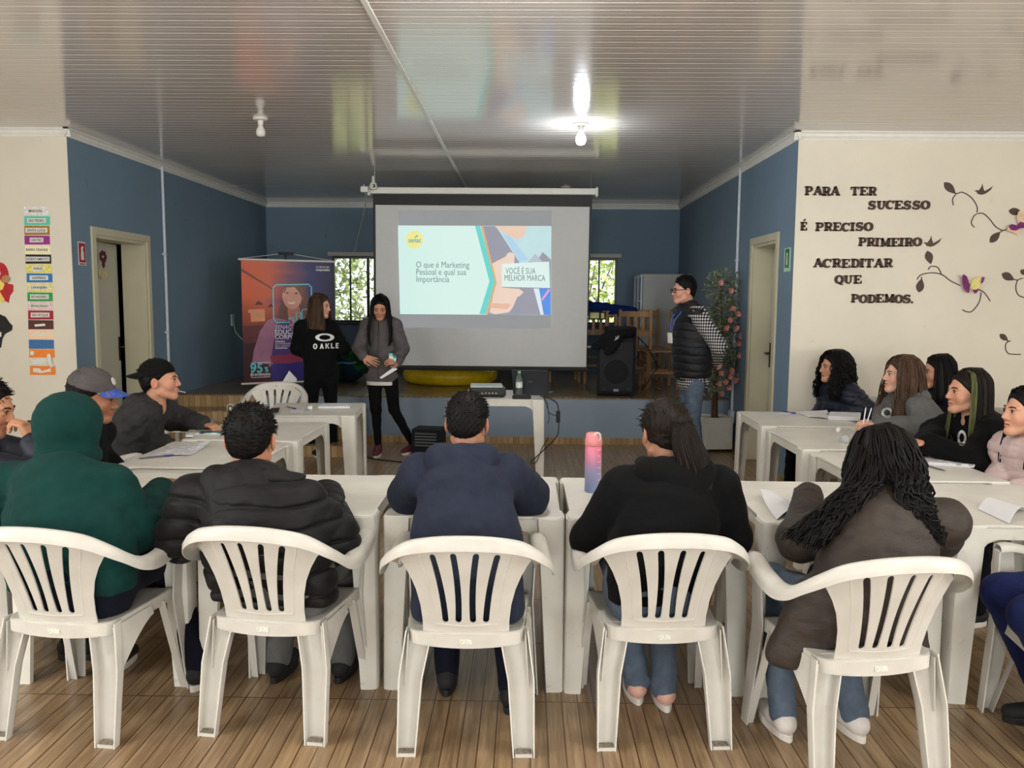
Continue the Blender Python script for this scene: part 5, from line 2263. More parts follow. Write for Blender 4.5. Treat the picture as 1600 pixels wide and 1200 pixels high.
P.hair_long(hair_mat('wavy_brown_hair', (48, 34, 27), (92, 68, 52)), [(.012, .124), (.062, .116), (.100, .066), (.112, .0), (.122, -.07), (.135, -.15), (.150, -.22), (.150, -.30), (.140, -.36)], -124, 124, n=190, r=.0046, curl=.007, cf=3.5, seed=15, ends=.1, jit=.014)
TEXT_P14 = P

# 16 black sweatshirt with green streak
P, hd = side_person('girl with dark hair and a green streak in a black sweatshirt, leaning on the table', (1512, 612), 4.72, face=95, hr=(92, 2, 0), skin=(200, 148, 122), dx=.20, hsc=1.08)
HN16 = atY(1428, 690, 4.52)
P.pose((0, 0, .535), neck=P.H((0, -.06, -.155)), shw=.17, wr=[P.L(HN16 + Vector((.06, 0, 0))), P.L((hd.x - .30, 4.62, .77))], el=[P.L(atY(1520, 724, 4.42)), P.L((hd.x - .05, 4.95, .80))], **seat_legs(P, .11, .40))
P.body([dict(i=0, d=P.L(HN16) - P.L(HN16 + Vector((.09, 0, .0))), n=(0, 0, -1), curl=.7), dict(i=1)])
P.face_bits(h_black)
P.top('sweatshirt', c_black, t=.024, seed=44, folds=.008, sleeve=(.070, .064, .060, .042))
P.trousers(c_leg)
P.shoes(m_blackshoe, m_whitesole)
h_green = hair_mat('green_streak_hair', (58, 62, 36), (104, 108, 66))
P.hair_long(h_dark, [(.012, .118), (.058, .110), (.086, .064), (.094, .0), (.098, -.07), (.104, -.14), (.110, -.21), (.112, -.28), (.105, -.34)], -112, 112, n=170, r=.0042, curl=.002, cf=1.2, seed=17, ends=.06, m2=h_green, streak=lambda th: abs(th) > 96)
TEXT_P16 = P

# 17 pink puffer
P, hd = side_person('girl with black hair in a pale pink puffer jacket at the right edge', (1604, 644), 4.15, face=98, hr=(92, 4, 0), skin=(206, 154, 128), dx=.10, hsc=1.06)
P.pose((0, 0, .535), neck=P.H((0, -.05, -.155)), shw=.165, wr=[(-.07, .20, .66), (.07, .22, .66)], el=[(-.23, -.02, .74), (.23, -.02, .74)], **seat_legs(P, .11, .40))
P.body([dict(i=0), dict(i=1)])
P.face_bits(h_black)
P.top('puffer_jacket', c_pink, t=.034, seed=45, puff=(.06, .003), zq=(.062, .006, 0), collar=.05, folds=.002)
P.trousers(c_leg)
P.shoes(m_blackshoe, m_whitesole)
P.hair_long(h_black, [(.012, .120), (.060, .112), (.092, .064), (.098, .0), (.096, -.07), (.100, -.14), (.108, -.21), (.105, -.27)], -116, 116, n=140, r=.0042, curl=.002, cf=1.2, seed=18, ends=.06)

for q_, (o_, lb) in enumerate([(o, o['label']) for o in list(scene.objects) if o.get('category') == 'person' and o.location.y > 3.3 and o.location.y < 7.0]):
    desc = {'navy jacket holding': 'under the person holding a hand to the mouth', 'grey cap': 'under the person in the grey cap', 'backward cap': 'under the person in the black backward cap',
            'navy puffer jacket, seated': 'under the curly haired girl by the cream wall', 'half hidden': 'under the half hidden girl with straight black hair', 'wavy brown': 'under the girl in the grey hoodie',
            'green streak': 'under the girl with the green hair streak', 'pale pink': 'under the girl in the pale pink jacket'}
    w_ = [v for k, v in desc.items() if k in lb][0]
    f_ = o_.rotation_euler.z
    clone(chair, (o_.location.x + math.sin(f_) * .04, o_.location.y - math.cos(f_) * .04, 0), f_, 'white plastic armchair ' + w_, GC)

# ================================================================ SCREEN, SLIDE, CEILING LAMPS
m_fabric = mat('white_screen_fabric', (196, 196, 196), 0.85, var=0.02)
m_black = mat('matt_black', (12, 12, 13), 0.6)
m_case = mat('white_enamel', (214, 212, 206), 0.4, var=0.03)


def emi(name, color, s=1.0):
    if name in MATS:
        return MATS[name]
    M = NT(name, 0.9, 0.0)
    M.base((0.02, 0.02, 0.02, 1))
    c = srgb(color)
    e = M.ramp(M.noise(5, None, 2), [(0.3, tuple(v * .95 for v in c[:3]) + (1,)), (0.7, c)])
    M.link(e, M.b.inputs['Emission Color'])
    M.b.inputs['Emission Strength'].default_value = s * .85
    MATS[name] = M.m
    return M.m


def plate(name, pts, Y, th, m, parent=None, front=0.0, bevel=0, px=True):
    """flat plate facing the camera hall: outline given as photo points on the wall plane Y"""
    o = parent.matrix_basis.translation if parent else Vector((0, 0, 0))
    W = [atY(a, b, Y) for a, b in pts] if px else [Vector((a, Y, b)) for a, b in pts]
    ox = Vector(o)
    q = parent
    while q is not None and q.parent is not None:
        q = q.parent
        ox = ox + q.location
    return MB().prism([(p.x - ox.x, p.z - ox.z) for p in W], Y - ox.y - front - th, Y - ox.y - front, 'Y').build(name, m, parent, bevel=bevel)


def text_mesh(name, body, size, m, parent=None, bold=0.0, depth=0.0015, align='LEFT', shear=0.0, space=1.0, loc=(0, 0, 0), rot=(PI / 2, 0, 0), scale=(1, 1, 1), line=1.0):
    cu = bpy.data.curves.new(name, 'FONT')
    cu.body = body
    cu.size = size
    cu.offset = bold
    cu.extrude = depth
    cu.align_x = align
    cu.shear = shear
    cu.space_character = space
    cu.space_line = line
    cu.resolution_u = 3
    t = bpy.data.objects.new(name, cu)
    col.objects.link(t)
    dg = bpy.context.evaluated_depsgraph_get()
    me = bpy.data.meshes.new_from_object(t.evaluated_get(dg))
    me.name = name
    bpy.data.objects.remove(t)
    me.materials.clear()
    me.materials.append(m)
    o = bpy.data.objects.new(name, me)
    col.objects.link(o)
    o.parent = parent
    o.location = loc
    o.rotation_euler = rot
    o.scale = scale
    return o


YS = 9.28


def S6(x, y):            # point on the screen as read in the photograph
    return (580 + x / 4.139, 290 + y / 4.139)


a, b = atY(*S6(12, 55), YS), atY(*S6(1430, 1190), YS)
scr = empty('projection_screen', ((a.x + b.x) / 2, YS, b.z), 0, 'large white projection screen hanging from the ceiling in front of the stage', 'screen')
sag = lambda pts, n, m, f, par=scr: plate(n, [S6(*p) for p in pts], YS, .0015, m, par, f)
cs = atY(577, 293, YS), atY(932, 307, YS)
cb = MB()
cb.box((cs[0].x - scr.location.x, -.045, a.z - b.z + .002), (cs[1].x - scr.location.x, .045, cs[0].z - b.z))
for ex in (cs[0].x, cs[1].x):
    cb.cbox((ex - scr.location.x, 0, (a.z + cs[0].z) / 2 - b.z - .004), (.03, .10, .10))
cb.build('roller_case', m_case, scr, bevel=.008)
sag([(12, 55), (1430, 62), (1392, 1190), (20, 1176)], 'black_border', m_black, 0)
fab = sag([(28, 125), (1412, 138), (1390, 1173), (34, 1160)], 'screen_fabric', m_fabric, .002)
bb = MB()
c0, c1 = atY(*S6(16, 1182), YS), atY(*S6(1400, 1192), YS)
bb.tube([c0 - scr.location, c1 - scr.location], .014, 10)
bb.build('bottom_bar', m_black, scr, smooth=True)
hk = MB()
for ex in (cs[0].x + .06, cs[1].x - .06):
    hk.tube([(ex - scr.location.x, 0, cs[0].z - b.z - .01), (ex - scr.location.x, 0, HC - b.z)], .005, 6)
hk.build('ceiling_hook', m_steel, scr, smooth=True)
# projected picture
Mg = NT('slide_mint', .9, 0)
Mg.base((.02, .02, .02, 1))
sp = Mg.n('ShaderNodeSeparateXYZ', ins={0: Mg.co()})
Mg.link(Mg.ramp(Mg.math('ADD', Mg.math('MULTIPLY', sp.outputs[0], .35), .75), [(0, srgb((190, 232, 222))), (.6, srgb((216, 242, 234)))]), Mg.b.inputs['Emission Color'])
Mg.b.inputs['Emission Strength'].default_value = .84
sag([(180, 160), (1168, 160), (1160, 925), (190, 918)], 'projected_margin', emi('projector_spill', (150, 152, 153), .98), .004)
slide = sag([(173, 258), (1165, 262), (1162, 838), (187, 831)], 'projected_slide', Mg.m, .006)


def E(n, c, pts, f, s=1.0):
    return sag(pts, n, emi('slide_' + n, c, s), f)


E('photo_suit', (158, 158, 172), [(722, 262), (1163, 263), (1161, 837), (752, 835), (808, 625)], .008)
E('photo_collar', (196, 226, 228), [(805, 263), (1163, 263), (1162, 480), (1110, 430), (1060, 500), (960, 500), (850, 330)], .009)
E('photo_chin', (238, 206, 184), [(800, 263), (1010, 263), (985, 330), (940, 350), (850, 300)], .010)
E('photo_lapel', (180, 214, 236), [(850, 310), (900, 330), (1020, 480), (960, 495)], .0105)
E('photo_tie', (186, 196, 205), [(1010, 500), (1060, 440), (1110, 495)], .011)
E('photo_highlight', (222, 236, 244), [(1050, 665), (1085, 665), (1115, 835), (1095, 835)], .011)
E('photo_blue', (96, 150, 232), [(1085, 665), (1160, 665), (1160, 838), (1120, 836)], .011)
E('photo_pink', (230, 170, 205), [(1148, 665), (1156, 680), (1108, 745), (1100, 735)], .012)
skin_e = emi('slide_photo_hand', (240, 214, 196))
arc = lambda cx, cy, rx, ry, a0, a1, n=10: [(cx + rx * math.cos(R(a0 + (a1 - a0) * k / n)), cy + ry * math.sin(R(a0 + (a1 - a0) * k / n))) for k in range(n + 1)]
hand_p = sag([(782, 505)] + arc(900, 462, 28, 30, 190, 350) + [(925, 500), (900, 560), (850, 600), (846, 660), (960, 668), (985, 690), (960, 715), (945, 720), (915, 790), (890, 820), (800, 832), (765, 820), (808, 625)], 'photo_hand', skin_e, .013)
sag([(770, 760), (905, 765), (880, 800), (770, 790)], 'photo_finger', emi('slide_finger_shade', (232, 188, 166)), .0135)
E('photo_card', (224, 244, 238), [(846, 506), (1150, 492), (1156, 662), (846, 655)], .015)
E('chevron_teal', (112, 216, 208), [(672, 260), (705, 260), (802, 620), (740, 832), (700, 831), (765, 620)], .016)
E('chevron_orange', (226, 176, 128), [(708, 260), (724, 260), (812, 625), (755, 834), (740, 832), (800, 622)], .0165)
sag(arc(280, 350, 56, 58, 0, 350, 26), 'logo_disc', emi('slide_logo', (240, 236, 150)), .010)
tm = emi('slide_text_grey', (120, 140, 140))
tb_ = emi('slide_text_blue', (120, 160, 190))
k1 = 1 / 4.139 * YS / 1300


def stext(name, body, x, y, size, m, bold=0, w=1.0):
    p = atY(*S6(x, y), YS) - scr.location
    return text_mesh(name, body, size * k1, m, scr, bold * k1, .0004, loc=(p.x, -.0195, p.z), scale=(w, 1, 1), line=.82)


stext('slide_heading', 'O que é Marketing\nPessoal e qual sua\nImportância', 290, 530, 56, tm, 0, .80)
stext('card_text', ' VOCÊ É SUA\nMELHOR MARCA', 860, 570, 54, emi('slide_text_dark', (112, 132, 136)), 0, .64)
stext('logo_text', 'senac', 242, 368, 44, tb_, .8, .85)
sag([(280, 335), (300, 320), (306, 326), (286, 340)], 'logo_pen', tb_, .0115)

# small fittings near the screen
def lamp_at(px, py, label, lit=False, z=HC):
    p = atZ(px, py, z)
    e = empty('ceiling_lamp', (p.x, p.y, z - .14), 0, label, 'lamp')
    MB().lathe([(.055, .14), (.058, .130), (.052, .122), (.022, .118), (.021, .085), (.0001, .085)], 28).build('socket', m_case, e, smooth=True)
    mm = m_case
    if lit:
        mm = mat('lit_bulb', (255, 255, 255), .3, emit=((240, 248, 255), 5))
    MB().lathe([(.0001, .088), (.016, .088), (.019, .075), (.034, .045), (.036, .022), (.028, .002), (.0001, -.006)] if not lit else [(.0001, .088), (.016, .088), (.02, .07), (.040, .035), (.042, .008), (.030, -.018), (.0001, -.026)], 28).build('bulb', mm, e, smooth=60)
    return e


lamp_at(407, 184, 'unlit white bulb in a round ceiling socket on the left')
lb = lamp_at(908, 193, 'glowing white bulb in a round ceiling socket', True)
pl = bpy.data.lights.new('bulb_light', 'POINT')
pl.energy = 20
pl.shadow_soft_size = .05
pl.color = (.86, .94, 1.0)
po = bpy.data.objects.new('bulb_light', pl)
col.objects.link(po)
po.location = lb.location + Vector((0, 0, -.05))
p = atZ(884, 292, HC)
e = empty('ceiling_rose', (p.x, p.y, HC - .03), 0, 'small empty white ceiling socket above the right end of the screen', 'lamp')
MB().lathe([(.055, .03), (.058, .022), (.03, .016), (.022, .0), (.0001, .0)], 24).build('socket', m_case, e, smooth=True)
p = atY(583, 287, 9.18)
e = empty('security_sensor', (p.x, p.y, p.z - .03), 0, 'white round sensor on the ceiling at the left end of the screen', 'sensor')
MB().lathe([(.0001, -.035), (.035, -.03), (.045, 0), (.035, .035), (.015, .05), (.012, .11)], 20).build('housing', m_case, e, smooth=True)
MB().lathe([(.0001, -.012), (.018, -.008), (.019, 0), (.0001, .0)], 16, M=Matrix.Translation((.012, -.042, 0)) @ Matrix.Rotation(R(90), 4, 'X')).build('lens', m_black, e, smooth=True)
c0 = atY(571, 296, 9.15)
e = empty('power_cord', c0, 0, 'white cord dangling from the ceiling to the left back window', 'cord')
P_ = [c0 + Vector((-.02, 0, .05)), c0, atY(572, 315, 9.5), atY(567, 340, 10.2), atY(560, 365, 11.0), atY(554, 394, 12.15)]
MB().tube([q - c0 for q in P_], .006, 6).build('cord', m_case, e, smooth=True)
MB().box((-.05, -.03, -.03), (.03, .03, .03)).build('junction_box', m_case, e, bevel=.006)

# ================================================================ WALL LETTERING
m_foam = mat('dark_brown_foam', (74, 58, 50), 0.85, var=0.1)
m_foam2 = mat('brown_vinyl', (82, 66, 60), 0.7, var=0.1)


def st2(mb, pts, w, d0, d1, S, ox, oz):
    """thick polyline lying in the wall plane"""
    n = len(pts)
    ws = w if hasattr(w, '__len__') else [w] * n
    L, Rr = [], []
    for i in range(n):
        a = Vector(pts[max(i - 1, 0)])
        b = Vector(pts[min(i + 1, n - 1)])
        t = (b - a).normalized()
        nn = Vector((-t.y, t.x))
        L.append(Vector(pts[i]) + nn * ws[i] / 2)
        Rr.append(Vector(pts[i]) - nn * ws[i] / 2)
    vs = []
    for d in (d0, d1):
        for q in L + Rr:
            vs.append((ox + q.x * S, d, oz + q.y * S))
    m = 2 * n
    fs = []
    for i in range(n - 1):
        fs += [(i, i + 1, n + i + 1, n + i), (m + i, m + n + i, m + n + i + 1, m + i + 1), (i, m + i, m + i + 1, i + 1), (n + i, n + i + 1, m + n + i + 1, m + n + i)]
    fs += [(0, n, m + n, m), (n - 1, m + n - 1, m + 2 * n - 1, 2 * n - 1)]
    mb.add(vs, fs)


def cir(cx, cy, rx, ry, a0, a1, n=12):
    return [(cx + rx * math.cos(R(a0 + (a1 - a0) * k / n)), cy + ry * math.sin(R(a0 + (a1 - a0) * k / n))) for k in range(n + 1)]


def glyph(c):
    """slab-serif capital as a list of (polyline, width), unit height"""
    V = lambda x, w=.25: ([(x, 0), (x, 1)], w)
    sf = lambda x, y, w=.44: ([(x - w / 2, y), (x + w / 2, y)], .12)
    G = []
    if c in 'PRBDE' or c == 'É':
        G += [V(.26), sf(.26, .06), sf(.24, .94)]
    if c in 'PR':
        G += [([(.26, .94), (.52, .94)] + cir(.52, .70, .22, .24, 90, -90, 8) + [(.26, .46)], [.12, .13] + [.14, .16, .2, .23, .24, .23, .2, .16, .14] + [.12])]
    if c == 'R':
        G += [([(.50, .46), (.62, .34), (.72, .06), (.92, .06)], [.2, .24, .2, .12])]
    if c == 'D':
        G += [([(.26, .94), (.45, .94)] + cir(.45, .5, .37, .44, 90, -90, 10) + [(.26, .06)], [.12, .12] + [.13, .15, .2, .24, .26, .26, .26, .24, .2, .15, .13] + [.12])]
    if c in ('E', 'É'):
        G += [([(.2, .94), (.80, .94)], .12), ([(.80, .98), (.80, .70)], .1), ([(.26, .5), (.60, .5)], .12), ([(.60, .64), (.60, .36)], .09), ([(.2, .06), (.84, .06)], .12), ([(.84, .02), (.84, .32)], .1)]
    if c == 'É':
        G += [([(.42, 1.12), (.64, 1.34)], [.10, .14])]
    if c == 'A':
        G += [([(.14, .05), (.46, .97)], .13), ([(.44, 1), (.80, .04)], .27), ([(.26, .34), (.66, .34)], .12), sf(.15, .06, .36), sf(.82, .06, .40)]
    if c == 'T':
        G += [V(.44), sf(.44, .06, .46), ([(.04, .94), (.84, .94)], .13), ([(.06, .98), (.06, .68)], .1), ([(.82, .98), (.82, .68)], .1)]
    if c == 'I':
        G += [V(.25), sf(.25, .06, .46), sf(.25, .94, .46)]
    if c == 'U':
        G += [([(.24, .95), (.24, .4)] + cir(.48, .36, .24, .28, 180, 360, 8) + [(.74, .95)], [.25, .25] + [.25, .22, .18, .16, .15, .15, .14, .13, .13] + [.13]), sf(.22, .94, .42), sf(.76, .94, .34)]
    if c in 'CO Q':
        if c == 'C':
            G += [(cir(.48, .5, .36, .43, 50, 315, 16), [.1, .14, .15, .18, .22, .25, .27, .28, .28, .27, .26, .24, .2, .17, .15, .13, .1]), ([(.80, 1.0), (.78, .64)], .12)]
        else:
            G += [(cir(.47, .5, .35, .43, 0, 360, 24), [.27 if abs(math.cos(R(15 * k))) > .6 else .17 for k in range(25)])]
            if c == 'Q':
                G += [([(.40, .16), (.60, -.04), (.86, -.12)], [.12, .16, .1])]
    if c == 'S':
        G += [(cir(.44, .71, .25, .22, 20, 250, 10) + cir(.42, .28, .28, .22, 70, -160, 10), [.1, .14, .16, .18, .2, .22, .23, .24, .25, .26, .27, .27, .26, .25, .24, .22, .2, .18, .16, .14, .1, .1]), ([(.72, 1.0), (.70, .70)], .11), ([(.10, .30), (.12, .0)], .11)]
    if c == 'M':
        G += [([(.22, 0), (.22, 1)], .14), ([(.20, 1), (.56, .1)], .24), ([(.56, .1), (.88, 1)], .13), ([(.92, 0), (.92, 1)], .25), sf(.22, .06, .36), sf(.92, .06, .42), sf(.18, .94, .3), sf(.96, .94, .3)]
    if c == '.':
        G += [([(.05, .09), (.23, .09)], .18)]
    return G, {'M': 1.16, 'I': .50, '.': .26}.get(c, .90)


ordw = ['first', 'second', 'third', 'fourth', 'fifth', 'sixth', 'seventh', 'eighth', 'ninth']
WORDS = [('PARA', 1256, 1310, 305.5, 13), ('TER', 1327.5, 1368, 305, 12.5), ('SUCESSO', 1354, 1451, 327, 12.5), ('É', 1250.5, 1261, 360, 12.5), ('PRECISO', 1272, 1362, 361, 12.5),
         ('PRIMEIRO', 1339, 1438, 385, 12.5), ('ACREDITAR', 1269, 1393, 418, 13), ('QUE', 1302.5, 1345, 443.5, 12.5), ('PODEMOS.', 1328, 1426, 473, 12.5)]
sc_ = YF / 1300
for wd, xa, xb, yb, hp in WORDS:
    S = hp * sc_ * 1.02
    wid = sum(glyph(c)[1] for c in wd)
    A_, B_ = atY(xa, yb, YF), atY(xb, yb + .0, YF)
    tot = (B_ - A_).x
    k = tot / (wid * S)
    x = A_.x
    for i, c in enumerate(wd):
        G, w = glyph(c)
        jx, jz, jr = rng.uniform(-.0015, .0015), rng.uniform(-.003, .003), rng.uniform(-.05, .05)
        mb = MB()
        for pts, ww in G:
            q = [((p[0] * min(k, 1.15) - w / 2), p[1] - .5) for p in pts]
            ww = [z * 1.28 for z in ww] if hasattr(ww, '__len__') else ww * 1.28
            st2(mb, q, ww, -.010, -.001, S, 0, 0)
        nm = 'full_stop' if c == '.' else 'letter_' + {'É': 'e'}.get(c, c.lower())
        o = mb.build(nm, m_foam, loc=(x + w * S * k / 2 + jx, YF, A_.z + (B_.z - A_.z) * i / len(wd) + S / 2 + jz), rot=(0, jr, 0))
        lab = 'dark brown foam full stop after PODEMOS on the cream wall' if c == '.' else ('dark brown foam letter %s, %s letter of %s on the cream wall' % (c, ordw[i], wd) if len(wd) > 1 else 'single dark brown foam letter É before PRECISO on the cream wall')
        tag(o, lab, 'letter', 'foam letters of the motto')
        x += w * S * k

# ---- vines, leaves, birds, butterflies on the right cream wall
C8 = lambda x, y: (1200 + x / 4, 250 + y / 4)


def decal_root(name, x, y, label, cat, group=None):
    p = atY(*C8(x, y), YF)
    return empty(name, (p.x, YF, p.z), 0, label, cat, group)


def vine(name, label, curves, leaves, anchor):
    e = decal_root(name, anchor[0], anchor[1], label, 'wall decal', 'vine decals on the cream wall')
    for cv in curves:
        W = [atY(*C8(*p), YF) - e.location for p in cv]
        pts = []
        for i in range(len(W) - 1):           # smooth by catmull-rom
            p0, p1, p2, p3 = W[max(i - 1, 0)], W[i], W[i + 1], W[min(i + 2, len(W) - 1)]
            for k in range(5):
                f = k / 5
                pts.append(0.5 * ((2 * p1) + (p2 - p0) * f + (2 * p0 - 5 * p1 + 4 * p2 - p3) * f * f + (3 * p1 - p0 - 3 * p2 + p3) * f ** 3))
        pts.append(W[-1])
        mb = MB()
        st2(mb, [(q.x, q.z) for q in pts], [.0035] + [.0085] * (len(pts) - 2) + [.003], -.003, -.0005, 1, 0, 0)
        mb.build('stem', m_foam2, e)
    for (x0, y0, x1, y1, w) in leaves:
        a, b = Vector((x0, y0)), Vector((x1, y1))
        d = b - a
        n = Vector((-d.y, d.x)).normalized() * w
        poly = []
        for k in range(9):
            t = k / 8
            poly.append(a + d * t + n * math.sin(PI * t ** .8) * .5)
        for k in range(7, 0, -1):
            t = k / 8
            poly.append(a + d * t - n * math.sin(PI * t ** .8) * .5)
        plate('leaf', [C8(*q) for q in poly], YF, .003, m_foam2, e, .0005)
    return e


vine('vine_decal', 'upper brown vine decal with three leaves curling towards the cream butterfly',
     [[(1160, 205), (1180, 210), (1215, 202), (1270, 235), (1305, 290), (1305, 330)], [(1158, 285), (1153, 245), (1175, 212)], [(1305, 335), (1345, 335), (1385, 370), (1420, 415), (1465, 440), (1495, 432)], [(1290, 422), (1270, 395), (1285, 352), (1305, 337)], [(1465, 440), (1452, 452)], [(1580, 330), (1600, 328)]],
     [(1100, 140, 1172, 212, 50), (1385, 516, 1452, 448, 46), (1502, 318, 1590, 328, 46)], (1305, 335))
vine('vine_decal', 'middle brown vine decal carrying the purple and yellow butterfly',
     [[(930, 748), (955, 718), (1020, 705), (1085, 716), (1140, 755), (1205, 787)], [(1000, 686), (1018, 665), (1060, 672), (1083, 714)], [(1305, 805), (1350, 828), (1390, 885)], [(1332, 825), (1318, 890), (1275, 945), (1240, 948), (1213, 935)], [(958, 730), (960, 745)]],
     [(995, 568, 1018, 652, 50), (942, 828, 960, 740, 50)], (1085, 715))
vine('vine_decal', 'brown vine decal at the right edge beside the motto, level with the word QUE',
     [[(1595, 738), (1560, 752), (1548, 800), (1565, 845), (1610, 862)], [(1535, 745), (1560, 752)]], [(1460, 710, 1540, 750, 50), (1575, 690, 1625, 715, 36)], (1555, 760))
vine('vine_decal', 'lowest small brown vine decal, above the girl in the black sweatshirt',
     [[(1518, 1128), (1488, 1145), (1484, 1180), (1500, 1208), (1535, 1214), (1582, 1215)], [(1495, 1128), (1502, 1136)]], [(1447, 1088, 1500, 1130, 36)], (1500, 1130))


def bird(x, y, s, label):
    e = decal_root('bird_decal', x, y, label, 'wall decal')
    f = lambda pts: [C8(x + a * s, y + b * s) for a, b in pts]
    plate('bird', f([(-50, 5), (-38, -2), (-25, 2), (-8, -20), (0, -42), (4, -15), (12, 5), (40, -10), (66, -28), (50, -2), (20, 20), (-5, 28), (-30, 22), (-38, 8)]), YF, .003, m_foam2, e, .0005)


bird(1340, 190, 1.0, 'upper brown swallow decal right of the word TER')
bird(1020, 515, 1.0, 'brown swallow decal touching the end of PRIMEIRO')
m_cr, m_pur, m_yel = mat('cream_wing', (236, 206, 178), .6, var=.15, nscale=40), mat('purple_wing', (122, 34, 112), .6, var=.3, nscale=40), mat('yellow_wing', (226, 212, 130), .6, var=.1)


def butterfly(x, y, label, shapes):
    e = decal_root('butterfly', x, y, label, 'butterfly ornament')
    for i, (mm, pts, lift) in enumerate(shapes):
        W = [atY(*C8(*p), YF) - e.location for p in pts]
        c = Vector((0, -.004, 0))
        vs = []
        for q in W:
            r = math.hypot(q.x, q.z)
            vs.append(Vector((q.x, -.004 - r * lift, q.z)))
        mb = MB()
        n = len(vs)
        cen = sum(vs, Vector()) / n
        mb.add(vs + [cen], [(k, (k + 1) % n, n) for k in range(n)])
        o = mb.build('wing', mm, e, fix=False)
        sd = o.modifiers.new('thickness', 'SOLIDIFY')
        sd.thickness = .0015
    MB().tube([Vector((0, -.006, .012)), Vector((0, -.008, 0)), Vector((.002, -.006, -.02))], [.002, .0035, .0015], 8).build('body', m_foam, e, smooth=True)


butterfly(1560, 400, 'cream and purple butterfly ornament at the right edge of the upper vine',
          [(m_cr, [(1562, 405), (1540, 370), (1535, 330), (1560, 315), (1590, 350), (1600, 380), (1575, 402)], .6), (m_pur, [(1555, 410), (1510, 402), (1485, 415), (1500, 440), (1540, 445), (1562, 430), (1600, 425), (1600, 385), (1578, 365)], .4), (m_cr, [(1485, 420), (1470, 440), (1530, 460), (1555, 472), (1570, 440), (1540, 430)], .35)])
butterfly(1257, 780, 'purple and yellow butterfly ornament on the middle vine',
          [(m_pur, [(1255, 790), (1248, 760), (1225, 728), (1196, 714), (1190, 735), (1200, 770), (1208, 800), (1225, 828), (1240, 832), (1252, 812)], .5), (m_yel, [(1262, 790), (1268, 750), (1290, 735), (1312, 730), (1308, 760), (1312, 780), (1300, 800), (1285, 815), (1268, 815)], .5), (m_pur, [(1312, 730), (1328, 735), (1322, 765), (1310, 775)], .6), (m_pur, [(1266, 812), (1300, 808), (1285, 830), (1272, 836)], .6)])

# ---- signs
m_red, m_grn = mat('sign_red', (168, 34, 44), .4, var=.05), mat('sign_green', (30, 120, 72), .4, var=.05)
m_white = mat('printed_white', (226, 226, 220), .5, var=.02)
y0_, y1_ = atX(121, 381, XL), atX(134, 411, XL)
e = empty('extinguisher_sign', (XL, (y0_.y + y1_.y) / 2, (y0_.z + y1_.z) / 2), 0, 'small red fire extinguisher sign left of the left doorway', 'sign')
hw = abs(y1_.y - y0_.y) / 2 * .98
MB().box((.001, -hw, -.10), (.004, hw, .10)).build('plate', m_white, e)
MB().box((.0045, -hw * .86, -.075), (.006, hw * .86, .088)).build('red_field', m_red, e)
MB().box((.0045, -hw * .7, -.094), (.006, hw * .7, -.084)).build('caption', m_red, e)
eb = MB()
eb.prism([(-.022, -.055), (.022, -.055), (.022, .01), (.012, .028), (.012, .045), (.026, .052), (.010, .062), (-.014, .058), (-.022, .03), (-.014, .028), (-.022, .01)], .0062, .0075, 'X')
eb.build('extinguisher_symbol', m_white, e)
y0_, y1_ = atX(1226.5, 391, XR), atX(1235, 421, XR)
e = empty('exit_sign', (XR, (y0_.y + y1_.y) / 2, (y0_.z + y1_.z) / 2), 0, 'small upright green exit sign right of the right door', 'sign')
hw = abs(y1_.y - y0_.y) / 2
MB().box((-.004, -hw, -.10), (-.001, hw, .10)).build('plate', mat('pale_green', (190, 222, 200), .5), e)
MB().box((-.006, -hw * .62, -.068), (-.0045, hw * .62, .09)).build('green_field', m_grn, e)
MB().prism([(-.018, -.05), (0, -.03), (.018, -.05), (.010, .03), (.016, .05), (0, .06), (-.016, .05), (-.010, .03)], -.0075, -.0062, 'X').build('running_figure', m_white, e)

# ---- strip of coloured name cards on the left cream wall
CN = lambda x, y: (x / 4, 300 + y / 4)
CARDS = [('MARODIN', (232, 230, 228), 152, 300, 90, 147), ('SÃO PEDRO', (92, 204, 178), 152, 312, 150, 207), ('SANTA LUCIA', (164, 122, 44), 153, 310, 210, 268), ('CENTRO', (152, 36, 138), 154, 311, 272, 328),
         ('BARRA GRANDE', (246, 236, 196), 156, 315, 333, 388), ('ASSENTAMENTO', (16, 16, 18), 160, 320, 390, 448), ('PAPUÃ', (232, 220, 110), 163, 321, 452, 505), ('GASPERINI', (38, 120, 190), 167, 327, 508, 565),
         ('LARANJEIRA', (244, 218, 132), 170, 328, 568, 624), ('BOVADEIRO', (44, 158, 78), 172, 329, 627, 683), ('ERVALZINHO', (240, 196, 206), 174, 330, 686, 738), ('SÃO ROQUE', (166, 30, 52), 176, 333, 740, 797),
         ('', (84, 42, 34), 177, 334, 800, 858), ('', (250, 212, 178), 179, 336, 862, 918), ('', (58, 110, 170), 181, 337, 922, 980), ('', (244, 136, 46), 183, 342, 982, 1035), ('', (222, 216, 206), 186, 336, 1038, 1082), ('', (242, 134, 48), 188, 346, 1086, 1143)]
cn = ['white patterned', 'mint green', 'golden brown', 'purple', 'cream', 'black bordered', 'lemon yellow', 'bright blue', 'pale yellow', 'green', 'pale pink', 'crimson', 'dark brown', 'peach', 'steel blue', 'upper orange', 'torn white', 'lowest orange']
m_ink = mat('black_ink', (26, 24, 26), .7)
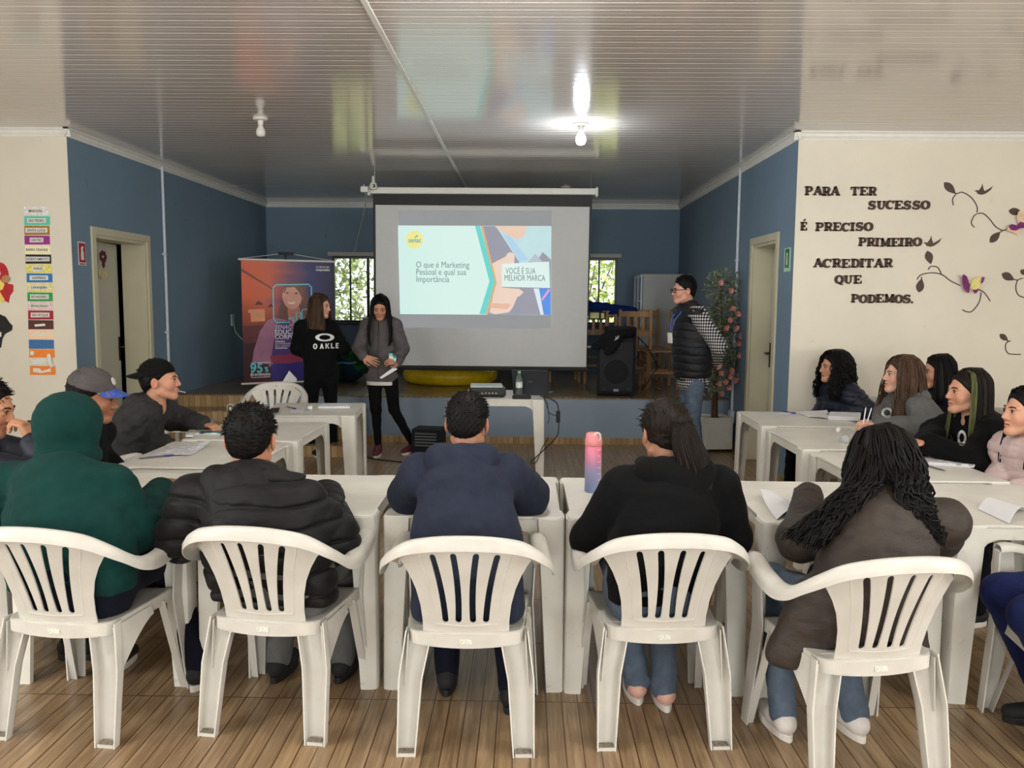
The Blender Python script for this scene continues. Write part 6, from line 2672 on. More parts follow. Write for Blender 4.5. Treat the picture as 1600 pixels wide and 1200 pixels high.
for i, (tx, c, x0, x1, y0, y1) in enumerate(CARDS):
    p = atY(*CN((x0 + x1) / 2, (y0 + y1) / 2), YF)
    lab = '%s paper card%s in the column on the left cream wall' % (cn[i], ' reading ' + tx if tx else '')
    e = empty('name_card', (p.x, YF, p.z), 0, lab, 'card', 'coloured cards on the left wall')
    plate('paper', [CN(x0, y0), CN(x1, y0 + 2), CN(x1 + 2, y1), CN(x0 + 1, y1)], YF, .0012, mat('card_paper_%s' % cn[i].replace(' ', '_'), c, .6, var=.28 if i in (0, 6, 8, 9, 10) else .06, nscale=60), e, .001)
    w = len(tx) * 10.5 + 6
    cx = (x0 + x1) / 2 - 3
    cy = (y0 + y1) / 2
    if tx:
        plate('name_label', [CN(cx - w / 2 - 8, cy - 15), CN(cx + w / 2 + 8, cy - 14), CN(cx + w / 2 + 8, cy + 14), CN(cx - w / 2 - 8, cy + 15)], YF, .0006, m_white if i != 4 else mat('cream_label', (248, 240, 210), .6), e, .0023)
        q = atY(*CN(cx, cy + 8), YF) - e.location
        text_mesh('lettering', tx, 22 / 4 * sc_, m_ink, e, .00035, .0002, 'CENTER', loc=(q.x, -.0033, q.z), scale=(.84, 1, 1))
    elif i in (12, 13, 15, 16, 17):
        k = {12: [(215, 828), (280, 822), (286, 836), (220, 842)], 13: [(204, 884), (312, 880), (313, 896), (205, 894)], 15: [(190, 995), (212, 995), (212, 1018), (190, 1018)], 16: [(195, 1050), (285, 1040), (300, 1060), (205, 1075)], 17: [(208, 1100), (250, 1102), (262, 1120), (318, 1102), (320, 1122), (255, 1132), (208, 1124)]}[i]
        plate('torn_label', [CN(*z) for z in k], YF, .0006, m_white, e, .0023)
p = atY(*CN(318, 1050), YF)
e = empty('paper_scrap', (p.x, YF, p.z), 0, 'curled white paper scrap hanging over the two orange cards', 'paper')
MB().grid(lambda u, v: (atY(*CN(294 + 24 * u + 26 * v, 1020 + 80 * v - 10 * math.sin(PI * u)), YF) - e.location) + Vector((0, -.004 - .014 * math.sin(PI * v), 0)), 4, 8, thick=.001).build('scrap', m_white, e, smooth=True)

# ---- cut-out ornaments at the left edge
e0 = atY(8, 440, YF)
e = empty('wall_ornament', (e0.x, YF, e0.z), 0, 'red and yellow foam ornament cut off by the left edge', 'ornament')
plate('red_shape', [(-30, 415)] + [(p[0], p[1]) for p in arc(0, 432, 14, 22, -100, 30, 8)] + [(21, 445), (21, 455), (16, 462), (14, 473), (0, 466), (-30, 460)], YF, .004, mat('red_foam', (186, 36, 50), .7), e, .001)
plate('white_shape', [(-6, 418), (0, 421), (2, 428), (-4, 440), (-20, 440)], YF, .003, m_white, e, .0055)
plate('yellow_shape', [(-8, 446), (0, 436), (8, 444), (5, 452), (-8, 458)], YF, .003, mat('yellow_foam', (240, 214, 110), .7), e, .0055)
plate('ring', [(p[0], p[1]) for p in arc(10, 436, 7, 6, 0, 340, 14)], YF, .003, mat('tan_foam', (182, 138, 96), .7), e, .0055)
plate('yellow_tail', [(0, 455), (4, 462), (8, 468), (6, 473), (-2, 470)], YF, .003, MATS['yellow_foam'], e, .0055)
e0 = atY(8, 520, YF)
e = empty('wall_ornament', (e0.x, YF, e0.z), 0, 'black foam cap shaped ornament at the left edge, below the red one', 'ornament')
plate('black_shape', [(-30, 492), (0, 491), (9, 495), (15, 504), (20, 509), (19, 516), (8, 522), (4, 530), (2, 543), (-30, 548)], YF, .004, m_black, e, .001)
plate('white_patch', [(-10, 517), (3, 519), (3, 526), (-10, 528)], YF, .003, m_white, e, .0055)

# ---- flower cut-out on the left door leaf
ld = [o for o in scene.objects if o.name.startswith('door_leaf')][0]
e = empty('flower_ornament', (XL - WT + .14, dl0 + .38, 1.9), 0, 'maroon and beige paper flower hanging on the left door leaf', 'ornament')
fx = XL - WT + .135
pm = atX(161, 401, fx)
e.location = (fx, pm.y, pm.z)
mm1, mm2 = mat('maroon_felt', (88, 32, 42), .8), mat('beige_felt', (206, 190, 142), .8)
for k in range(7):
    a = k / 7 * 2 * PI
    MB().lathe([(.0001, .004), (.022, .003), (.026, 0), (.0001, -.001)], 10, M=Matrix.Translation((0, .045 * math.cos(a), .035 * math.sin(a))) @ Matrix.Rotation(R(90), 4, 'Y')).build('petal', mm1, e, smooth=True)
MB().prism([(-.02, -.03), (.03, -.02), (.02, -.09), (.0, -.11), (-.03, -.08)], 0, .004, 'X').build('stem', mm1, e)
for (y_, z_) in ((-.05, -.15), (0, -.17), (.05, -.16)):
    MB().lathe([(.0001, .004), (.034, .003), (.038, 0), (.0001, -.001)], 12, M=Matrix.Translation((0, y_, z_)) @ Matrix.Rotation(R(90), 4, 'Y')).build('leaf', mm2, e, smooth=True)

# ---- socket with white cable on the left wall
q = atX(362, 500, XL)
e = empty('wall_socket', (XL, q.y, q.z), 0, 'white wall socket on the left blue wall with a cable to the banner', 'socket')
MB().box((0, -.045, -.075), (.022, .045, .075)).build('socket_plate', m_pipe, e, bevel=.006)
MB().tube([(.022, 0, -.04), (.04, .02, -.16), (.12, .05, -.26), (.30, .08, -.33), (.5, .1, -.36)], .006, 6).build('cable', m_pipe, e, smooth=True)

# ================================================================ BANNER
C7 = lambda x, y: (360 + x / 5, 380 + y / 5)
B0, B1 = atY(*C7(82, 125), 9.45), atY(*C7(808, 150), 9.95)          # top corners, turned a little away on the right
B2 = atY(*C7(95, 1095), 9.45)
ux = (B1 - B0)
ux.z = 0
BW = ux.length
BHt = B0.z - B2.z
byaw = math.atan2(ux.y, ux.x)
ban = empty('roll_up_banner', (B0.x, B0.y, B2.z - .02), byaw, 'tall printed banner in orange, purple and navy standing on the stage left of the screen', 'banner')


def BP(x, y):            # crop point -> banner-local (x,z)
    u = (x - 85) / 723.0
    v = (y - (122 + 30 * u)) / 972.0
    return (u * BW, .02 + (1 - v) * BHt)


def bpl(name, pts, c, f, m=None, par=ban, th=.0006):
    m = m or mat('banner_' + name, c, .45, var=.12, nscale=9)
    return MB().prism([BP(*p) for p in pts], -f - th, -f, 'Y').build(name, m, par)


Mn = NT('banner_print', .42, .4)
sp = Mn.n('ShaderNodeSeparateXYZ', ins={0: Mn.co()})
u_, v_ = Mn.math('DIVIDE', sp.outputs[0], BW), Mn.math('DIVIDE', sp.outputs[2], BHt)
wv = Mn.noise(1, Mn.co('Object', (1.2, 1, 9)), 4)
uu = Mn.math('ADD', u_, Mn.math('MULTIPLY', Mn.math('SUBTRACT', wv, .5), .35))
topc = Mn.ramp(uu, [(0.02, srgb((222, 92, 48))), (.30, srgb((208, 98, 66))), (.52, srgb((120, 76, 98))), (.72, srgb((46, 48, 108))), (1, srgb((24, 26, 66)))])
botc = Mn.ramp(uu, [(0.02, srgb((60, 14, 24))), (.30, srgb((78, 26, 44))), (.6, srgb((44, 30, 92))), (1, srgb((20, 22, 58)))])
Mn.base(Mn.mix(Mn.ramp(v_, [(.35, (0, 0, 0)), (.72, (1, 1, 1))]), botc, topc))
MB().box((0, -.001, .02), (BW, .001, .02 + BHt)).build('print', Mn.m, ban)
bb = MB()
bb.tube([(-.03, 0, .02 + BHt), (BW + .02, 0, .02 + BHt)], .013, 10)
bb.build('top_bar', m_case, ban, smooth=True)
bb = MB()
bb.tube([(-.03, 0, .015), (BW + .02, 0, .015)], .013, 10)
bb.build('bottom_bar', m_case, ban, smooth=True)
bb = MB()
mx = BW * .475
bb.tube([(0, .01, BHt + .03), (mx - .03, .03, BHt + .10), (mx + .05, .03, BHt + .10), (BW, .01, BHt + .03)], .003, 5)
bb.build('string', m_case, ban, smooth=True)
MB().box((mx - .08, .0, BHt + .085), (mx + .09, .05, BHt + .115)).build('top_clamp', m_black, ban, bevel=.004)
bb = MB()
zf = SH + .012 - ban.location.z
bb.tube([(mx, .03, BHt + .10), (mx, .04, zf + .35)], .010, 8)
for a in (90, 210, 330):
    bb.tube([(mx, .04, zf + .38), (mx + .30 * math.cos(R(a)), .04 + .26 * abs(math.sin(R(a))) + .02, zf + .01)], .008, 8)
bb.build('tripod_stand', m_black, ban, smooth=True)
# printed motif
bpl('ceiling_beam', [(85, 190), (320, 355), (330, 372), (85, 215)], (120, 48, 42), .0015)
bpl('pendant_lamp', [(180, 480), (195, 462), (210, 448), (228, 462), (245, 480)], (70, 26, 26), .0015)
bpl('pendant_lamp', [(275, 502), (290, 486), (303, 474), (316, 488), (328, 502)], (70, 26, 26), .0015)
bpl('window_glow', [(130, 515), (255, 515), (255, 612), (148, 612), (148, 540), (130, 540)], (226, 148, 104), .0013)
bpl('table_print', [(90, 640), (300, 640), (240, 780), (100, 780)], (96, 24, 34), .0013)
bpl('hair_print', [(395, 380), (420, 325), (470, 302), (530, 310), (575, 355), (592, 420), (590, 560), (560, 640), (500, 660), (380, 625), (345, 600), (365, 520), (385, 460)], (112, 70, 60), .002)
bpl('shirt_print', [(330, 585), (420, 610), (470, 640), (560, 600), (620, 640), (700, 760), (700, 960), (290, 960), (150, 930), (165, 840), (215, 690), (270, 610)], (168, 112, 142), .0025)
bpl('shirt_inner', [(345, 640), (430, 615), (470, 700), (520, 620), (640, 720), (640, 1080), (330, 1080), (300, 880)], (84, 56, 128), .003)
bpl('lapel_print', [(455, 590), (520, 640), (560, 600), (540, 690), (490, 720)], (188, 150, 190), .0034)
bpl('arm_print', [(285, 890), (560, 880), (600, 940), (420, 960), (300, 945)], (150, 50, 84), .0036)
bpl('trouser_print', [(290, 960), (690, 950), (700, 1090), (300, 1090)], (52, 40, 132), .0033)
bpl('neck_print', [(430, 500), (520, 500), (540, 580), (480, 640), (435, 600)], (196, 124, 112), .0032)
fc = bpl('face_print', [(470 + 78 * math.cos(t) * (1 - .12 * math.sin(t)), 428 + 100 * math.sin(t)) for t in [k / 22 * 2 * PI for k in range(22)]], (222, 160, 142), .004)
bpl('smile_print', [(428, 462), (455, 470), (496, 466), (478, 486), (448, 484)], (240, 228, 222), .0052)
bpl('eye_print', [(416, 396), (430, 388), (446, 396), (430, 400)], (60, 36, 34), .0052)
bpl('eye_print', [(486, 400), (502, 392), (518, 402), (500, 406)], (60, 36, 34), .0052)
bpl('fringe_print', [(400, 380), (440, 322), (500, 322), (560, 380), (560, 480), (530, 400), (490, 350), (430, 350), (404, 400)], (126, 84, 72), .0055)
m_cy = mat('banner_cyan', (96, 204, 222), .4, var=.03)
m_wt = mat('banner_white', (232, 230, 232), .4, var=.02)


def bline(name, pts, w, m=m_cy, closed=False):
    mb = MB()
    q = [BP(*p) for p in pts]
    if closed:
        q = q + q[:2]
    st2(mb, q, w * BW / 723, -.0062, -.0056, 1, 0, 0)
    return mb.build(name, m, ban)


bline('square_outline', [(345, 625), (322, 600), (322, 350), (345, 328), (600, 330), (622, 352), (622, 430)], 10)
bline('bar_chart_outline', [(345, 628), (440, 628), (440, 600), (480, 592), (482, 628), (500, 628), (500, 556), (535, 552), (535, 630), (545, 630), (545, 535), (600, 528)], 9)
bline('badge_frame', [(285, 975), (285, 940), (145, 936), (142, 1052), (284, 1056), (284, 1030)], 5, m_wt)


def btext(body, x, y, size, m, bold=0, sp_=1.0, w=1.0, shear=0):
    a = BP(x, y)
    k = BHt / 972
    return text_mesh('print_text', body, size * k, m, ban, bold * k, .0003, loc=(a[0], -.0064, a[1]), scale=(w, 1, 1), shear=shear)


btext('SENAC', 330, 676, 44, m_wt, 0, w=.95, shear=.2)
btext('EDUCAÇÃO', 328, 718, 50, m_wt, 1.2)
btext('CORPORATIVA', 326, 757, 50, m_wt, 1.2, w=.95)
for i, t_ in enumerate(('Soluções', 'personalizadas', 'para empresas', 'inovadoras.')):
    btext(t_, 330, 783 + i * 17.5, 21, m_wt, .8 if i in (0, 3) else .1)
btext('95', 134, 1012, 104, m_cy, 3.0, w=.95)
btext('%', 244, 1012, 54, m_cy, 2.0, w=.8)
btext('DE SATISFAÇÃO', 134, 1038, 24, m_wt, .9, w=.86)
btext('SC.SENAC.BR/', 664, 200, 22, m_wt, 0, w=.8)
btext('corporativo', 660, 222, 24, m_wt, .8)

# ================================================================ LETTERING ON CLOTHES
pw = mat('white_screen_print', (222, 222, 220), .6, var=.03)
P = TEXT_P10
chest = MB()
def on_body(px, py, P, Y, body, size, name='printed_word', rot=0, w=1.0, bold=0.0, off=0.0):
    pass
# oval mark and word on the black sweatshirt, laid on the chest
bvh_src = P.topo
from mathutils.bvhtree import BVHTree
me_ = bvh_src.data
bv = BVHTree.FromPolygons([v.co.copy() for v in me_.vertices], [tuple(p.vertices) for p in me_.polygons])


def stick(P, bv, pts, tri, name, m, lift=.003):
    """project flat artwork (photo points) on the garment along the view from the hall"""
    inv = P.Wi
    vs = []
    for (a, b) in pts:
        w0 = CAM
        d = ray(a, b).normalized()
        o_ = inv @ w0
        dd = (inv.to_3x3() @ d).normalized()
        hit = bv.ray_cast(o_, dd)
        if hit[0] is None:
            return None
        vs.append(hit[0] - dd * lift)
    o = MB().add(vs, tri).build(name, m, P.topo, fix=False)
    sd = o.modifiers.new('thickness', 'SOLIDIFY')
    sd.thickness = .001
    return o


def ring_art(cx, cy, rx, ry, ix, iy, n=28):
    pts = [(cx + rx * math.cos(2 * PI * k / n), cy + ry * math.sin(2 * PI * k / n)) for k in range(n)] + [(cx + ix * math.cos(2 * PI * k / n), cy + iy * math.sin(2 * PI * k / n)) for k in range(n)]
    return pts, [(k, (k + 1) % n, n + (k + 1) % n, n + k) for k in range(n)]


pts, tri = ring_art(507.5, 527.2, 15, 6.2, 8.8, 3.9)
stick(P, bv, pts, tri, 'oval_print', pw)
cu_x = [489.5, 499.5, 508.5, 517, 524.5]
for ch_, x0 in zip('OAKLE', cu_x):
    polys = {'O': None,
             'A': [[(0, 8), (2.6, 0), (4.4, 0), (2.6, 8)], [(2.6, 0), (4.4, 0), (7, 8), (4.8, 8)], [(1.6, 4.8), (5.4, 4.8), (5.4, 6), (1.6, 6)]],
             'K': [[(0, 0), (2, 0), (2, 8), (0, 8)], [(2, 3.6), (4.6, 0), (6.6, 0), (3.2, 4.6)], [(2.4, 3.8), (3.8, 3.2), (6.8, 8), (4.6, 8)]],
             'L': [[(0, 0), (2, 0), (2, 8), (0, 8)], [(2, 6.2), (5.6, 6.2), (5.6, 8), (2, 8)]],
             'E': [[(0, 0), (2, 0), (2, 8), (0, 8)], [(2, 0), (5, 0), (5, 1.6), (2, 1.6)], [(2, 3.2), (4.6, 3.2), (4.6, 4.6), (2, 4.6)], [(2, 6.4), (5, 6.4), (5, 8), (2, 8)]]}[ch_]
    tilt = -.02
    yb = 537.2 - (x0 - 489) * .035
    if polys is None:
        pts, tri = ring_art(x0 + 3, yb + 4, 3.4, 4.4, 1.4, 2.6, 16)
        stick(P, bv, pts, tri, 'printed_letter', pw)
        continue
    A_, F_ = [], []
    for pl_ in polys:
        n0 = len(A_)
        A_ += [(x0 + a * .92, yb + b * 1.02) for a, b in pl_]
        F_.append(tuple(range(n0, n0 + 4)))
    stick(P, bv, A_, F_, 'printed_letter', pw)
for P, cx, cy, rx, ry in ((TEXT_P14, 1386, 645, 9, 8), (TEXT_P16, 1503, 684, 7, 12)):
    me_ = P.topo.data
    bv = BVHTree.FromPolygons([v.co.copy() for v in me_.vertices], [tuple(p.vertices) for p in me_.polygons])
    pts, tri = ring_art(cx, cy, rx, ry, rx * .55, ry * .6, 20)
    stick(P, bv, pts, tri, 'oval_print', pw)

# ================================================================ STAGE FURNITURE
TZ = SH + .012
m_wood = NT('varnished_pine', .4, .4)
m_wood.base(m_wood.ramp(m_wood.noise(1, m_wood.co('Object', (30, 30, 4)), 4, .6), [(.3, srgb((132, 92, 56))), (.7, srgb((182, 138, 92)))]))
m_wood = m_wood.m


def wood_chair(label):
    e = empty('wooden_chair', (0, 0, 0), 0, label, 'chair', 'stacked wooden chairs on the stage')
    for sx in (-1, 1):
        MB().box((sx * .19 - .017, -.20, 0), (sx * .19 + .017, -.165, .95)).build('rear_leg', m_wood, e, bevel=.004)
        MB().box((sx * .19 - .017, .17, 0), (sx * .19 + .017, .205, .44)).build('front_leg', m_wood, e, bevel=.004)
        MB().box((sx * .19 - .010, -.165, .18), (sx * .19 + .010, .17, .21)).build('stretcher', m_wood, e, bevel=.003)
    MB().box((-.215, -.17, .44), (.215, .225, .462)).build('seat', m_wood, e, bevel=.006)
    for z in (.62, .86):
        MB().box((-.175, -.195, z), (.175, -.175, z + .07)).build('back_slat', m_wood, e, bevel=.003)
    for x in (-.09, 0, .09):
        MB().box((x - .018, -.192, .69), (x + .018, -.180, .86)).build('back_spindle', m_wood, e, bevel=.002)
    MB().box((-.175, -.19, .22), (.175, -.175, .25)).build('cross_rail', m_wood, e, bevel=.003)
    MB().box((-.175, .18, .30), (.175, .195, .33)).build('cross_rail', m_wood, e, bevel=.003)
    return e


WG = 'stacked wooden chairs on the stage'
wc = wood_chair('wooden chair standing directly behind the black loudspeaker')
xw = lambda px, Y: atY(px, 560, Y).x
wc.location = (xw(987, 10.4), 10.4, TZ)
wc.rotation_euler = (0, 0, R(4))
clone(wc, (xw(938, 10.7), 10.7, TZ), R(-6), 'wooden chair half hidden between the screen edge and the loudspeaker', WG)
clone(wc, (xw(1030, 10.2), 10.2, TZ), R(96), 'wooden chair turned sideways beside the standing man', WG)
clone(wc, (xw(1008, 10.95), 10.95, TZ), R(182), 'wooden chair deeper on the stage beside the grey cabinet', WG)
clone(wc, (xw(880, 10.9), 10.9, TZ), R(3), 'wooden chair behind the screen, seen only below its lower edge', WG)
clone(wc, (xw(830, 10.8), 10.8, TZ), R(-4), 'wooden chair legs visible below the middle of the screen', WG)
inv = clone(wc, (xw(966, 10.45), 10.50, TZ + .92), R(0), 'wooden chair turned upside down on the two behind the loudspeaker', WG)
inv.rotation_euler = (PI, 0, R(6))
inv.location.z = TZ + .462 + .462

# blue cloth heap
F = Field()
rs = np.random.RandomState(3)
c0 = atY(945, 478, 10.6)
for k in range(9):
    F.ell((c0.x - .32 + .08 * k, 10.6 + rs.uniform(-.08, .08), c0.z + rs.uniform(-.03, .02) - .03 * abs(k - 3) * .5), (.10, .12, .055 + rs.uniform(0, .02)), k=.05)
e = empty('blue_cloth', (0, 0, 0), 0, 'crumpled royal blue cloth heaped on the wooden chairs beside the screen', 'cloth')
F.mesh('folds', cloth('royal_blue_cloth', (26, 62, 142), fold=.9), e, res=.012, disp=wob(5, 30, .018))
e['category'] = 'cloth'
# yellow printed card on the chair back
c0 = atY(929, 493, 10.35)
e = empty('yellow_card', c0, 0, 'small bright pale yellow card by the right edge of the screen', 'card')
MB().box((-.055, -.002, -.035), (.055, .002, .035)).build('card_sheet', mat('pale_yellow_card', (240, 232, 150), .5), e)
MB().box((-.075, .003, -.05), (.16, .012, .05)).build('dark_backing', m_black, e)
MB().box((.08, -.002, -.035), (.12, .002, .03)).build('card_tab', mat('pale_yellow_card', (240, 232, 150), .5), e)

# grey cabinet with glazed front
xa, xb = atY(1003, 500, 11.4).x, atY(1091, 500, 11.4).x
zt_ = atY(1050, 428, 11.4).z
e = empty('display_fridge', ((xa + xb) / 2, 11.75, TZ), 0, 'tall pale grey display fridge with blue glazed front beside the wooden chairs', 'fridge')
hw, hh = (xb - xa) / 2, zt_ - TZ
m_cab = mat('grey_enamel', (176, 176, 174), .4, var=.05, nscale=3)
MB().box((-hw, -.35, 0), (hw, .35, hh)).build('cabinet', m_cab, e, bevel=.01)
MB().box((-hw - .012, -.34, .12), (-hw - .001, .34, hh - .04)).build('glass_door', mat('blue_glass', (60, 96, 140), .08, .8, var=.2, nscale=5), e, bevel=.004)
fb = MB()
for y_ in (-.345, 0, .345):
    fb.cbox((-hw - .018, y_, hh / 2 + .05), (.02, .025, hh - .12))
for z_ in (.12, .62, 1.05, hh - .04):
    fb.cbox((-hw - .018, 0, z_), (.02, .69, .018))
fb.build('door_frame', m_pipe, e, bevel=.002)

# loudspeaker
ca, cb_ = atZ(933, 620, TZ), atZ(994, 621, TZ)
hw = (cb_ - ca).length / 2
hh = atY(965, 528, 9.25).z - TZ
spk = empty('loudspeaker', ((ca.x + cb_.x) / 2, 9.42, TZ), 0, 'large black loudspeaker at the stage edge right of the screen', 'loudspeaker')
m_spk = mat('black_carpet_cabinet', (16, 18, 24), .9, bump=.3, bscale=300)
MB().prism([(-hw, -.2), (hw, -.2), (hw * .8, .2), (-hw * .8, .2)], 0.015, hh, 'Z').build('cabinet', m_spk, spk, bevel=.012)
Mg_ = NT('perforated_grille', .6, .3)
Mg_.base(Mg_.ramp(Mg_.noise(900, None, 1), [(.4, srgb((12, 13, 16))), (.6, srgb((34, 36, 42)))]))
MB().box((-hw * .88, -.212, .05), (hw * .88, -.2, hh - .04)).build('grille', Mg_.m, spk, bevel=.006)
MB().lathe([(.0001, .006), (.02, .005), (.055, .014), (.12, .004), (.135, .0), (.0001, -.004)], 32, M=Matrix.Translation((0, -.214, hh * .42)) @ Matrix.Rotation(R(90), 4, 'X')).build('woofer', m_spk, spk, smooth=40)
MB().box((-.07, -.222, hh * .80), (.07, -.210, hh * .93)).build('horn', m_black, spk, bevel=.006)
for s in (-1, 1):
    MB().lathe([(.0001, .003), (.026, .004), (.03, 0), (.0001, -.002)], 20, M=Matrix.Translation((s * hw * .62, -.214, .09)) @ Matrix.Rotation(R(90), 4, 'X')).build('port', m_black, spk, smooth=40)
lgm = MB()
for (x0, x1, z0, z1) in ((-.026, .026, .075, .079), (-.026, .026, .055, .059), (-.026, -.022, .055, .079), (.022, .026, .055, .079), (-.018, .018, .065, .068)):
    lgm.box((x0, -.2145, z0), (x1, -.2125, z1))
lgm.build('maker_badge', m_pipe, spk)
# black box and jacket on the loudspeaker
bx = empty('black_case', (spk.location.x + .06, 9.45, TZ + hh + .0), 0, 'small black equipment case on top of the loudspeaker', 'case')
MB().box((-.16, -.14, 0), (.17, .14, .12)).build('shell', m_spk, bx, bevel=.01)
jk = empty('draped_jacket', (0, 0, 0), 0, 'black jacket with small white mark thrown over the loudspeaker corner', 'jacket')
F = Field()
j = lambda x, y, Y: atY(x, y, Y)
yj = 9.17
F.cap(j(948, 524, yj + .05), j(985, 520, yj + .1), .045, .05, k=.04)
F.cap(j(950, 526, yj), j(932, 540, yj - .02), .05, .04, k=.05, flat=(0, 1, 0), fk=1.8)
F.cap(j(958, 530, yj), j(950, 550, yj - .03), .065, .035, k=.05, flat=(0, 1, 0), fk=2.2)
F.cap(j(946, 534, yj), j(928, 541, yj - .02), .04, .025, k=.05, flat=(0, 1, 0), fk=1.8)
F.cap(j(966, 528, yj), j(958, 546, yj - .03), .05, .03, k=.05, flat=(0, 1, 0), fk=2.2)
F.mesh('folds', cloth('black_jacket_cloth', (34, 34, 37), fold=.7), jk, res=.009, disp=wob(8, 34, .008))
mk = MB()
for k in range(3):
    mk.tube([j(960 + 2 * k, 532 - k, yj - .075), j(962.5 + 2 * k, 529 - k, yj - .076), j(962 + 2.4 * k, 526 - k, yj - .075)], .0035, 5)
mk.build('white_mark', pw, jk, smooth=True)
cbx = empty('speaker_cable', (spk.location.x + hw, 9.5, TZ), 0, 'black cable arching from the loudspeaker to the stage floor', 'cable')
o_ = cbx.location
cu_ = [j(997, 527, 9.45), j(1010, 540, 9.6), j(1022, 560, 9.7), j(1027, 575, 9.75), j(1018, 588, 9.75), Vector((j(1003, 590, 9.7).x, 9.7, TZ + .01))]
MB().tube([q - o_ for q in cu_], .006, 6).build('cable', m_black, cbx, smooth=True)

# tyres used as seats
def tyre(name, c, rad, rr, m, label, sq=1.0):
    e = empty(name, c, 0, label, 'cushion')
    pts = [(rad * math.cos(t), rad * math.sin(t), rr * sq) for t in [k / 40 * 2 * PI for k in range(40)]]
    mb = MB()
    mb.tube(pts, rr, 16, closed=True)
    mb.v = [(x, y, (z - rr * sq) * sq + rr * sq) for x, y, z in mb.v]
    mb.build('ring', m, e, smooth=True)
    mb = MB()
    mb.lathe([(.0001, rr * 1.5), (rad * .8, rr * 1.5), (rad * .86, rr * 1.2), (rad * .8, rr * .8), (.0001, rr * .8)], 32)
    mb.build('cushion_top', m, e, smooth=40)
    return e


ty0 = atZ(698, 603, TZ)
tyre('yellow_tyre_seat', (ty0.x, 10.62, TZ), .50, .105, mat('yellow_vinyl', (226, 190, 22), .4), 'round yellow padded ring seat on the stage below the screen')
g0 = atZ(545, 592, TZ)
e = empty('green_bean_bag', (g0.x, 10.6, TZ), 0, 'green bean bag with a pale blue squiggle behind the two standing girls', 'bean bag')
F = Field()
F.ell((0, 0, .18), (.30, .28, .19), k=.05)
F.ell((-.03, 0, .30), (.20, .2, .14), k=.08)
Mgr = NT('green_patterned_fabric', .8, .2)
Mgr.base(Mgr.ramp(Mgr.noise(5, None, 3), [(.42, srgb((16, 62, 30))), (.5, srgb((24, 96, 40))), (.58, srgb((20, 44, 64)))]))
F.mesh('bag', Mgr.m, e, res=.014, disp=wob(3, 14, .012))
MB().tube([(-.10, -.235, .27), (-.02, -.275, .245), (.05, -.27, .26), (.14, -.24, .245), (.2, -.2, .26)], .012, 8).build('squiggle', mat('pale_blue_paint', (96, 150, 190), .6), e, smooth=True)

# ================================================================ PLANT
pb = atZ(1119, 703, 0)
plant = empty('artificial_flower_tree', (pb.x - .03, pb.y, 0), R(8), 'tall artificial plant with pink blossoms in a square white planter', 'plant')
zt_ = .345
mb = MB()
mb.box((-.15, -.15, .03), (.15, .15, zt_))
mb.build('planter', mat('white_mdf', (206, 202, 194), .5, var=.04), plant, bevel=.006)
mb = MB()
for sx in (-1, 1):
    for sy in (-1, 1):
        mb.cbox((sx * .12, sy * .12, .015), (.03, .03, .03))
mb.build('caster', m_black, plant)
mb = MB()
mb.box((-.155, -.155, zt_ - .02), (.155, -.15, zt_ + .02))
mb.box((-.155, .15, zt_ - .02), (.155, .155, zt_ + .02))
mb.box((-.155, -.15, zt_ - .02), (-.15, .15, zt_ + .02))
mb.box((.15, -.15, zt_ - .02), (.155, .15, zt_ + .02))
mb.build('planter_rim', mat('white_mdf', (206, 202, 194), .5), plant)
tr = MB()
for k in range(3):
    a = k * 2.1
    tr.tube([(.03 * math.cos(a), .03 * math.sin(a), .3), (.02 * math.cos(a + 1), .02 * math.sin(a + 1), .8), (.05 * math.cos(a + 2), .04 * math.sin(a + 2), 1.3), (.03, .02, 1.75)], [.014, .012, .009, .005], 8)
tr.build('trunk', mat('brown_bark', (84, 62, 46), .9, var=.3), plant, smooth=True)
rs = np.random.RandomState(21)
lf, blossoms = MB(), []
clusters = [(.05, 0, 1.72, .20, 210), (.05, .0, 1.45, .18, 260), (.02, 0, 1.18, .16, 160), (.09, 0, 1.30, .14, 110), (.06, 0, .93, .19, 230), (-.02, 0, .72, .15, 130), (.14, 0, 1.55, .07, 50), (.10, -.02, 1.0, .12, 90)]
for (x, y, z, r, n) in clusters:
    for _ in range(int(n * 1.6)):
        d = Vector(rs.normal(size=3)).normalized()
        c = Vector((x, y, z)) + d * r * rs.uniform(.3, 1)
        a = (d + Vector(rs.normal(size=3)) * .6).normalized() * rs.uniform(.03, .055)
        b = a.cross(Vector(rs.normal(size=3))).normalized() * rs.uniform(.008, .014)
        up = a.cross(b).normalized() * .006
        lf.add([c - a * .2, c + a * .4 + b + up, c + a, c + a * .4 - b + up], [(0, 1, 2), (0, 2, 3)])
lf.build('foliage', mat('grey_green_leaves', (118, 126, 100), .6, var=.4, nscale=8), plant, fix=False)
Mbl = mat('pink_petals', (206, 138, 126), .6, var=.3, nscale=30)
spots = [(.12, 1.50), (.17, 1.44), (.09, 1.38), (.05, 1.30), (.20, 1.22), (.18, 1.14), (.19, 1.02), (.22, 1.03), (.02, .83), (.10, .80), (.16, .76), (.07, .74), (.0, .72), (.22, .80), (.08, 1.68), (-.02, 1.76), (.10, .68), (.03, .62), (.15, 1.30), (.13, .86)]
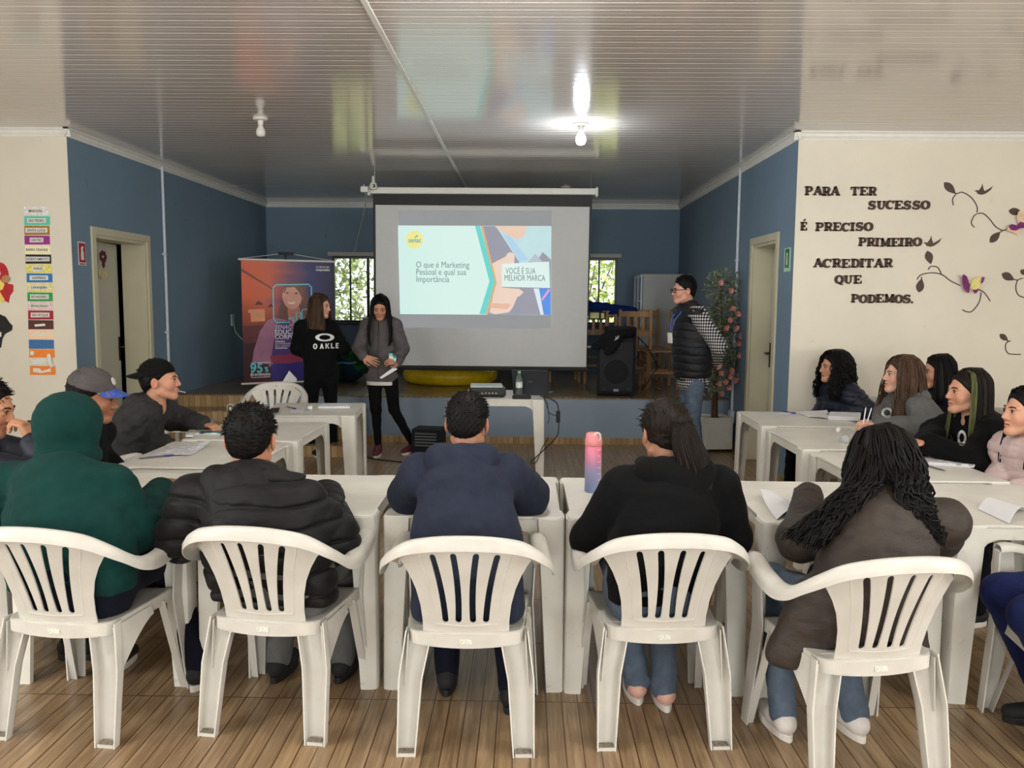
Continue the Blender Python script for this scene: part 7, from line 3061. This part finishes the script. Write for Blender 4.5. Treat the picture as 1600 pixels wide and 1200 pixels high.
for (x, z) in spots:
    fm = MB()
    nP = 9
    c = Vector((x - .02, -.13 - rs.uniform(0, .06), z))
    for k in range(nP):
        a = 2 * PI * k / nP + rs.uniform(-.3, .3)
        rr_ = .030 + .010 * rs.rand()
        t1 = c + Vector((math.cos(a) * rr_, -.012 - .012 * (k % 2), math.sin(a) * rr_))
        s = Vector((-math.sin(a), 0, math.cos(a))) * .014
        fm.add([c, c + (t1 - c) * .6 + s, t1, c + (t1 - c) * .6 - s], [(0, 1, 2, 3)])
    fm.build('blossom', Mbl, plant, fix=False)

# ================================================================ PROJECTOR TABLE
T0 = TH
pj = atZ(762, 620, T0)
pr = empty('projector', (pj.x, pj.y + .06, T0), R(4), 'black and silver projector on the small white table', 'projector')
MB().prism([(-.155, -.12), (.155, -.12), (.15, .12), (-.15, .12)], .012, .080, 'Z').build('housing', mat('black_abs', (20, 21, 23), .4), pr, bevel=.012)
MB().box((-.158, -.10, .080), (.130, .12, .104)).build('top_cover', mat('silver_abs', (168, 176, 172), .35), pr, bevel=.012)
dt = MB()
for k in range(7):
    dt.box((-.12 + k * .03, -.122, .03), (-.105 + k * .03, -.119, .045))
dt.build('rear_ports', m_steel, pr)
ft = MB()
for sx in (-.12, .12):
    ft.lathe([(.012, 0), (.012, .014)], 12, c=(sx, -.08, 0))
    ft.lathe([(.012, 0), (.012, .014)], 12, c=(sx, .08, 0))
ft.build('foot', m_black, pr)
MB().lathe([(.0001, .02), (.028, .018), (.034, 0), (.0001, 0)], 20, M=Matrix.Translation((-.06, .13, .05)) @ Matrix.Rotation(R(-90), 4, 'X')).build('lens', m_black, pr, smooth=40)
lp = atZ(828, 618, T0)
la = empty('laptop', (lp.x + .01, lp.y + .02, T0), R(-14), 'open dark grey laptop seen from behind its lid beside the projector', 'laptop')
m_lap = mat('dark_grey_laptop', (52, 54, 60), .4, metal=.3)
MB().box((-.165, -.0, 0), (.165, .23, .016)).build('base', m_lap, la, bevel=.004)
MB().box((-.150, .02, .0162), (.150, .13, .0175)).build('keyboard', m_black, la)
Ml = Matrix.Translation((0, -.002, .014)) @ Matrix.Rotation(R(14), 4, 'X')
lid = MB().box((-.165, -.008, 0), (.165, 0, .225), Ml).build('lid', m_lap, la, bevel=.003)
MB().box((-.155, .0005, .01), (.155, .0015, .215), Ml).build('display', emi('laptop_display', (180, 200, 210), .7), lid)
MB().box((-.022, -.0095, .115), (.022, -.0085, .121), Ml).build('lid_mark', m_steel, lid)
wb = atZ(811, 618, T0)
wtr = empty('water_bottle', (wb.x, wb.y - .03, T0), 0, 'clear plastic water bottle with green cap in front of the laptop', 'bottle')
Mw = NT('clear_pet', .05, .5)
Mw.b.inputs['Transmission Weight'].default_value = .9
Mw.b.inputs['IOR'].default_value = 1.2
Mw.base(srgb((214, 226, 228)))
MB().lathe([(.028, 0), (.031, .004), (.031, .05), (.029, .055), (.031, .06), (.031, .135), (.026, .165), (.014, .190), (.0125, .205)], 28).build('body', Mw.m, wtr, smooth=50)
MB().lathe([(.0315, .075), (.0315, .125)], 28).build('paper_label', mat('bottle_label', (206, 212, 206), .5, var=.4, nscale=90), wtr, smooth=50)
MB().lathe([(.015, .203), (.0155, .222), (.0001, .224)], 20).build('cap', mat('green_cap', (120, 186, 120), .5), wtr, smooth=50)
bk = atZ(815, 623, T0)
e = empty('black_adapter', (bk.x, bk.y, T0), R(3), 'flat black adapter box at the front edge of the projector table', 'adapter')
MB().box((-.08, -.03, 0), (.08, .03, .028)).build('shell', m_black, e, bevel=.006)
# hanging cables
ce = Vector((.17, 7.12, .72))


def cable(name, pts, r, label, extra=None):
    o = Vector(pts[0])
    e = empty(name, o, 0, label, 'cable')
    P_ = [Vector(p) for p in pts]
    sm = []
    for i in range(len(P_) - 1):
        p0, p1, p2, p3 = P_[max(i - 1, 0)], P_[i], P_[i + 1], P_[min(i + 2, len(P_) - 1)]
        for k in range(6):
            f = k / 6
            sm.append(0.5 * ((2 * p1) + (p2 - p0) * f + (2 * p0 - 5 * p1 + 4 * p2 - p3) * f * f + (3 * p1 - p0 - 3 * p2 + p3) * f ** 3))
    sm.append(P_[-1])
    MB().tube([q - o for q in sm], r, 6).build('wire', m_black, e, smooth=True)
    return e


yc = 7.05
e = cable('hanging_cable', [atY(845, 619, 7.2), atY(857, 622, yc), atY(870, 630, yc), atY(873, 645, yc), atY(873, 658, yc), atY(871, 680, yc), atY(855, 698, yc), atY(840, 712, yc), atY(829, 722, yc)], .005, 'black cable with adapter block hanging from the projector table')
ap = atY(872, 651, yc) - e.location
MB().box((ap.x - .018, -.015, ap.z - .05), (ap.x + .018, .015, ap.z + .05)).build('adapter_block', m_black, e, bevel=.004).location.y = ap.y
cable('hanging_cable', [atY(848, 619, 7.2), atY(855, 630, yc), atY(858, 645, yc), atY(872, 650, yc)], .0035, 'thin black wire looping to the hanging adapter block')
cable('hanging_cable', [atY(849, 619, 7.2), atY(856, 640, yc + .05), atY(858, 655, yc + .05), atY(855, 662, yc + .05)], .003, 'short loose black wire end beneath the right table corner')
cable('hanging_cable', [atY(857, 684, yc), atY(847, 700, yc), atY(838, 722, yc), atY(829, 724, yc), atY(836, 735, yc)], .004, 'lower black wire loop beside the projector table leg')
cable('floor_cable', [atZ(556, 708, .006), atZ(580, 716, .006), atZ(610, 720, .006), atZ(640, 722, .006), atZ(665, 714, .006)], .006, 'black cable lying on the floor by the grey jacket girl')
cable('step_cable', [atZ(270, 655, .30), atY(282, 660, 7.9), atY(288, 672, 7.8), atZ(292, 690, .01)], .006, 'black cable hanging beside the steps on the left')
# black amplifier on the floor
q = atZ(668, 712, 0)
e = empty('amplifier', (q.x, q.y + .1, 0), R(-8), 'black boxy amplifier on the floor behind the navy hoodie', 'amplifier')
MB().box((-.15, -.12, .01), (.15, .14, .27)).build('cabinet', m_spk, e, bevel=.015)
sl = MB()
for k in range(5):
    sl.box((-.11, -.128, .10 + k * .03), (.11, -.119, .112 + k * .03))
sl.build('front_slats', mat('grey_slat', (96, 98, 100), .4), e)

# ================================================================ PINK AND BLUE BOTTLE
q = atZ(926, 768, TH)
e = empty('sports_bottle', (q.x, q.y, TH), 0, 'tall pink to blue sports bottle with pink lid on the near row table', 'bottle')
Mo = NT('pink_blue_gradient_plastic', .3, .5)
sp = Mo.n('ShaderNodeSeparateXYZ', ins={0: Mo.co()})
Mo.base(Mo.ramp(Mo.math('DIVIDE', sp.outputs[2], .26), [(0.05, srgb((134, 158, 206))), (.38, srgb((164, 156, 196))), (.62, srgb((214, 128, 158))), (.85, srgb((222, 112, 136)))]))
MB().lathe([(.033, 0), (.037, .006), (.0375, .10), (.0375, .205), (.034, .212)], 36).build('body', Mo.m, e, smooth=50)
m_lid = mat('coral_pink_lid', (226, 138, 142), .4, var=.03)
MB().lathe([(.0375, .212), (.0385, .216), (.0385, .236), (.035, .248), (.0345, .262), (.028, .268), (.0001, .268)], 36).build('lid', m_lid, e, smooth=50)
lpm = MB()
lpm.tube([(.014 + .013 * math.cos(t), -.030 - .006 * math.sin(t), .252 + .022 * math.sin(t)) for t in [k / 16 * 2 * PI for k in range(16)]], .0035, 8, closed=True)
lpm.build('carry_loop', m_white, e, smooth=True)
for k in range(6):
    tk = MB()
    for (a0, a1, z) in ((-62, -40, .06 + k * .027),):
        q_ = [(.0379 * math.cos(R(a)), .0379 * math.sin(R(a)), z) for a in (a0, (a0 + a1) / 2, a1)]
        tk.tube(q_, .0012, 4)
        if k % 2:
            q_ = [(.0379 * math.cos(R(a)), .0379 * math.sin(R(a)), z) for a in (-40, -34)]
            tk.tube(q_, .0012, 4)
    tk.build('measure_mark', m_white, e)


# ================================================================ PAPERS AND PENS ON THE TABLES
m_paper = mat('white_paper', (226, 226, 230), .6, var=.02)
Mpt = NT('printed_page', .6, .2)
sp = Mpt.n('ShaderNodeSeparateXYZ', ins={0: Mpt.co()})
lnz = Mpt.math('LESS_THAN', Mpt.math('FRACT', Mpt.math('MULTIPLY', sp.outputs[1], 70.0)), .42)
lnz = Mpt.math('MULTIPLY', lnz, Mpt.math('GREATER_THAN', Mpt.noise(30, None, 2), .46))
Mpt.base(Mpt.mix(lnz, srgb((228, 228, 232)), srgb((150, 152, 162))))
m_print = Mpt.m
Mc2 = NT('colour_brochure', .3, .5)
Mc2.base(Mc2.ramp(Mc2.noise(9, None, 3), [(.30, srgb((210, 120, 60))), (.40, srgb((224, 196, 150))), (.47, srgb((236, 234, 228))), (.53, srgb((86, 176, 178))), (.60, srgb((40, 52, 70))), (.70, srgb((176, 110, 84)))], 'EASE'))
m_broch = Mc2.m


def sheet(name, px, label, cat='paper', m=None, z=TH, curl=(0, 0, 0, 0), thick=.0012, bow=0.0, bow2=0.0, cover=None, pages=0):
    """px: four photo points (far-left, far-right, near-right, near-left) lying on the table at height z"""
    W = [atZ(p[0], p[1], z + .001) for p in px]
    c = sum(W, Vector()) / 4
    e = empty(name, (c.x, c.y, z + .0015), 0, label, cat)
    W = [Vector((w.x - c.x, w.y - c.y, 0)) for w in W]

    def fn(u, v):
        p = W[0] * (1 - u) * (1 - v) + W[1] * u * (1 - v) + W[2] * u * v + W[3] * (1 - u) * v
        zz = curl[0] * (1 - u) ** 3 * (1 - v) ** 3 + curl[1] * u ** 3 * (1 - v) ** 3 + curl[2] * u ** 3 * v ** 3 + curl[3] * (1 - u) ** 3 * v ** 3
        zz += bow * math.sin(PI * u) + bow2 * math.sin(PI * v)
        return Vector((p.x, p.y, zz + thick + pages * .0001))
    MB().grid(fn, 14, 10, thick=thick).build('page', m or m_paper, e, smooth=True)
    if pages:
        MB().add([Vector((w.x * .98, w.y * .98, h)) for h in (0, thick * .9) for w in W], [(0, 1, 2, 3), (7, 6, 5, 4), (0, 4, 5, 1), (1, 5, 6, 2), (2, 6, 7, 3), (3, 7, 4, 0)]).build('inner_pages', m_paper, e)
    return e


m_bluecap = mat('blue_pen_cap', (34, 44, 140), .35)
m_clear = mat('clear_pen_barrel', (96, 96, 104), .3)


def pen(p0, p1, label, z=TH, c0=None, c1=None, r=.0042):
    a, b = atZ(p0[0], p0[1], z), atZ(p1[0], p1[1], z)
    e = empty('pen', (a.x, a.y, z), 0, label, 'pen')
    d = b - a
    d.z = 0
    MB().tube([(0, 0, r + .001), d * .08 + Vector((0, 0, r + .001)), d * .72 + Vector((0, 0, r + .001))], [r * .3, r, r], 8).build('barrel', c0 or m_clear, e, smooth=True)
    MB().tube([d * .70 + Vector((0, 0, r + .002)), d + Vector((0, 0, r + .002))], r * 1.25, 8).build('cap', c1 or m_bluecap, e, smooth=True)
    return e


sheet('booklet', [(251, 700), (330, 696), (297, 712), (229, 714)], 'open printed booklet with a lifted corner beside the blue capped pen, left column', 'booklet', m_print, curl=(0, .035, .0, 0), bow=.006)
pen((216, 718), (273, 712.5), 'clear pen with blue cap lying before the open booklet, left column')
sheet('brochure', [(301, 671), (354, 671.5), (344, 679.5), (290, 679.5)], 'colour printed brochure on the second left column table', 'brochure', m_broch, thick=.006, pages=1)
sheet('card', [(290, 683), (302, 682.5), (302, 685), (290, 685.5)], 'small white card beside the colour brochure, left column', 'card', thick=.010)
sheet('brochure', [(222, 774), (270, 775), (262, 791), (214, 790)], 'colour brochure between the green hoodie and the black puffer jacket', 'brochure', m_broch, thick=.005, pages=1)
sheet('paper', [(455, 641), (478, 640), (473, 645), (452, 646)], 'small white paper on the far left column table beside the empty armchair')
sheet('booklet', [(503, 634), (547, 633), (547, 638), (497, 638.5)], 'closed white booklet at the far right corner of the far left column table', 'booklet', thick=.008, pages=1)
pen((447, 636), (462, 640), 'dark blue pen on the far left column table')
sheet('phone', [(424, 641), (437, 640), (435, 646), (422, 647)], 'black phone on the far left column table behind the short haired head', 'phone', m_black, thick=.008)


def crumple(px, r, label, z=TH, m=None):
    q = atZ(px[0], px[1], z)
    e = empty('crumpled_paper', (q.x, q.y, z), 0, label, 'paper')
    F = Field()
    rs_ = np.random.RandomState(int(px[0]))
    for k in range(6):
        F.ell(Vector(rs_.uniform(-1, 1, 3)) * r * .5 + Vector((0, 0, r * .7)), tuple(rs_.uniform(.35, .7, 3) * r), k=.004)
    F.mesh('crumple', m or m_paper, e, res=r / 7, disp=wob(int(px[1]), 160, .003))
    return e


crumple((485, 641), .022, 'small crumpled white paper in the middle of the far left column table')
crumple((1309, 675), .020, 'crumpled white tissue on the middle right column table')
Mwr = NT('clear_wrap', .15, .5)
Mwr.b.inputs['Transmission Weight'].default_value = .5
Mwr.base(srgb((220, 222, 222)))
crumple((1320, 692), .038, 'crumpled clear plastic cup beside the tissue, right column', m=Mwr.m)
# right column papers
sheet('paper', [(1243, 644), (1292, 645), (1300, 656), (1262, 652)], 'loose white papers fanned in front of the curly haired girl', curl=(0, .02, 0, 0), bow=.008)
sheet('notebook', [(1297, 649), (1345, 650.5), (1344, 658), (1294, 656)], 'white notebook on the farthest right column table, right of the loose papers', 'notebook', thick=.014, pages=1)
sheet('paper', [(1222, 645), (1238, 645), (1232, 649), (1215, 648.5)], 'small paper slip with a blue pen, farthest right column table')
pen((1222, 643.5), (1243, 647), 'blue pen at the far left corner of the right column tables', c0=m_bluecap)
pen((1291, 648), (1311, 650.5), 'dark pen resting on the white notebook, right column', z=TH + .018)
sheet('notebook', [(1444, 717), (1500, 721), (1523, 731), (1450, 727)], 'open notebook with writing in front of the girl in the black sweatshirt', 'notebook', m_print, thick=.008, pages=1)
pen((1477, 737), (1429, 724), 'black pen lying beside the open notebook, right column', c1=m_black)
sheet('paper', [(1187, 780), (1215, 772), (1256, 797), (1214, 813)], 'white sheet curling up at the left of the curly haired person in brown', curl=(.045, 0, 0, 0), bow=.022)
sheet('paper', [(1240, 788), (1262, 786), (1262, 798), (1246, 800)], 'small printed note under the blue pen beside the curled white sheet', m=m_print)
pen((1264, 787), (1238, 781), 'blue pen on the near row table beside the curled sheet', c0=m_bluecap, z=TH + .012)
sheet('paper', [(1528, 796), (1556, 786), (1606, 798), (1577, 819)], 'white sheet folded upward at the right end of the near row', curl=(.0, .0, 0, 0), bow=.035)
# pencils in the hand of the girl in grey
for a, b, lb in (((1349, 662), (1353, 636), 'short white pencil held upright by the girl in the grey hoodie'), ((1354, 662), (1362, 637), 'longer white pencil held by the girl in the grey hoodie')):
    p0, p1 = atY(a[0], a[1], 5.27), atY(b[0], b[1], 5.30)
    e = empty('pencil', p0, 0, lb, 'pencil')
    MB().tube([(0, 0, 0), (p1 - p0) * .9, p1 - p0], [.004, .004, .001], 6).build('shaft', m_paper, e, smooth=True)
# pen of the person with the hand at the mouth
p0, p1 = atY(44, 658, 3.40), atY(62, 660, 3.52)
e = empty('pen', p0, 0, 'black pen between the fingers held at the mouth, left edge', 'pen')
MB().tube([(0, 0, 0), p1 - p0], .0045, 8).build('barrel', m_black, e, smooth=True)
# booklet in the hands of the girl in grey
bk0 = atY(606, 590, 8.02)
e = empty('booklet', bk0, 0, 'open booklet held by the standing girl in the grey jacket', 'booklet')
A = [atY(593, 590, 7.98), atY(616, 573, 8.02), atY(621, 577, 8.02), atY(596, 592, 7.98)]
MB().grid(lambda u, v: (A[0].lerp(A[1], u)).lerp(A[3].lerp(A[2], u), v) - bk0, 4, 3, thick=.004).build('lower_page', m_paper, e)
Bq = [atY(607, 552, 8.0), atY(619, 552, 8.02), atY(618, 574, 8.02), atY(608, 568, 8.0)]
MB().grid(lambda u, v: (Bq[0].lerp(Bq[1], u)).lerp(Bq[3].lerp(Bq[2], u), v) + Vector((0, .01 * math.sin(PI * v), 0)) - bk0, 4, 6, thick=.003).build('upright_page', m_broch, e, smooth=True)
# paper behind the back of the girl in black
A = [atY(452, 579, 8.42), atY(464, 592, 8.42), atY(463, 597, 8.42), atY(441, 597, 8.42)]
bk0 = A[0]
e = empty('paper', bk0, 0, 'white paper held behind the back by the girl in the black sweatshirt', 'paper')
MB().grid(lambda u, v: (A[0].lerp(A[1], u)).lerp(A[3].lerp(A[2], u), v) - bk0, 4, 4, thick=.0015).build('sheet', m_paper, e)
# small handwritten marks on the empty armchair that faces the camera
for o in scene.objects:
    if o.get('label', '').startswith('empty white plastic armchair facing'):
        mk = MB()
        for k, x in enumerate((-.10, -.075, -.05, -.03, .02, .035, .07, .085)):
            p_, n_ = back_fn(x, .0)
            p_ = Vector((x, -.327 + .45 * x * x, CH - .045 + .004 * (k % 2)))
            mk.cbox(p_, (.010, .012, .016 if k % 3 else .006))
        mk_o = mk.build('pen_marks', m_dark, o)
        mk_o['kind'] = 'stuff'
